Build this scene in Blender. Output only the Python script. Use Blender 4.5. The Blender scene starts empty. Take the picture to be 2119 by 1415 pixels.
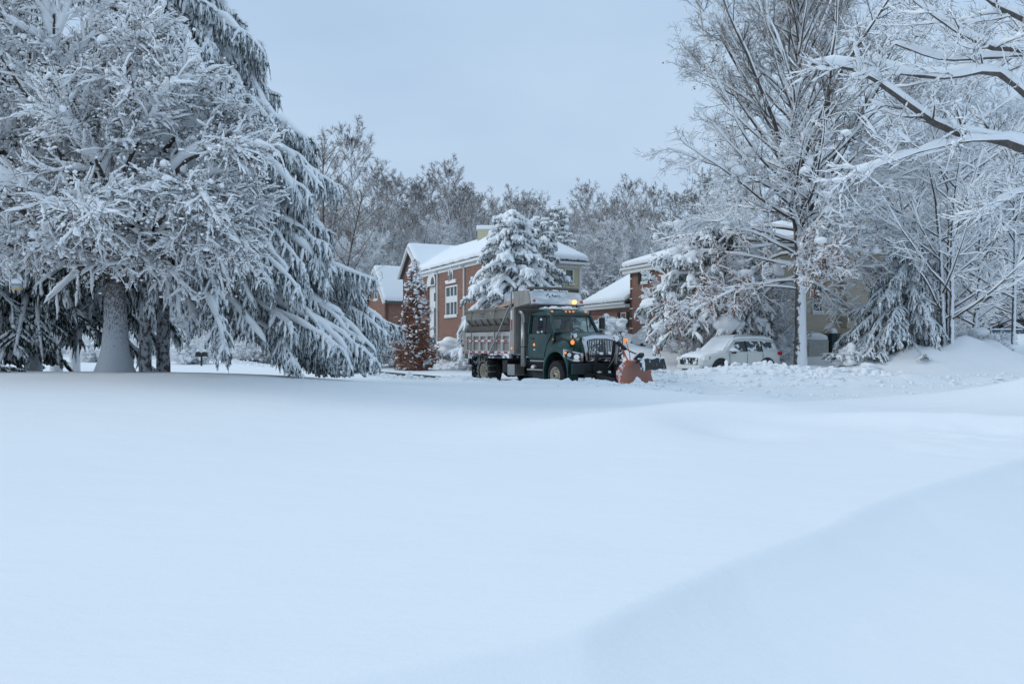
import bpy, math, random
import numpy as np
from mathutils import Vector, Matrix
PI = math.pi
scene = bpy.context.scene
C = scene.collection
RNG = np.random.default_rng(7)

# ------------------------------------------------------------ camera
F, CX, HY, EYE = 1648.0, 1059.5, 712.0, 1.62      # focal length in photo pixels, eye height above the road
cam = bpy.data.cameras.new("camera")
cam.sensor_width = 36.0
cam.lens = F * 36.0 / 2119.0
cam.clip_start = 0.1
cam.clip_end = 2000.0
camo = bpy.data.objects.new("camera", cam)
camo.location = (0, 0, EYE)
camo.rotation_euler = (math.radians(90.156), 0, 0)
C.objects.link(camo)
scene.camera = camo

# ------------------------------------------------------------ world: overcast winter sky
SUN_EL, SUN_AZ = 32.0, -97.0      # the pale sun behind the clouds, to the left and a little behind
world = bpy.data.worlds.new("World")
scene.world = world
world.use_nodes = True
nt = world.node_tree
for n in list(nt.nodes): nt.nodes.remove(n)
def wn(t, **k):
    n = nt.nodes.new(t)
    for a, b in k.items(): setattr(n, a, b)
    return n
wout = wn('ShaderNodeOutputWorld')
sky = wn('ShaderNodeTexSky', sky_type='NISHITA', sun_disc=False)
sky.sun_elevation = math.radians(SUN_EL)
sky.sun_rotation = math.radians(SUN_AZ)
bg1 = wn('ShaderNodeBackground'); bg1.inputs[1].default_value = 0.08
nt.links.new(sky.outputs[0], bg1.inputs[0])
tc = wn('ShaderNodeTexCoord')
sep = wn('ShaderNodeSeparateXYZ'); nt.links.new(tc.outputs['Generated'], sep.inputs[0])
ramp = wn('ShaderNodeValToRGB')
cr = ramp.color_ramp
cr.elements[0].position = 0.0; cr.elements[0].color = (0.505, 0.648, 0.815, 1)
cr.elements[1].position = 1.0; cr.elements[1].color = (0.62, 0.815, 0.99, 1)
e = cr.elements.new(0.12); e.color = (0.510, 0.655, 0.825, 1)
e = cr.elements.new(0.42); e.color = (0.490, 0.650, 0.845, 1)
e = cr.elements.new(0.62); e.color = (0.57, 0.755, .935, 1)
nt.links.new(sep.outputs[2], ramp.inputs[0])
mp = wn('ShaderNodeMapping'); mp.inputs['Scale'].default_value = (1.6, 1.6, 4.2)
mp.inputs['Location'].default_value = (0.35, 0.0, 0.6)
nt.links.new(tc.outputs['Generated'], mp.inputs[0])
noi = wn('ShaderNodeTexNoise'); noi.inputs['Scale'].default_value = 1.5; noi.inputs['Detail'].default_value = 3.5
nt.links.new(mp.outputs[0], noi.inputs[0])
r2 = wn('ShaderNodeValToRGB')
r2.color_ramp.elements[0].position = 0.33; r2.color_ramp.elements[0].color = (0.885, 0.90, 0.935, 1)
r2.color_ramp.elements[1].position = 0.62; r2.color_ramp.elements[1].color = (1.03, 1.025, 1.015, 1)
nt.links.new(noi.outputs[0], r2.inputs[0])
mul = wn('ShaderNodeMix', data_type='RGBA', blend_type='MULTIPLY'); mul.inputs[0].default_value = 1
nt.links.new(ramp.outputs[0], mul.inputs[6]); nt.links.new(r2.outputs[0], mul.inputs[7])
bg2 = wn('ShaderNodeBackground'); bg2.inputs[1].default_value = 1.06
nt.links.new(mul.outputs[2], bg2.inputs[0])
mx = wn('ShaderNodeMixShader'); mx.inputs[0].default_value = 0.92     # cloud layer over the clear sky
nt.links.new(bg1.outputs[0], mx.inputs[1]); nt.links.new(bg2.outputs[0], mx.inputs[2])
nt.links.new(mx.outputs[0], wout.inputs[0])

sun = bpy.data.lights.new("sun", 'SUN')
sun.energy = 1.0; sun.angle = math.radians(24); sun.color = (1.0, 0.97, 0.93)
suno = bpy.data.objects.new("sun", sun); C.objects.link(suno)
az, el = math.radians(SUN_AZ), math.radians(SUN_EL)
sdir = Vector((math.sin(az) * math.cos(el), math.cos(az) * math.cos(el), math.sin(el)))
suno.rotation_euler = sdir.to_track_quat('Z', 'Y').to_euler()
suno.location = (-20, -10, 40)

scene.view_settings.view_transform = 'Standard'
scene.view_settings.look = 'None'
scene.view_settings.exposure = 0.0
scene.view_settings.gamma = 1.0
scene.render.engine = 'CYCLES'
scene.cycles.max_bounces = 6
scene.cycles.diffuse_bounces = 4
scene.cycles.transparent_max_bounces = 12

def at(px, py, Y):
    return Vector(((px - CX) / F * Y, Y, EYE - (py - HY) / F * Y))

# ------------------------------------------------------------ objects, tags, copies
def tag(o, label=None, cat=None, group=None, kind=None):
    if label: o['label'] = label
    if cat: o['category'] = cat
    if group: o['group'] = group
    if kind: o['kind'] = kind
    return o

def thing(name, label, cat, loc=(0, 0, 0), rz=0.0, group=None):
    o = bpy.data.objects.new(name, None); C.objects.link(o)
    o.location = loc; o.rotation_euler = (0, 0, rz)
    o.empty_display_size = 0.3
    return tag(o, label, cat, group)

KIDS = {}
def kids(o): return KIDS.get(o.name, [])
def copy_tree(root, loc, rz, sc=1.0, label=None, group=None):
    r = root.copy(); C.objects.link(r); r.location = loc; r.rotation_euler = (0, 0, rz)
    r.scale = sc if hasattr(sc, '__len__') else (sc, sc, sc)
    if label: r['label'] = label
    if group: r['group'] = group
    for ch in kids(root):
        c = ch.copy(); C.objects.link(c); c.parent = r
        KIDS.setdefault(r.name, []).append(c)
        for g in kids(ch):
            d = g.copy(); C.objects.link(d); d.parent = c
            KIDS.setdefault(c.name, []).append(d)
    return r

class Acc:
    """collects geometry that becomes ONE mesh object"""
    def __init__(s): s.V = []; s.Q = []; s.T = []; s.P = []; s.n = 0
    def add(s, V, Q=None, T=None, P=None):
        V = np.asarray(V, float).reshape(-1, 3)
        s.V.append(V)
        if Q is not None and len(Q): s.Q.append(np.asarray(Q, int).reshape(-1, 4) + s.n)
        if T is not None and len(T): s.T.append(np.asarray(T, int).reshape(-1, 3) + s.n)
        if P is not None:
            for p in P: s.P.append([int(i) + s.n for i in p])
        s.n += len(V)
        return s
    def mesh(s, name, mat, smooth):
        V = np.concatenate(s.V) if s.V else np.zeros((0, 3))
        Q = np.concatenate(s.Q) if s.Q else np.zeros((0, 4), int)
        T = np.concatenate(s.T) if s.T else np.zeros((0, 3), int)
        loops = [Q.ravel(), T.ravel()] + ([np.concatenate([np.array(p) for p in s.P])] if s.P else [])
        loops = np.concatenate(loops).astype(np.int32)
        tot = np.concatenate([np.full(len(Q), 4), np.full(len(T), 3), np.array([len(p) for p in s.P], int)]).astype(np.int32)
        st = np.concatenate([[0], np.cumsum(tot)[:-1]]).astype(np.int32) if len(tot) else np.zeros(0, np.int32)
        me = bpy.data.meshes.new(name)
        me.vertices.add(len(V)); me.vertices.foreach_set('co', V.astype(np.float32).ravel())
        me.loops.add(len(loops)); me.loops.foreach_set('vertex_index', loops)
        me.polygons.add(len(tot)); me.polygons.foreach_set('loop_start', st)
        try: me.polygons.foreach_set('loop_total', tot)
        except Exception: pass
        me.update(calc_edges=True)
        me.validate()
        me.polygons.foreach_set('use_smooth', np.full(len(me.polygons), bool(smooth)))
        if mat: me.materials.append(mat)
        return me

def obj(name, acc, mat, parent=None, smooth=False, bevel=0.0, seg=2, label=None, auto=False):
    me = acc.mesh(name, mat, smooth or bevel > 0)
    o = bpy.data.objects.new(name, me); C.objects.link(o)
    if parent:
        o.parent = parent
        KIDS.setdefault(parent.name, []).append(o)
    if bevel > 0:
        m = o.modifiers.new('bevel', 'BEVEL'); m.width = bevel; m.segments = seg
        m.limit_method = 'ANGLE'; m.angle_limit = math.radians(35)
        m.harden_normals = True
    if label: o['label'] = label
    return o

# ------------------------------------------------------------ shapes
BQ = [(0, 3, 2, 1), (4, 5, 6, 7), (0, 1, 5, 4), (1, 2, 6, 5), (2, 3, 7, 6), (3, 0, 4, 7)]
def box(a, x0, x1, y0, y1, z0, z1):
    a.add([(x0, y0, z0), (x1, y0, z0), (x1, y1, z0), (x0, y1, z0), (x0, y0, z1), (x1, y0, z1), (x1, y1, z1), (x0, y1, z1)], BQ)
    return a
def prism(a, poly, axis, c0, c1, top=None):
    """polygon in the two axes other than `axis`, extruded from c0 to c1; top = second polygon"""
    n = len(poly); top = top or poly; V = []
    for pl, c in ((poly, c0), (top, c1)):
        for (u, v) in pl:
            V.append({'x': (c, u, v), 'y': (u, c, v), 'z': (u, v, c)}[axis])
    a.add(V, Q=[(i, (i + 1) % n, n + (i + 1) % n, n + i) for i in range(n)], P=[list(range(n))[::-1], list(range(n, 2 * n))])
    return a
def bar(a, p, q, w, h=None, up=(0, 0, 1)):
    p, q = Vector(p), Vector(q); h = h or w
    t = (q - p).normalized(); u = Vector(up)
    if abs(t.dot(u)) > 0.95: u = Vector((1, 0, 0))
    s = t.cross(u).normalized(); u = s.cross(t).normalized()
    V = []
    for c in (p, q):
        for (i, j) in ((-1, -1), (1, -1), (1, 1), (-1, 1)):
            V.append(c + s * (i * w / 2) + u * (j * h / 2))
    a.add([tuple(v) for v in V], BQ)
    return a
def sheet(a, pts, th, n=None):
    """closed slab from a planar outline; thickness th along n (default z)"""
    n = Vector(n or (0, 0, 1)); k = len(pts)
    V = [tuple(Vector(p)) for p in pts] + [tuple(Vector(p) + n * th) for p in pts]
    a.add(V, Q=[(i, (i + 1) % k, k + (i + 1) % k, k + i) for i in range(k)], P=[list(range(k))[::-1], list(range(k, 2 * k))])
    return a
def frames(P):
    T = np.gradient(P, axis=1)
    T /= np.linalg.norm(T, axis=2, keepdims=True) + 1e-9
    S = np.cross(T, np.array([0, 0, 1.0]))
    l = np.linalg.norm(S, axis=2, keepdims=True)
    S = np.where(l > 0.12, S / (l + 1e-9), np.cross(T, np.array([0.7, 0.7, 0.02])))
    S /= np.linalg.norm(S, axis=2, keepdims=True) + 1e-9
    U = np.cross(S, T)
    return T, S, U
def tubes(a, P, R, k=4, RU=None, jitter=0.0, rng=None, close=False):
    P = np.asarray(P, float)
    if P.ndim == 2: P = P[None]
    R = np.broadcast_to(np.asarray(R, float), P.shape[:2])
    M, N, _ = P.shape
    if M == 0: return a
    T, S, U = frames(P)
    RU = R if RU is None else RU
    ang = np.arange(k) * 2 * PI / k + PI / k
    ca, sa = np.cos(ang), np.sin(ang)
    j = np.ones((M, N, k))
    if jitter: j = 1 + jitter * (rng or RNG).standard_normal((M, N, k))
    V = P[:, :, None, :] + S[:, :, None, :] * (R[:, :, None] * ca * j)[..., None] + U[:, :, None, :] * (RU[:, :, None] * sa * j)[..., None]
    base = (np.arange(M) * N * k)[:, None, None] + (np.arange(N - 1) * k)[None, :, None]
    i0 = base + np.arange(k)[None, None, :]; i1 = base + ((np.arange(k) + 1) % k)[None, None, :]
    Q = np.stack([i0, i1, i1 + k, i0 + k], -1).reshape(-1, 4)
    Pl = None
    if close:
        Pl = []
        for m in range(M):
            b = m * N * k
            Pl.append(list(range(b, b + k))[::-1]); Pl.append(list(range(b + (N - 1) * k, b + N * k)))
    a.add(V.reshape(-1, 3), Q, P=Pl)
    return a
def tube(a, pts, r, k=8, close=True):
    return tubes(a, np.array([[tuple(p) for p in pts]]), np.array([r]) if hasattr(r, '__len__') else r, k, close=close)
def cyl(a, p, q, r0, r1=None, k=16):
    return tube(a, [p, q], [r0, r0 if r1 is None else r1], k)
def lathe(a, prof, axis, c, k=24):
    """profile of (radius, offset along axis) turned around axis through c"""
    V = []; n = len(prof)
    for i in range(k):
        t = 2 * PI * i / k; cs, sn = math.cos(t), math.sin(t)
        for (r, h) in prof:
            if axis == 'y': V.append((c[0] + r * cs, c[1] + h, c[2] + r * sn))
            elif axis == 'x': V.append((c[0] + h, c[1] + r * cs, c[2] + r * sn))
            else: V.append((c[0] + r * cs, c[1] + r * sn, c[2] + h))
    Q = [(i * n + j, ((i + 1) % k) * n + j, ((i + 1) % k) * n + j + 1, i * n + j + 1) for i in range(k) for j in range(n - 1)]
    a.add(V, Q)
    return a
def loft(a, secs, closed=True, caps=True):
    n = len(secs[0]); V = [tuple(p) for s in secs for p in s]
    Q = []
    for i in range(len(secs) - 1):
        for j in range(n if closed else n - 1):
            j2 = (j + 1) % n
            Q.append((i * n + j, i * n + j2, (i + 1) * n + j2, (i + 1) * n + j))
    P = [list(range(n))[::-1], list(range((len(secs) - 1) * n, len(secs) * n))] if caps else None
    a.add(V, Q, P=P)
    return a
def ico():
    t = (1 + 5 ** .5) / 2
    v = np.array([(-1, t, 0), (1, t, 0), (-1, -t, 0), (1, -t, 0), (0, -1, t), (0, 1, t), (0, -1, -t), (0, 1, -t), (t, 0, -1), (t, 0, 1), (-t, 0, -1), (-t, 0, 1)], float)
    f = [(0, 11, 5), (0, 5, 1), (0, 1, 7), (0, 7, 10), (0, 10, 11), (1, 5, 9), (5, 11, 4), (11, 10, 2), (10, 7, 6), (7, 1, 8), (3, 9, 4), (3, 4, 2), (3, 2, 6), (3, 6, 8), (3, 8, 9), (4, 9, 5), (2, 4, 11), (6, 2, 10), (8, 6, 7), (9, 8, 1)]
    v /= np.linalg.norm(v[0])
    return v, f
def icosub(n):
    v, f = ico(); v = [tuple(x) for x in v]
    for _ in range(n):
        mid = {}; nf = []
        def m(i, j):
            k = (min(i, j), max(i, j))
            if k not in mid:
                p = (np.array(v[i]) + np.array(v[j])); p /= np.linalg.norm(p)
                v.append(tuple(p)); mid[k] = len(v) - 1
            return mid[k]
        for (x, y, z) in f:
            p, q, r = m(x, y), m(y, z), m(z, x)
            nf += [(x, p, r), (y, q, p), (z, r, q), (p, q, r)]
        f = nf
    return np.array(v), np.array(f)
ICO0 = (ico()[0], np.array(ico()[1])); ICO1 = icosub(1); ICO2 = icosub(2)
def blobs(a, pos, size, rng, sub=1, rough=0.18, squash=0.8):
    v, f = (ICO0, ICO1, ICO2)[sub]
    pos = np.asarray(pos, float).reshape(-1, 3); M = len(pos)
    if M == 0: return a
    size = np.broadcast_to(np.asarray(size, float), (M,))
    sc = size[:, None] * (1 + 0.25 * rng.standard_normal((M, 3))).clip(.5, 1.6); sc[:, 2] *= squash
    ph = rng.uniform(0, 6.28, (M, 3, 1)); fr = rng.uniform(1.6, 3.2, (M, 3, 1))
    vv = v[None]
    d = 1 + rough * (np.sin(fr[:, 0] * vv[..., 0] * 2 + ph[:, 0]) + np.sin(fr[:, 1] * vv[..., 1] * 2 + ph[:, 1]) + np.sin(fr[:, 2] * vv[..., 2] * 2 + ph[:, 2])) * .6
    V = pos[:, None] + vv * d[..., None] * sc[:, None]
    T = f[None] + (np.arange(M) * len(v))[:, None, None]
    a.add(V.reshape(-1, 3), T=T.reshape(-1, 3))
    return a
def leaves(a, pos, size, rng, flat=0.5):
    M = len(pos)
    n = rng.standard_normal((M, 3)); n[:, 2] *= flat
    n /= np.linalg.norm(n, axis=1, keepdims=True)
    b = np.cross(n, rng.standard_normal((M, 3))); b /= np.linalg.norm(b, axis=1, keepdims=True) + 1e-9
    c = np.cross(n, b); s = (size * rng.uniform(.6, 1.3, M))[:, None]
    V = np.stack([pos - b * s, pos + c * s * .5 + n * s * .2, pos + b * s, pos - c * s * .5 + n * s * .2], 1)
    a.add(V.reshape(-1, 3), np.arange(4 * M).reshape(-1, 4))
    return a

# ------------------------------------------------------------ value noise in numpy
_perm = np.random.default_rng(3).random((256, 256))
def vnoise(x, y):
    xi, yi = np.floor(x).astype(int), np.floor(y).astype(int)
    fx, fy = x - xi, y - yi
    fx = fx * fx * (3 - 2 * fx); fy = fy * fy * (3 - 2 * fy)
    g = lambda i, j: _perm[i & 255, j & 255]
    return (g(xi, yi) * (1 - fx) + g(xi + 1, yi) * fx) * (1 - fy) + (g(xi, yi + 1) * (1 - fx) + g(xi + 1, yi + 1) * fx) * fy * 1.0
def fbm(x, y, s, o=3):
    r = 0; a = 1; t = 0
    for i in range(o):
        r = r + a * (vnoise(x / s + 17.3 * i, y / s + 9.1 * i) - .5); t += a; a *= .5; s *= .5
    return r / t * 2
def sm(t):
    t = np.clip(t, 0, 1); return t * t * (3 - 2 * t)
# ------------------------------------------------------------ materials
class MT:
    def __init__(s, name):
        s.m = bpy.data.materials.new(name); s.m.use_nodes = True; s.t = s.m.node_tree
        s.b = s.t.nodes['Principled BSDF']; s.out = s.t.nodes['Material Output']
        s.tc = None
    def n(s, t, **k):
        x = s.t.nodes.new(t)
        for a, b in k.items(): setattr(x, a, b)
        return x
    def l(s, a, b): s.t.links.new(a, b)
    def coord(s, scale=(1, 1, 1), kind='Object'):
        if s.tc is None: s.tc = s.n('ShaderNodeTexCoord')
        m = s.n('ShaderNodeMapping'); m.inputs['Scale'].default_value = scale
        s.l(s.tc.outputs[kind], m.inputs[0]); return m.outputs[0]
    def noise(s, sc, det=3, scale=(1, 1, 1), rough=.5):
        x = s.n('ShaderNodeTexNoise'); x.inputs['Scale'].default_value = sc; x.inputs['Detail'].default_value = det
        x.inputs['Roughness'].default_value = rough
        s.l(s.coord(scale), x.inputs['Vector']); return x.outputs['Fac']
    def ramp(s, fac, stops):
        r = s.n('ShaderNodeValToRGB'); el = r.color_ramp.elements
        while len(el) < len(stops): el.new(.5)
        for e, (p, c) in zip(el, stops):
            e.position = p; e.color = (c, c, c, 1) if not hasattr(c, '__len__') else (*c, 1)
        s.l(fac, r.inputs[0]); return r.outputs[0]
    def mix(s, fac, a, b):
        x = s.n('ShaderNodeMix', data_type='RGBA')
        if hasattr(fac, 'links'): s.l(fac, x.inputs[0])
        else: x.inputs[0].default_value = fac
        for v, i in ((a, 6), (b, 7)):
            if hasattr(v, 'links'): s.l(v, x.inputs[i])
            else: x.inputs[i].default_value = (*v, 1)
        return x.outputs[2]
    def math(s, op, a, b=0.0, clamp=False):
        x = s.n('ShaderNodeMath', operation=op); x.use_clamp = clamp
        for v, i in ((a, 0), (b, 1)):
            if hasattr(v, 'links'): s.l(v, x.inputs[i])
            else: x.inputs[i].default_value = v
        return x.outputs[0]
    def normal(s):
        g = s.n('ShaderNodeNewGeometry'); p = s.n('ShaderNodeSeparateXYZ'); s.l(g.outputs['Normal'], p.inputs[0]); return p.outputs
    def col(s, c):
        if hasattr(c, 'links'): s.l(c, s.b.inputs['Base Color'])
        else: s.b.inputs['Base Color'].default_value = (*c, 1)
        return s
    def set(s, rough=.6, metal=0.0, spec=.5):
        if hasattr(rough, 'links'): s.l(rough, s.b.inputs['Roughness'])
        else: s.b.inputs['Roughness'].default_value = rough
        s.b.inputs['Metallic'].default_value = metal
        s.b.inputs['Specular IOR Level'].default_value = spec
        return s
    def bump(s, h, strength=.3, dist=.02):
        b = s.n('ShaderNodeBump'); b.inputs['Strength'].default_value = strength; b.inputs['Distance'].default_value = dist
        s.l(h, b.inputs['Height']); s.l(b.outputs[0], s.b.inputs['Normal']); return s

SNOWC = (0.86, 0.885, 0.915)
def flat(name, c, rough=.6, metal=0., spec=.5, var=0.12, sc=6, bump=0.0):
    m = MT(name); n = m.noise(sc, 4)
    m.col(m.mix(m.ramp(n, [(.3, 0.), (.7, 1.)]), tuple(x * (1 - var) for x in c), tuple(min(1, x * (1 + var)) for x in c)))
    m.set(rough, metal, spec)
    if bump: m.bump(n, bump)
    return m.m

M = {}
def mk_snow(name, bsc=9, bs=.35, c=SNOWC, dist=.03):
    m = MT(name); n = m.noise(bsc, 5, rough=.6)
    big = m.noise(.7, 2)
    m.col(m.mix(m.ramp(big, [(.3, 0.), (.7, 1.)]), tuple(x * .975 for x in c), c)).set(.75, 0, .25).bump(n, bs, dist)
    return m.m
M['snow'] = mk_snow('snow')
M['snow_tree'] = mk_snow('snow_on_branches', 30, .3, (0.91, 0.925, 0.945), .01)
# the ground: smooth wind-packed snow with fine ripples
m = MT('snow_ground')
n1 = m.noise(2.2, 6, (1, 2.6, 1), .6); n2 = m.noise(45, 3)
n3 = m.noise(9, 5, (1, 2.2, 1), .65)
h = m.math('ADD', m.math('ADD', m.math('MULTIPLY', n1, 1.0), m.math('MULTIPLY', n2, .14)), m.math('MULTIPLY', n3, .35))
big = m.noise(.22, 3)
m.col(m.mix(m.ramp(big, [(.3, 0.), (.7, 1.)]), (.845, .87, .905), (.88, .895, .92))).set(.7, 0, .25).bump(h, .22, .05)
M['ground'] = m.m
# churned, slightly dirty snow on the road
m = MT('snow_churned')
n = m.noise(3.2, 8, rough=.65); d = m.noise(.9, 5, rough=.7)
m.col(m.mix(m.ramp(d, [(.60, 0.), (.78, 1.)]), (.80, .83, .865), (.60, .58, .56))).set(.8, 0, .2).bump(n, .8, .06)
M['churned'] = m.m
m = MT('asphalt_wet')
n = m.noise(1.4, 6, (1, 1, 1), .7)
m.col(m.mix(m.ramp(n, [(.55, 0.), (.68, 1.)]), (.085, .09, .095), (.50, .53, .56))).set(.9, 0, .05).bump(n, .4, .02)
M['asphalt'] = m.m

def mk_bark(name, c0, c1, snow=0.0, sdir=None, thr=.5, sc=(1, 1, .25), nsc=9, sw=.06, sc3=(.80, .83, .87), zgrad=0):
    m = MT(name); n = m.noise(14, 6, sc, .65)
    col = m.mix(m.ramp(n, [(.3, 0.), (.7, 1.)]), c0, c1)
    if snow:
        s = m.noise(nsc, 5, (1, 1, .6), .7)
        f = m.math('ADD', s, snow - .5)
        if zgrad:      # frost is plastered low down, the bark shows higher up under the crown
            sp = m.n('ShaderNodeSeparateXYZ'); m.l(m.tc.outputs['Object'], sp.inputs[0])
            f = m.math('ADD', f, m.math('MULTIPLY', m.math('SUBTRACT', 1.3, sp.outputs[2]), zgrad))
        if sdir:
            N = m.normal()
            f = m.math('ADD', f, m.math('ADD', m.math('MULTIPLY', N[0], sdir[0]), m.math('MULTIPLY', N[1], sdir[1])))
        col = m.mix(m.ramp(f, [(thr, 0.), (thr + sw, 1.)]), col, sc3)
    m.col(col).set(.9, 0, .2).bump(n, .8, .03)
    return m.m
M['bark'] = mk_bark('bark_grey_brown', (.055, .046, .042), (.15, .13, .12))
M['twig'] = mk_bark('twig_brown', (.045, .034, .028), (.10, .078, .065))
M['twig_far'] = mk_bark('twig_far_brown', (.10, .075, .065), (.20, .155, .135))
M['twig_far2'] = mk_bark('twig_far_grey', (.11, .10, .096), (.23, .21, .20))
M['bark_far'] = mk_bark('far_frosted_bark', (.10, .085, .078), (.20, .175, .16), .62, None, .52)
M['bark_spruce'] = mk_bark('bark_spruce', (.07, .055, .05), (.18, .15, .14), .56, None, .50, nsc=9, sw=.10, sc3=(.58, .62, .66))  # snow patches greyed, their shade is put into the colour
M['bark_plastered'] = mk_bark('bark_plastered_with_frost', (.085, .065, .058), (.21, .175, .16), .66, None, .54, nsc=24, sw=.14, sc3=(.46, .49, .53), zgrad=.13)
M['bark_near'] = mk_bark('bark_wet_brown', (.075, .062, .056), (.17, .15, .14))
M['bark_frost'] = mk_bark('bark_frosted', (.05, .045, .042), (.14, .125, .115), .72, None, .52)
M['bark_oak'] = mk_bark('bark_windblown', (.06, .055, .05), (.20, .185, .175), .70, (.34, -.12), .53)
def mk_needle(name, c0, c1, snow, sc=22, st=.25):
    m = MT(name); n = m.noise(sc, 4, (1, 1, st), .7); n2 = m.noise(sc * 1.7, 3)
    N = m.normal()
    f = m.math('ADD', n, m.math('MULTIPLY', N[2], .14))
    col = m.mix(n2, c0, c1)
    m.col(m.mix(m.ramp(f, [(snow, 0.), (snow + .07, 1.)]), col, (.78, .82, .86))).set(.85, 0, .25)
    return m.m
M['needle'] = mk_needle('spruce_needles', (.034, .052, .046), (.095, .118, .10), .445)
M['needle_dark'] = mk_needle('spruce_needles_dark', (.022, .038, .036), (.060, .082, .070), .52)
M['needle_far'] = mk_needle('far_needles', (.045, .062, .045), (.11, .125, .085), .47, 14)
M['leaf_brown'] = flat('dry_brown_leaves', (.27, .125, .08), .8, var=.4, sc=9)
M['leaf_oak'] = flat('dry_oak_leaves', (.235, .10, .052), .8, var=.4, sc=9)

def mk_brick(name, c1, c2, mort, sc=4.2):
    m = MT(name); b = m.n('ShaderNodeTexBrick')
    m.tc = m.n('ShaderNodeTexCoord')
    # object x/y run along the wall: rotate so that bricks lie on vertical faces
    sepx = m.n('ShaderNodeSeparateXYZ'); m.l(m.tc.outputs['Object'], sepx.inputs[0])
    cmb = m.n('ShaderNodeCombineXYZ'); m.l(m.math('ADD', sepx.outputs[0], sepx.outputs[1]), cmb.inputs[0]); m.l(sepx.outputs[2], cmb.inputs[1])
    m.l(cmb.outputs[0], b.inputs['Vector'])
    b.inputs['Scale'].default_value = sc; b.inputs['Mortar Size'].default_value = .03
    b.inputs['Color1'].default_value = (*c1, 1); b.inputs['Color2'].default_value = (*c2, 1); b.inputs['Mortar'].default_value = (*mort, 1)
    b.inputs['Row Height'].default_value = .32; b.inputs['Brick Width'].default_value = .95
    n = m.noise(2.5, 4)
    col = m.mix(m.math('MULTIPLY', n, .5), b.outputs['Color'], tuple(x * .7 for x in c1))
    m.col(col).set(.9, 0, .2).bump(b.outputs['Fac'], -.3, .01)
    return m.m
M['brick'] = mk_brick('red_brick', (.30, .152, .112), (.215, .104, .078), (.35, .30, .27))
def mk_siding(name, c, pitch=.16):
    m = MT(name); m.tc = m.n('ShaderNodeTexCoord')
    sp = m.n('ShaderNodeSeparateXYZ'); m.l(m.tc.outputs['Object'], sp.inputs[0])
    f = m.math('FRACT', m.math('DIVIDE', sp.outputs[2], pitch))
    n = m.noise(3, 4)
    base = m.mix(n, tuple(x * .88 for x in c), c)
    # the shade under each board's lip, painted in as a dark line
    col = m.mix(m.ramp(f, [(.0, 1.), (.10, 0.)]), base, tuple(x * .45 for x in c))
    m.col(col).set(.6, 0, .4).bump(f, .5, .02)
    return m.m
M['siding_tan'] = mk_siding('tan_siding', (.55, .485, .38))
M['siding_cream'] = mk_siding('cream_siding', (.60, .54, .37))
M['white_trim'] = flat('white_trim', (.74, .75, .74), .5, var=.04)
M['grey_trim'] = flat('grey_trim', (.42, .44, .45), .5, var=.06)
M['shutter'] = flat('black_shutter', (.018, .022, .024), .5)
M['shingle'] = flat('roof_shingle', (.10, .10, .10), .9)
M['foundation'] = flat('foundation_block', (.20, .155, .13), .9, var=.15)
def mk_glass(name, c=(.06, .075, .08), rough=.08):
    m = MT(name); n = m.noise(.8, 3)
    m.col(m.mix(n, c, tuple(x * 1.9 for x in c))).set(rough, 0, .8)
    return m.m
M['pane'] = mk_glass('window_pane')
M['pane_blue'] = mk_glass('window_pane_blinds', (.22, .29, .31), .2)
# see-through vehicle glass
def mk_clear(name, tint, gl=.22):
    m = MT(name)
    tr = m.n('ShaderNodeBsdfTransparent'); tr.inputs[0].default_value = (*tint, 1)
    gs = m.n('ShaderNodeBsdfGlossy'); gs.inputs['Roughness'].default_value = .04; gs.inputs[0].default_value = (.9, .95, 1, 1)
    fr = m.n('ShaderNodeLayerWeight'); fr.inputs[0].default_value = .5
    ms = m.n('ShaderNodeMixShader')
    m.l(m.math('ADD', m.math('MULTIPLY', m.math('POWER', fr.outputs['Facing'], 4.), .8), gl, True), ms.inputs[0])
    m.l(tr.outputs[0], ms.inputs[1]); m.l(gs.outputs[0], ms.inputs[2]); m.l(ms.outputs[0], m.out.inputs[0])
    return m.m
M['glass'] = mk_clear('vehicle_glass', (.62, .70, .69), .05)
M['glass_dark'] = mk_clear('dimmed_vehicle_glass', (.16, .19, .19), .03)  # near-side cab glass, darkened to stand for the dim interior

def mk_paint(name, c, dirt=(.35, .36, .36), amount=.70, rough=.28, snow=None):
    m = MT(name); n = m.noise(2.2, 6, rough=.65); n2 = m.noise(11, 4)
    col = m.mix(n2, tuple(x * .88 for x in c), c)
    col = m.mix(m.ramp(n, [(amount - .12, 0.), (amount + .12, .45)]), col, dirt)
    m.col(col).set(m.ramp(n, [(.3, rough), (.8, rough + .3)]), 0, .5)
    return m.m
M['green'] = mk_paint('dark_green_paint', (.008, .050, .045), (.09, .12, .115), .76, .22)
M['green_dark'] = mk_paint('green_black_paint', (.009, .020, .021), (.07, .08, .08), .78, .45)
M['black'] = flat('black_metal', (.012, .014, .016), .55, var=.25)
M['rubber'] = flat('tyre_rubber', (.018, .020, .022), .85, var=.3)
M['chrome'] = MT('chrome').col((.62, .64, .66)).set(.16, 1.0).m
M['steel'] = MT('worn_steel').set(.38, .85).col((.36, .36, .35)).m
def mk_bed(name, c, d):
    m = MT(name); n = m.noise(1.8, 7, (1, 1, .5), .7); n2 = m.noise(9, 4, (1, 1, .3))
    col = m.mix(m.ramp(n, [(.35, 0.), (.7, 1.)]), c, d)
    col = m.mix(m.ramp(n2, [(.66, 0.), (.74, .8)]), col, (.70, .73, .76))
    m.col(col).set(.55, .25, .4).bump(n, .2, .02)
    return m.m
M['bed'] = mk_bed('dusty_steel_bed', (.40, .38, .355), (.23, .205, .18))
M['bed_light'] = mk_bed('pale_steel_rib', (.50, .50, .49), (.36, .34, .33))
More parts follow.
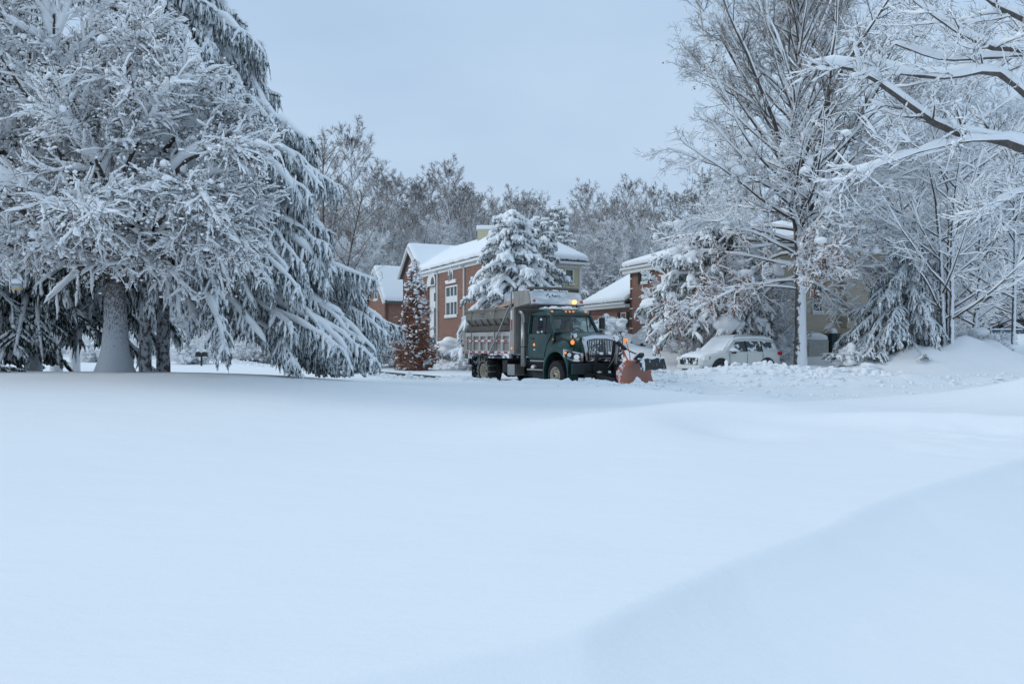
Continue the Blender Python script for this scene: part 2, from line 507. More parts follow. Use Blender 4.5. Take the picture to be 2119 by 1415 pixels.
M['bed_dark'] = mk_bed('grimy_steel_bed', (.15, .13, .125), (.075, .068, .065))
M['hopper'] = mk_bed('galvanised_hopper', (.25, .235, .21), (.165, .145, .125))
M['hopper_dark'] = flat('hopper_brown', (.10, .083, .075), .7)
def mk_shield():
    m = MT('snow_crusted_shield'); n = m.noise(2.4, 7, (.6, .6, 2.2), .7)
    m.col(m.mix(m.ramp(n, [(.40, 0.), (.60, 1.)]), (.50, .52, .53), (.76, .79, .82))).set(.6, 0, .3).bump(n, .5, .03)
    return m.m
M['shield'] = mk_shield()
M['salt'] = flat('brown_salt', (.36, .235, .18), .95, var=.3, sc=5, bump=.6)
M['orange'] = flat('orange_paint', (.55, .10, .035), .5, var=.2)
def mk_plow():
    m = MT('worn_plow_orange'); n = m.noise(2.6, 7, rough=.7); n2 = m.noise(5, 6, rough=.7)
    col = m.mix(m.ramp(n, [(.3, 0.), (.7, 1.)]), (.50, .185, .115), (.39, .19, .145))
    col = m.mix(m.ramp(n2, [(.62, 0.), (.72, .8)]), col, (.66, .60, .60))
    m.col(col).set(.55, 0, .4).bump(n, .3, .02); return m.m
M['plow'] = mk_plow()
def mk_crust(name, c, thr=.55, sc=4):
    m = MT(name); n = m.noise(sc, 6, rough=.7)
    m.col(m.mix(m.ramp(n, [(thr, 0.), (thr + .05, 1.)]), c, (.78, .81, .85))).set(.7, 0, .3).bump(n, .4, .02); return m.m
M['plow_edge'] = mk_crust('snowy_orange_edge', (.55, .12, .05), .50, 5)
M['flap'] = mk_crust('snowy_rubber_flap', (.035, .038, .042), .60, 4)
M['mirror_snow'] = mk_crust('snowy_black', (.02, .022, .025), .52, 6)
M['lens'] = MT('lamp_lens').col((.75, .78, .78)).set(.08, 0, .9).m
M['amber'] = MT('amber_lens').col((.75, .20, .03)).set(.2, 0, .6).m
M['red'] = MT('red_lens').col((.50, .02, .02)).set(.25, 0, .6).m
M['tape_red'] = flat('reflective_red', (.42, .035, .04), .5, var=.1)
M['tape_white'] = flat('reflective_white', (.68, .70, .72), .5, var=.06)
M['rim'] = flat('cream_rim', (.50, .46, .36), .5, var=.15)
M['rust'] = flat('rust', (.09, .035, .025), .9, var=.4, sc=20)
M['hose'] = flat('olive_strap', (.16, .17, .09), .7)
M['skin'] = MT('skin').col((.42, .24, .17)).set(.55).m
M['vest'] = flat('orange_vest', (.80, .13, .05), .8)
M['cloth'] = flat('dark_cloth', (.03, .035, .05), .9)
M['seat'] = flat('grey_seat', (.09, .095, .10), .8)
def emit(name, c, s, base=(.8, .5, .2)):
    m = MT(name); m.col(base)
    m.b.inputs['Emission Color'].default_value = (*c, 1); m.b.inputs['Emission Strength'].default_value = s
    return m.m
M['beacon'] = emit('lit_amber_beacon', (1., .55, .14), 1.9)
M['lamp_on'] = emit('lit_headlamp', (1., .82, .60), .22, (.8, .8, .78))
M['lamp_amber'] = emit('lit_amber_marker', (1., .32, .06), .75, (.8, .25, .06))
M['ink'] = flat('black_letters', (.015, .018, .025), .5)
M['white_paint'] = mk_paint('white_car_paint', (.66, .68, .66), (.55, .57, .56), .7, .3)
M['car_snow'] = mk_snow('snow_on_car', 5, .5)
M['car_glass'] = mk_crust('snow_dusted_glass', (.06, .075, .075), .50, 3)
M['net'] = flat('dark_mesh_net', (.055, .065, .075), .7, var=.6, sc=2.5)
M['blue_pad'] = flat('dark_blue_pad', (.03, .07, .13), .6)
M['unit'] = flat('beige_unit', (.56, .55, .48), .6)
M['bin_green'] = flat('dark_green_plastic', (.02, .06, .055), .6)
M['feeder'] = flat('grey_feeder', (.42, .44, .46), .6)
M['yellow'] = flat('yellow_tray', (.62, .36, .05), .6)
# ------------------------------------------------------------ terrain
ROAD = np.array([(-62, 140), (-44, 105), (-17.3, 64), (-3.9, 41.8), (3.6, 29.0), (8.0, 26.6), (14, 26.0), (30, 28.5), (60, 36), (160, 70)], float)
def road_d(x, y):
    """signed distance to the road's centre line, positive beyond it"""
    best = np.full(np.shape(x), 1e9); sg = np.ones(np.shape(x))
    for a, b in zip(ROAD[:-1], ROAD[1:]):
        v = b - a; L = np.hypot(*v)
        t = np.clip(((x - a[0]) * v[0] + (y - a[1]) * v[1]) / L ** 2, 0, 1)
        dx, dy = x - a[0] - t * v[0], y - a[1] - t * v[1]
        d = np.hypot(dx, dy); c = v[0] * dy - v[1] * dx
        m = d < best
        best = np.where(m, d, best); sg = np.where(m, np.where(c >= 0, 1, -1), sg)
    return best * sg
CR = np.array([(-9, .9), (-4, 1.95), (-.96, 3.0), (.33, 3.75), (1.37, 5.0), (3.6, 7.3), (6.3, 9.6), (12, 13.3), (30, 20)], float)
def bump(x, y, cx, cy, sx, sy, h, rot=0.):
    c, s = math.cos(rot), math.sin(rot); u = (x - cx) * c + (y - cy) * s; v = -(x - cx) * s + (y - cy) * c
    return h * np.exp(-(u / sx) ** 2 - (v / sy) ** 2)
def H(x, y):
    x = np.asarray(x, float); y = np.asarray(y, float)
    s = road_d(x, y); a = np.abs(s)
    zn = .30 + .10 * fbm(x, y, 9, 2) + .025 * fbm(x, y, 2.6, 2)
    rise = .64 * sm((-x + 1.0) / 9.5) * sm((y - 2) / 17) * (1 - .86 * sm((y - 20.5) / 5.5))
    zn = zn + rise
    w2 = sm((18 - a) / 7) * sm((y - 27) / 8) * sm((3 - x) / 4); zn = zn * (1 - w2) + (.10 + .03 * fbm(x, y, 3, 2)) * w2
    # wind drifts in the near field
    zn = zn + bump(x, y, 1.9, 12.9, 2.3, 1.15, .22, .8) + bump(x, y, 4.3, 15.2, 2.2, .6, .22, -.1) - bump(x, y, 3.4, 12.2, .9, .9, .16) + bump(x, y, 6.6, 17.8, 2.6, .55, .16, .1)
    zn = zn + bump(x, y, -.5, 19.5, 4, 1.0, .12) + bump(x, y, 3.4, 20.2, 3, .8, .14, .2) + bump(x, y, 7.2, 13.4, 2.8, .6, .24, -.30) + bump(x, y, 1.2, 11.5, 2.6, 1.3, .10, .4)
    # near drift with a sharp lip
    f = np.interp(x, CR[:, 0], CR[:, 1]); d = y - f - .12 * fbm(x, y, 2.5, 2)
    amp = .175 + .10 * sm((x - 3) / 5)
    zn = zn - np.where(d < 0, 1.9 * amp * (1 - np.exp(np.minimum(d, 0) / 1.0)) + .035 * np.minimum(-d, 6), 0) * (1 - sm((x - 14) / 10)) + .10 * amp * np.where(d < 0, np.exp(np.minimum(d, 0) / .8), np.exp(-(d / .9) ** 2)) * sm((y + 1) / 3)
    # trodden strip at the right
    zn = zn + .10 * fbm(x, y, .8, 3) * sm((x - 4.3) / 2) * np.exp(-((d - 1.8) / 1.2) ** 2)
    # wind ripples
    zn = zn + .010 * fbm(x + .5 * y, y * 2.6, 1.1, 4) * (y < 30)
    zn = zn - .20 * sm((x - 3.5) / 4) * sm((y - 14) / 6)
    # ploughed heap at the right edge
    zn = zn + bump(x, y, 14.4, 19.6, 3.0, 2.0, .92, .35) + bump(x, y, 10.2, 20.6, 3.4, 1.0, .20, .15)
    lawn = np.minimum(.098 * np.clip(y - 37, 0, 42), .35 * np.clip(s - 3.6, 0, None))
    zf = .30 + lawn + .07 * fbm(x, y, 7, 2) + .03 * fbm(x, y, 1.9, 2)
    zf = zf + bump(x, y, 10.2, 33.2, 3.6, .9, .46, -.05)
    zf = zf + (bump(x, y, 19.2, 35.0, 3.7, 1.7, 1.5) + bump(x, y, 25.5, 36, 4.0, 1.8, .22)) * (1 + .35 * fbm(x, y, 1.1, 3)) + bump(x, y, 13.0, 36.3, 2.4, 1.3, .30) + bump(x, y, 5.5, 45, 4.5, 2.2, .5) + bump(x, y, 34, 44, 6, 3, .25)
    hill = .155 * np.clip(y - 82, 0, 90) * sm((y - 82) / 20)
    zleft = .1 * np.clip(y - 60, 0, 200) * 0.35 + hill
    zn2 = zn + np.where(x < 0, zleft, 0)
    z = np.where(s > 0, zf + hill, zn2)
    # trees scour and pile: flares round the trunks at the left
    # the road itself
    lump = fbm(x, y, .9, 4)
    zr = .10 + .10 * lump * sm((x - 1) / 5) + .02 * lump + hill + .035 * np.clip(y - 60, 0, 200) * (x < -10)
    w = sm((a - 3.3) / .9)
    z = zr * (1 - w) + z * w
    bank = np.exp(-((a - 4.2) / .75) ** 2) * (.09 + .18 * (fbm(x, y, .55, 3) + fbm(x, y, 1.7, 2)).clip(-.6, .9))
    bank = bank - .03 * np.exp(-((a - 4.2) / .9) ** 2) * (s < 0)
    bank = bank * np.where(s < 0, 1 - .75 * sm((x - 7) / 3), .8)
    bank = bank * (1 - .75 * w2 * (s < 0))
    z = z + bank * (y < 120)
    # bare wheel track along the near lane
    track = np.exp(-((s + 2.1) / 1.0) ** 4) * sm((y - 33) / 3) * (x < 2)
    z = z - track * (.125 + .05 * fbm(x, y, 1.2, 3))
    return z
def nonuni(lo, hi, dlo, dhi, dd, g):
    c = list(np.arange(dlo, dhi + 1e-6, dd)); s = dd; v = dhi
    while v < hi: s *= g; v += s; c.append(v)
    s = dd; v = dlo
    while v > lo: s *= g; v -= s; c.insert(0, v)
    return np.array(c)
def fine(lo, hi, dlo, dhi, mlo, mhi, df, dm, g):
    c = nonuni(lo, hi, mlo, mhi, dm, g); a = c[c < dlo - dm * .5]; b = c[c > dhi + dm * .5]
    return np.concatenate([a, np.arange(dlo, dhi, df), b])
gx = fine(-420, 420, -4.0, 8.5, -11, 17, .05, .105, 1.035)
gy = fine(-12, 700, 2.0, 14.0, 1.0, 31, .045, .105, 1.03)
X, Y = np.meshgrid(gx, gy)
Z = H(X, Y)
def grid_quads(nx, ny):
    i = (np.arange(ny - 1)[:, None] * nx + np.arange(nx - 1)[None, :])
    return np.stack([i, i + 1, i + nx + 1, i + nx], -1).reshape(-1, 4)
Q = grid_quads(len(gx), len(gy)); V = np.stack([X, Y, Z], -1).reshape(-1, 3)
qc = V[Q].mean(1); rd = road_d(qc[:, 0], qc[:, 1])
onroad = (np.abs(rd) < 4.9) & (qc[:, 1] < 118) & (qc[:, 0] < 40)
me = Acc().add(V, np.concatenate([Q[~onroad], Q[onroad]])).mesh('snow_ground', M['ground'], True)
me.materials.append(M['churned'])
mi = np.zeros(len(Q), np.int32); mi[(~onroad).sum():] = 1
me.polygons.foreach_set('material_index', mi)
ground = bpy.data.objects.new('snow_ground', me); C.objects.link(ground); tag(ground, kind='structure')
# bare asphalt of the ploughed lane
a = Acc(); P = []
tt = np.linspace(0, 1, 220)
cl = np.array([(-44, 105), (-17.3, 64), (-3.9, 41.8), (0.6, 34.2)])
seg = np.concatenate([[0], np.cumsum(np.hypot(*np.diff(cl, axis=0).T))]); u = tt * seg[-1]
cx_ = np.interp(u, seg, cl[:, 0]); cy_ = np.interp(u, seg, cl[:, 1])
tx, ty = np.gradient(cx_), np.gradient(cy_); l = np.hypot(tx, ty); nx_, ny_ = ty / l, -tx / l
rows = []
for k, off in enumerate(np.linspace(3.3, 0.9, 9)):
    sx = cx_ + nx_ * off; sy = cy_ + ny_ * off
    rows.append(np.stack([sx, sy, .052 + .035 * np.clip(sy - 60, 0, 200) * (sx < -10)], -1))
rows = np.stack(rows, 0)
a.add(rows.reshape(-1, 3), grid_quads(220, 9))
road = obj('road', a, M['asphalt'], smooth=True); tag(road, kind='structure')

# clods of snow thrown up along the ploughed edges
rng = np.random.default_rng(11)
a = Acc()
def along(n, t0, t1, off):
    cl = ROAD; seg = np.concatenate([[0], np.cumsum(np.hypot(*np.diff(cl, axis=0).T))]); u = rng.uniform(t0, t1, n)
    x = np.interp(u, seg, cl[:, 0]); y = np.interp(u, seg, cl[:, 1])
    x2 = np.interp(u + .5, seg, cl[:, 0]); y2 = np.interp(u + .5, seg, cl[:, 1]); l = np.hypot(x2 - x, y2 - y)
    return x - (y2 - y) / l * off, y + (x2 - x) / l * off
segs = np.concatenate([[0], np.cumsum(np.hypot(*np.diff(ROAD, axis=0).T))])
for n, (lo, hi), (o0, os), sz in ((1500, (segs[1] + 40, segs[4] + 5), (-4.0, .4), .05), (30, (segs[3], segs[4] + 3), (-3.75, .3), .11), (900, (segs[2], segs[4]), (4.1, .6), .07),
                        (350, (segs[4], segs[7]), (3.9, .9), .06), (300, (segs[4] + 4, segs[7]), (-2.9, .8), .04), (300, (segs[4] + 1, segs[7]), (0.5, 1.8), .035)):
    off = rng.normal(o0, os, n); x, y = along(n, lo, hi, off)
    keep = ~((x > -3.2) & (x < 7.2) & (road_d(x, y) > -3.55) & (road_d(x, y) < 2.5)); x, y = x[keep], y[keep]
    s = sz * rng.lognormal(0, .45, len(x)).clip(.4, 2.4)
    blobs(a, np.stack([x, y, H(x, y) + s * .1], -1), s, rng, 1, .28, .75)
# clods in front of the parked car
n = 130; t = rng.uniform(0, 1, n)
x = 8.3 + 7.0 * t + rng.normal(0, .3, n); y = 32.9 - .35 * t + rng.normal(0, .45, n)
s = .10 * rng.lognormal(0, .4, n)
blobs(a, np.stack([x, y, H(x, y) + s * .2], -1), s, rng, 2, .28, .7)
o = obj('snow_clods', a, M['snow'], smooth=True)
tag(o, 'loose lumps of ploughed snow scattered along the edges of the road', 'snow', kind='stuff')
# ------------------------------------------------------------ tree kit
def nrm(v): return v / (np.linalg.norm(v, axis=-1, keepdims=True) + 1e-9)
def sample(P, idx, t):
    N = P.shape[1]; f = t * (N - 1); i = np.minimum(f.astype(int), N - 2); f = (f - i)[:, None]
    p = P[idx, i] * (1 - f) + P[idx, i + 1] * f
    return p, nrm(P[idx, i + 1] - P[idx, i])
def sampR(R, idx, t):
    N = R.shape[1]; f = t * (N - 1); i = np.minimum(f.astype(int), N - 2); f = f - i
    return R[idx, i] * (1 - f) + R[idx, i + 1] * f
def march(p, d, L, N, rng, wander=.12, trop=0.0, curl=None):
    """polylines from points p in directions d"""
    P = [p]; step = (L / (N - 1))[:, None]
    for k in range(N - 1):
        d = nrm(d + wander * rng.standard_normal(d.shape) + np.array([0, 0, 1.0]) * (trop if np.isscalar(trop) else trop[:, None]))
        p = p + d * step; P.append(p)
    return np.stack(P, 1)
def taper(r, N, tip=.25): return r[:, None] * np.linspace(1, tip, N)[None]
def grow(P, R, count, rng, t0=.2, t1=1., ang=(50, 12), L=1.0, N=4, wander=.12, trop=0., rr=.55, tip=.3, flat=0., endshort=.5, rmin=.004):
    M_ = len(P); idx = np.repeat(np.arange(M_), count); n = len(idx)
    t = rng.uniform(t0, t1, n); p, tan = sample(P, idx, t)
    v = rng.standard_normal((n, 3)); v[:, 2] *= (1 - flat)
    perp = nrm(v - (v * tan).sum(1, keepdims=True) * tan)
    a = np.radians(rng.normal(ang[0], ang[1], n))[:, None]
    d = nrm(tan * np.cos(a) + perp * np.sin(a))
    Lr = (L if np.isscalar(L) else L[idx]) * rng.uniform(.55, 1.15, n) * (1 - endshort * t)
    r = np.maximum(sampR(R, idx, t) * rr, rmin)
    return march(p, d, Lr, N, rng, wander, trop), taper(r, N, tip), idx, t
def snowcap(a, P, R, S, rng, k=6, lump=.25, lift=.5, tall=1.0, keep=1.0, hp=1.0):
    M_ = len(P)
    if keep < 1:
        sel = rng.uniform(size=M_) < keep; P, R = P[sel], R[sel]
        if not np.isscalar(S): S = S[sel]
        M_ = len(P)
    if M_ == 0: return a
    N = P.shape[1]
    T = nrm(np.gradient(P, axis=1)); hz = np.sqrt(np.clip(1 - T[..., 2] ** 2, 0, 1)) ** hp
    S = (np.full(M_, S) if np.isscalar(S) else S)[:, None] * hz * (1 + lump * rng.standard_normal((M_, N))).clip(.35, 1.8)
    env = np.ones(N); env[0] = .6; env[-1] = .5
    S = S * env
    if N >= 6:      # rounded, closed ends
        e0 = P[:, :1] - (P[:, 1:2] - P[:, :1]) * .12; e1 = P[:, -1:] + (P[:, -1:] - P[:, -2:-1]) * .22
        P = np.concatenate([e0, P, e1], 1); z1 = np.full((M_, 1), 1e-3)
        S = np.concatenate([z1, S, z1], 1); R = np.concatenate([z1, R, z1], 1); hz = np.concatenate([hz[:, :1], hz, hz[:, -1:]], 1)
    Pc = P.copy(); Pc[..., 2] += R * .35 + S * lift
    tubes(a, Pc, S * .62 + R * .55 * hz, k, RU=(S * .62 + R * .3) * tall, jitter=.10, rng=rng)
    return a
def resamp(P, R, n):
    t = np.linspace(0, P.shape[1] - 1 - 1e-9, n); i = t.astype(int); f = (t - i)[None, :, None]
    return P[:, i] * (1 - f) + P[:, i + 1] * f, R[:, i] * (1 - f[..., 0]) + R[:, i + 1] * f[..., 0]
def pillows(a, P, R, S, rng, n=18, k=9, lump=.28):
    """thick soft snow along boughs: low-frequency swelling, rounded ends"""
    P2, R2 = resamp(P, R, n); M_ = len(P2)
    u = np.linspace(0, 1, n)[None]; w = 1 + lump * (np.sin(u * rng.uniform(8, 20, (M_, 1)) + rng.uniform(0, 6, (M_, 1))) * .7 + .5 * np.sin(u * rng.uniform(22, 40, (M_, 1)) + rng.uniform(0, 6, (M_, 1))))
    S = (np.full(M_, S) if np.isscalar(S) else S)[:, None] * w.clip(.3) * np.sin(PI * (u * .86 + .10)) ** .45
    T = nrm(np.gradient(P2, axis=1)); hz = np.sqrt(np.clip(1 - T[..., 2] ** 2, 0, 1)) ** .4; S = S * hz
    e0 = P2[:, :1] * 2 - P2[:, 1:2]; e1 = P2[:, -1:] + (P2[:, -1:] - P2[:, -2:-1]) * .6
    P2 = np.concatenate([e0, P2, e1], 1); z = np.full((M_, 1), 2e-3); S = np.concatenate([z, S, z], 1); R2 = np.concatenate([z, R2, z], 1)
    Pc = P2.copy(); Pc[..., 2] += S * .42
    tubes(a, Pc, S * .80 + R2 * .4, k, RU=S * .62 + R2 * .3, jitter=.05, rng=rng)
    return a

def limb_curve(pts, N=8):
    """smooth curve through control points (Catmull-Rom), resampled to N"""
    p = np.array([tuple(x) for x in pts], float)
    if len(p) == 2: t = np.linspace(0, 1, N)[:, None]; return p[0] * (1 - t) + p[1] * t
    q = np.vstack([2 * p[0] - p[1], p, 2 * p[-1] - p[-2]]); out = []
    for u in np.linspace(0, len(p) - 1 - 1e-6, N):
        i = int(u); f = u - i; a_, b, c, d = q[i], q[i + 1], q[i + 2], q[i + 3]
        out.append(.5 * ((2 * b) + (-a_ + c) * f + (2 * a_ - 5 * b + 4 * c - d) * f ** 2 + (-a_ + 3 * b - 3 * c + d) * f ** 3))
    return np.array(out)
def gz(x, y): return float(H(np.array([x]), np.array([y]))[0])
def trunk_flare(a, pts, r, flare=1.8, k=14, rng=RNG, rough=.06, h=.9):
    """a trunk tube whose foot swells into the snow"""
    P = limb_curve(pts, 16); z0 = P[0][2]
    R = np.interp(np.linspace(0, 1, 16), np.linspace(0, 1, len(r)), r)
    R = R * (1 + (flare - 1) * np.exp(-((P[:, 2] - z0) / h) * 2.2))
    tubes(a, P[None], R[None], k, jitter=rough, rng=rng)
    return P[None], R[None]

# ============================================================ conifers
def conifer(root, x, y, z, height, rad, rng, nb=120, base=.12, top=1.0, droop=.5, lift=.25, strand=.6, nstr=40, nsec=8, seclen=.42,
            snow=.13, mats=('bark_spruce', 'needle', 'snow_tree'), trunk_r=.3, lean=(0, 0), az=None, noise=.12, secang=55, strand_r=.035,
            snowsec=.6, tipup=0.0, secdroop=-.12, sub=(0, 0), blob=0.0, flare=1.8, trunkname='trunk', lean2=0, secN=5, skipstrandsnow=.35, boughN=9, trunkpart=True, strandsnow=.05, boughs=True, F_=None, S_=None):
    """drooping snow-laden conifer in local coordinates of root (root stands at x,y,z)"""
    u = (np.arange(nb) + .5) / nb
    h = height * (base + (top - base) * u ** 1.15 * .985)
    ga = (np.arange(nb) * 2.39996 + rng.normal(0, .25, nb)) if az is None else az(nb, rng)
    L = rad(h / height, ga) * (1 + noise * rng.standard_normal(nb)).clip(.6, 1.4)
    N = boughN
    t = np.linspace(0, 1, N)[None]
    out = np.stack([np.cos(ga), np.sin(ga)], -1)
    bx = lean[0] * (h / height) ** 1.5; by = lean[1] * (h / height) ** 1.5
    dr = droop * (1.15 - .55 * h / height) * (1 + .2 * rng.standard_normal(nb))
    prof = (lift * t - dr[:, None] * t ** 1.8 + tipup * t ** 4)
    P = np.zeros((nb, N, 3))
    side = rng.normal(0, .06, nb)[:, None] * t ** 2
    P[..., 0] = bx[:, None] + (out[:, :1] * t - out[:, 1:] * side) * L[:, None]
    P[..., 1] = by[:, None] + (out[:, 1:] * t + out[:, :1] * side) * L[:, None]
    P[..., 2] = h[:, None] + prof * L[:, None]
    # keep tips out of the ground
    P[..., 2] = np.maximum(P[..., 2], .12 + .1 * rng.uniform(size=(nb, 1)))
    R = taper(np.clip(.018 + .012 * L, .02, .075), N, .3)
    # secondary sprays, left and right of each bough
    idx = np.repeat(np.arange(nb), nsec); n = len(idx)
    ts = rng.uniform(.18, 1, n); p, tan = sample(P, idx, ts)
    sgn = np.where(rng.uniform(size=n) < .5, -1, 1); aa = np.radians(rng.normal(secang, 10, n)) * sgn
    th = nrm(np.stack([tan[:, 0], tan[:, 1], np.zeros(n)], -1))
    d = np.stack([th[:, 0] * np.cos(aa) - th[:, 1] * np.sin(aa), th[:, 0] * np.sin(aa) + th[:, 1] * np.cos(aa), tan[:, 2] * .7 - .05], -1)
    Ls = L[idx] * seclen * (1.05 - .65 * ts) * rng.uniform(.6, 1.2, n)
    Ps = march(p, nrm(d), Ls, secN, rng, .06, secdroop)
    Rs = taper(np.clip(.012 + .008 * Ls, .012, .035), secN, .4)
    foliage, snowa, wood = F_ or Acc(), S_ or Acc(), Acc()
    tubes(wood, P, R, 4)
    tubes(foliage, P[:, 2:], np.linspace(.05, .06, N - 2)[None] * np.ones((nb, 1)), 4, jitter=.35, rng=rng)
    tubes(foliage, Ps, Rs + .035, 4, jitter=.35, rng=rng)
    # hanging strands
    def strands(P_, L_, cnt, frac):
        idx = np.repeat(np.arange(len(P_)), cnt); n = len(idx)
        t = rng.uniform(frac, 1, n); p, tan = sample(P_, idx, t)
        d = nrm(np.stack([tan[:, 0] * .25, tan[:, 1] * .25, -np.ones(n)], -1) + rng.normal(0, .16, (n, 3)))
        Ln = strand * rng.uniform(.35, 1.15, n) * L_[idx]
        pz = p[:, 2]; Ln = np.minimum(Ln, np.maximum(pz - .1, .05))
        Q = march(p, d, Ln, 4, rng, .10, -.25)
        return Q
    S1 = strands(P, np.ones(nb), nstr, .12)
    S2 = strands(Ps, np.ones(len(Ps)), max(1, nstr // 7), .1)
    S = np.concatenate([S1, S2])
    rS = strand_r * rng.uniform(.6, 1.4, len(S))
    tubes(foliage, S, rS[:, None] * np.array([.8, 1.25, .95, .25])[None], 3, jitter=.3, rng=rng)
    # snow
    pillows(snowa, P, R, snow * (.6 + .5 * L / L.max()), rng, 14, 8)
    if blob: blobs(snowa, P[:, -2] + [0, 0, .05], blob * rng.uniform(.3, 1.3, nb), rng, 2, .12, .9)
    snowcap(snowa, Ps, Rs, snow * snowsec, rng, 6, .35, .5, 1.0, keep=.85, hp=.5)
    sel = rng.uniform(size=len(S)) < skipstrandsnow
    Q = S[sel] + np.array([0, 0, .0]) + nrm(rng.standard_normal((sel.sum(), 1, 3))) * strand_r * .8
    k_ = rng.uniform(.6, 1.5, sel.sum())[:, None] * np.array([.2, 1, .9, .2])[None] * strandsnow
    tubes(snowa, Q, k_, 4, jitter=.3, rng=rng)
    if trunkpart:
        ta = Acc()
        trunk_flare(ta, [(0, 0, -.6), (lean[0] * .1, lean[1] * .1, height * .3), (lean[0] * .45, lean[1] * .45, height * .62), (lean[0], lean[1], height)],
                    [trunk_r, trunk_r * .82, trunk_r * .45, .03], flare, rng=rng)
        obj('trunk', ta, M[mats[0]], root, smooth=True)
    obj('boughs' if boughs else 'inner_boughs', wood, M['bark'], root, smooth=True)
    obj('needles', foliage, M[mats[1]], root, smooth=True)
    obj('snow_load', snowa, M[mats[2]], root, smooth=True)
    return root

LX, LY = [at(340, 0, 23.0)[0], 23.0]
# ---- tall spruce, right-hand trunk of the left clump
def rad_main(hf, ga):
    r = 6.9 * (1 - hf) ** .82 + .25
    # the crown's right side hangs lowest and longest
    return r * (1 + .05 * np.cos(ga))
T = thing('spruce_tree', 'tall drooping spruce right of the left clump, its lowest boughs sweeping down to the road', 'tree', (LX, LY, gz(LX, LY)), 0, 'trees of the left clump')
rng = np.random.default_rng(21)
o_ = Vector(T.location)
BG = [  # boughs of the open side, from the trunk outwards (photo column, row, distance)
 [(345, -60, 23), (400, -20, 23), (450, 0, 23), (478, 28, 23)], [(345, 0, 23), (400, 18, 22.6), (470, 45, 22.4), (514, 92, 22.3)],
 [(350, 40, 23), (430, 90, 22.8), (500, 116, 22.6), (542, 127, 22.6)], [(350, 60, 23), (450, 110, 22.8), (510, 150, 22.7), (548, 212, 22.7)],
 [(350, 70, 23), (390, 95, 21.8), (410, 150, 20.8), (432, 188, 20.4)], [(352, 110, 23), (460, 165, 22.8), (530, 210, 22.7), (578, 248, 22.7)],
 [(352, 150, 23), (410, 190, 22), (440, 235, 21.2), (462, 285, 20.8)], [(352, 180, 23), (480, 225, 23), (570, 250, 23), (634, 288, 23)],
 [(352, 200, 23), (470, 260, 22.8), (590, 315, 22.6), (664, 385, 22.5)], [(352, 230, 23), (470, 290, 22.2), (560, 335, 21.8), (626, 418, 21.6)],
 [(352, 250, 23), (430, 300, 22), (500, 350, 21.2), (560, 440, 20.8)], [(352, 300, 23), (500, 380, 23), (590, 415, 23), (668, 475, 23)],
 [(352, 330, 23), (480, 400, 22.6), (600, 472, 22.4), (690, 560, 22.2)], [(352, 360, 23), (450, 430, 22), (530, 490, 21.3), (592, 556, 21)],
 [(352, 380, 23), (500, 440, 22.4), (610, 495, 22), (666, 548, 21.8)], [(350, 420, 23), (520, 520, 23), (640, 558, 23), (742, 606, 23)],
 [(350, 430, 23), (420, 480, 21.8), (480, 540, 20.8), (520, 620, 20.3)], [(350, 470, 23), (500, 575, 22.4), (620, 608, 22), (702, 646, 21.8)],
 [(350, 480, 23), (420, 560, 21.6), (480, 622, 20.6), (545, 702, 20.2)], [(350, 500, 23), (480, 590, 22), (560, 660, 21.4), (622, 700, 21.2)],
 [(350, 510, 23), (540, 580, 22.8), (680, 640, 22.4), (772, 722, 22.2)], [(350, 530, 23), (520, 600, 22), (660, 670, 21.4), (725, 735, 21.2)],
 [(350, 480, 23), (560, 560, 23.4), (700, 605, 23.4), (786, 660, 23.4)], [(350, 540, 23), (500, 630, 22), (620, 695, 21.5), (690, 748, 21.3)],
 [(350, 540, 23), (400, 590, 21.8), (440, 640, 21), (462, 690, 20.8)], [(350, 560, 23), (480, 620, 22.6), (600, 660, 22.6), (752, 736, 22.6)],
 [(350, 260, 23), (400, 300, 21.5), (420, 360, 20.4), (440, 430, 20)], [(350, 340, 23), (400, 400, 21.4), (440, 470, 20.4), (470, 540, 20)],
 [(350, 300, 23), (520, 350, 24), (600, 400, 24.2), (650, 460, 24.4)], [(350, 420, 23), (520, 500, 24), (640, 540, 24.5), (720, 620, 24.6)],
 [(350, 500, 23), (540, 580, 24), (680, 620, 24.5), (770, 700, 24.6)], [(350, 130, 23), (470, 190, 24), (560, 250, 24.2), (610, 320, 24.4)],
 [(350, 20, 23), (430, 60, 24), (490, 110, 24.2), (530, 180, 24.4)], [(350, 400, 23), (380, 460, 21.6), (395, 530, 20.8), (405, 610, 20.5)],
]
P = np.stack([limb_curve([at(*q) - o_ for q in b], 12) for b in BG])
# each bough breaks into a fan of neighbours so that the crown closes
nbx = len(P); reps = []
for k_ in range(3):
    off = np.zeros((nbx, 12, 3)); u = np.linspace(0, 1, 12)[None]
    off[..., 0] = rng.normal(-.15, .30, (nbx, 1)) * u; off[..., 1] = rng.normal(0, .75, (nbx, 1)) * u; off[..., 2] = rng.normal(-.12, .28, (nbx, 1)) * u
    off += .14 * np.cumsum(rng.normal(0, .5, (nbx, 12, 3)), 1) * u[..., None]
    reps.append((P + off))
Pb = np.concatenate([P] + reps); Rb = taper(np.full(len(Pb), .05), 12, .25)
Pb[..., 2] = np.maximum(Pb[..., 2], .25)
L = np.linalg.norm(Pb[:, -1] - Pb[:, 0], axis=1)
wood, foliage, sn = Acc(), Acc(), Acc()
tubes(wood, Pb, Rb, 5)
pillows(sn, P, Rb[:nbx], .215, rng, 22, 10); pillows(sn, Pb[nbx:], Rb[nbx:], .10, rng, 20, 8, .4)
idx = np.repeat(np.arange(len(Pb)), 36); n = len(idx); ts = rng.uniform(.28, 1, n) ** .8; p, tan = sample(Pb, idx, ts)
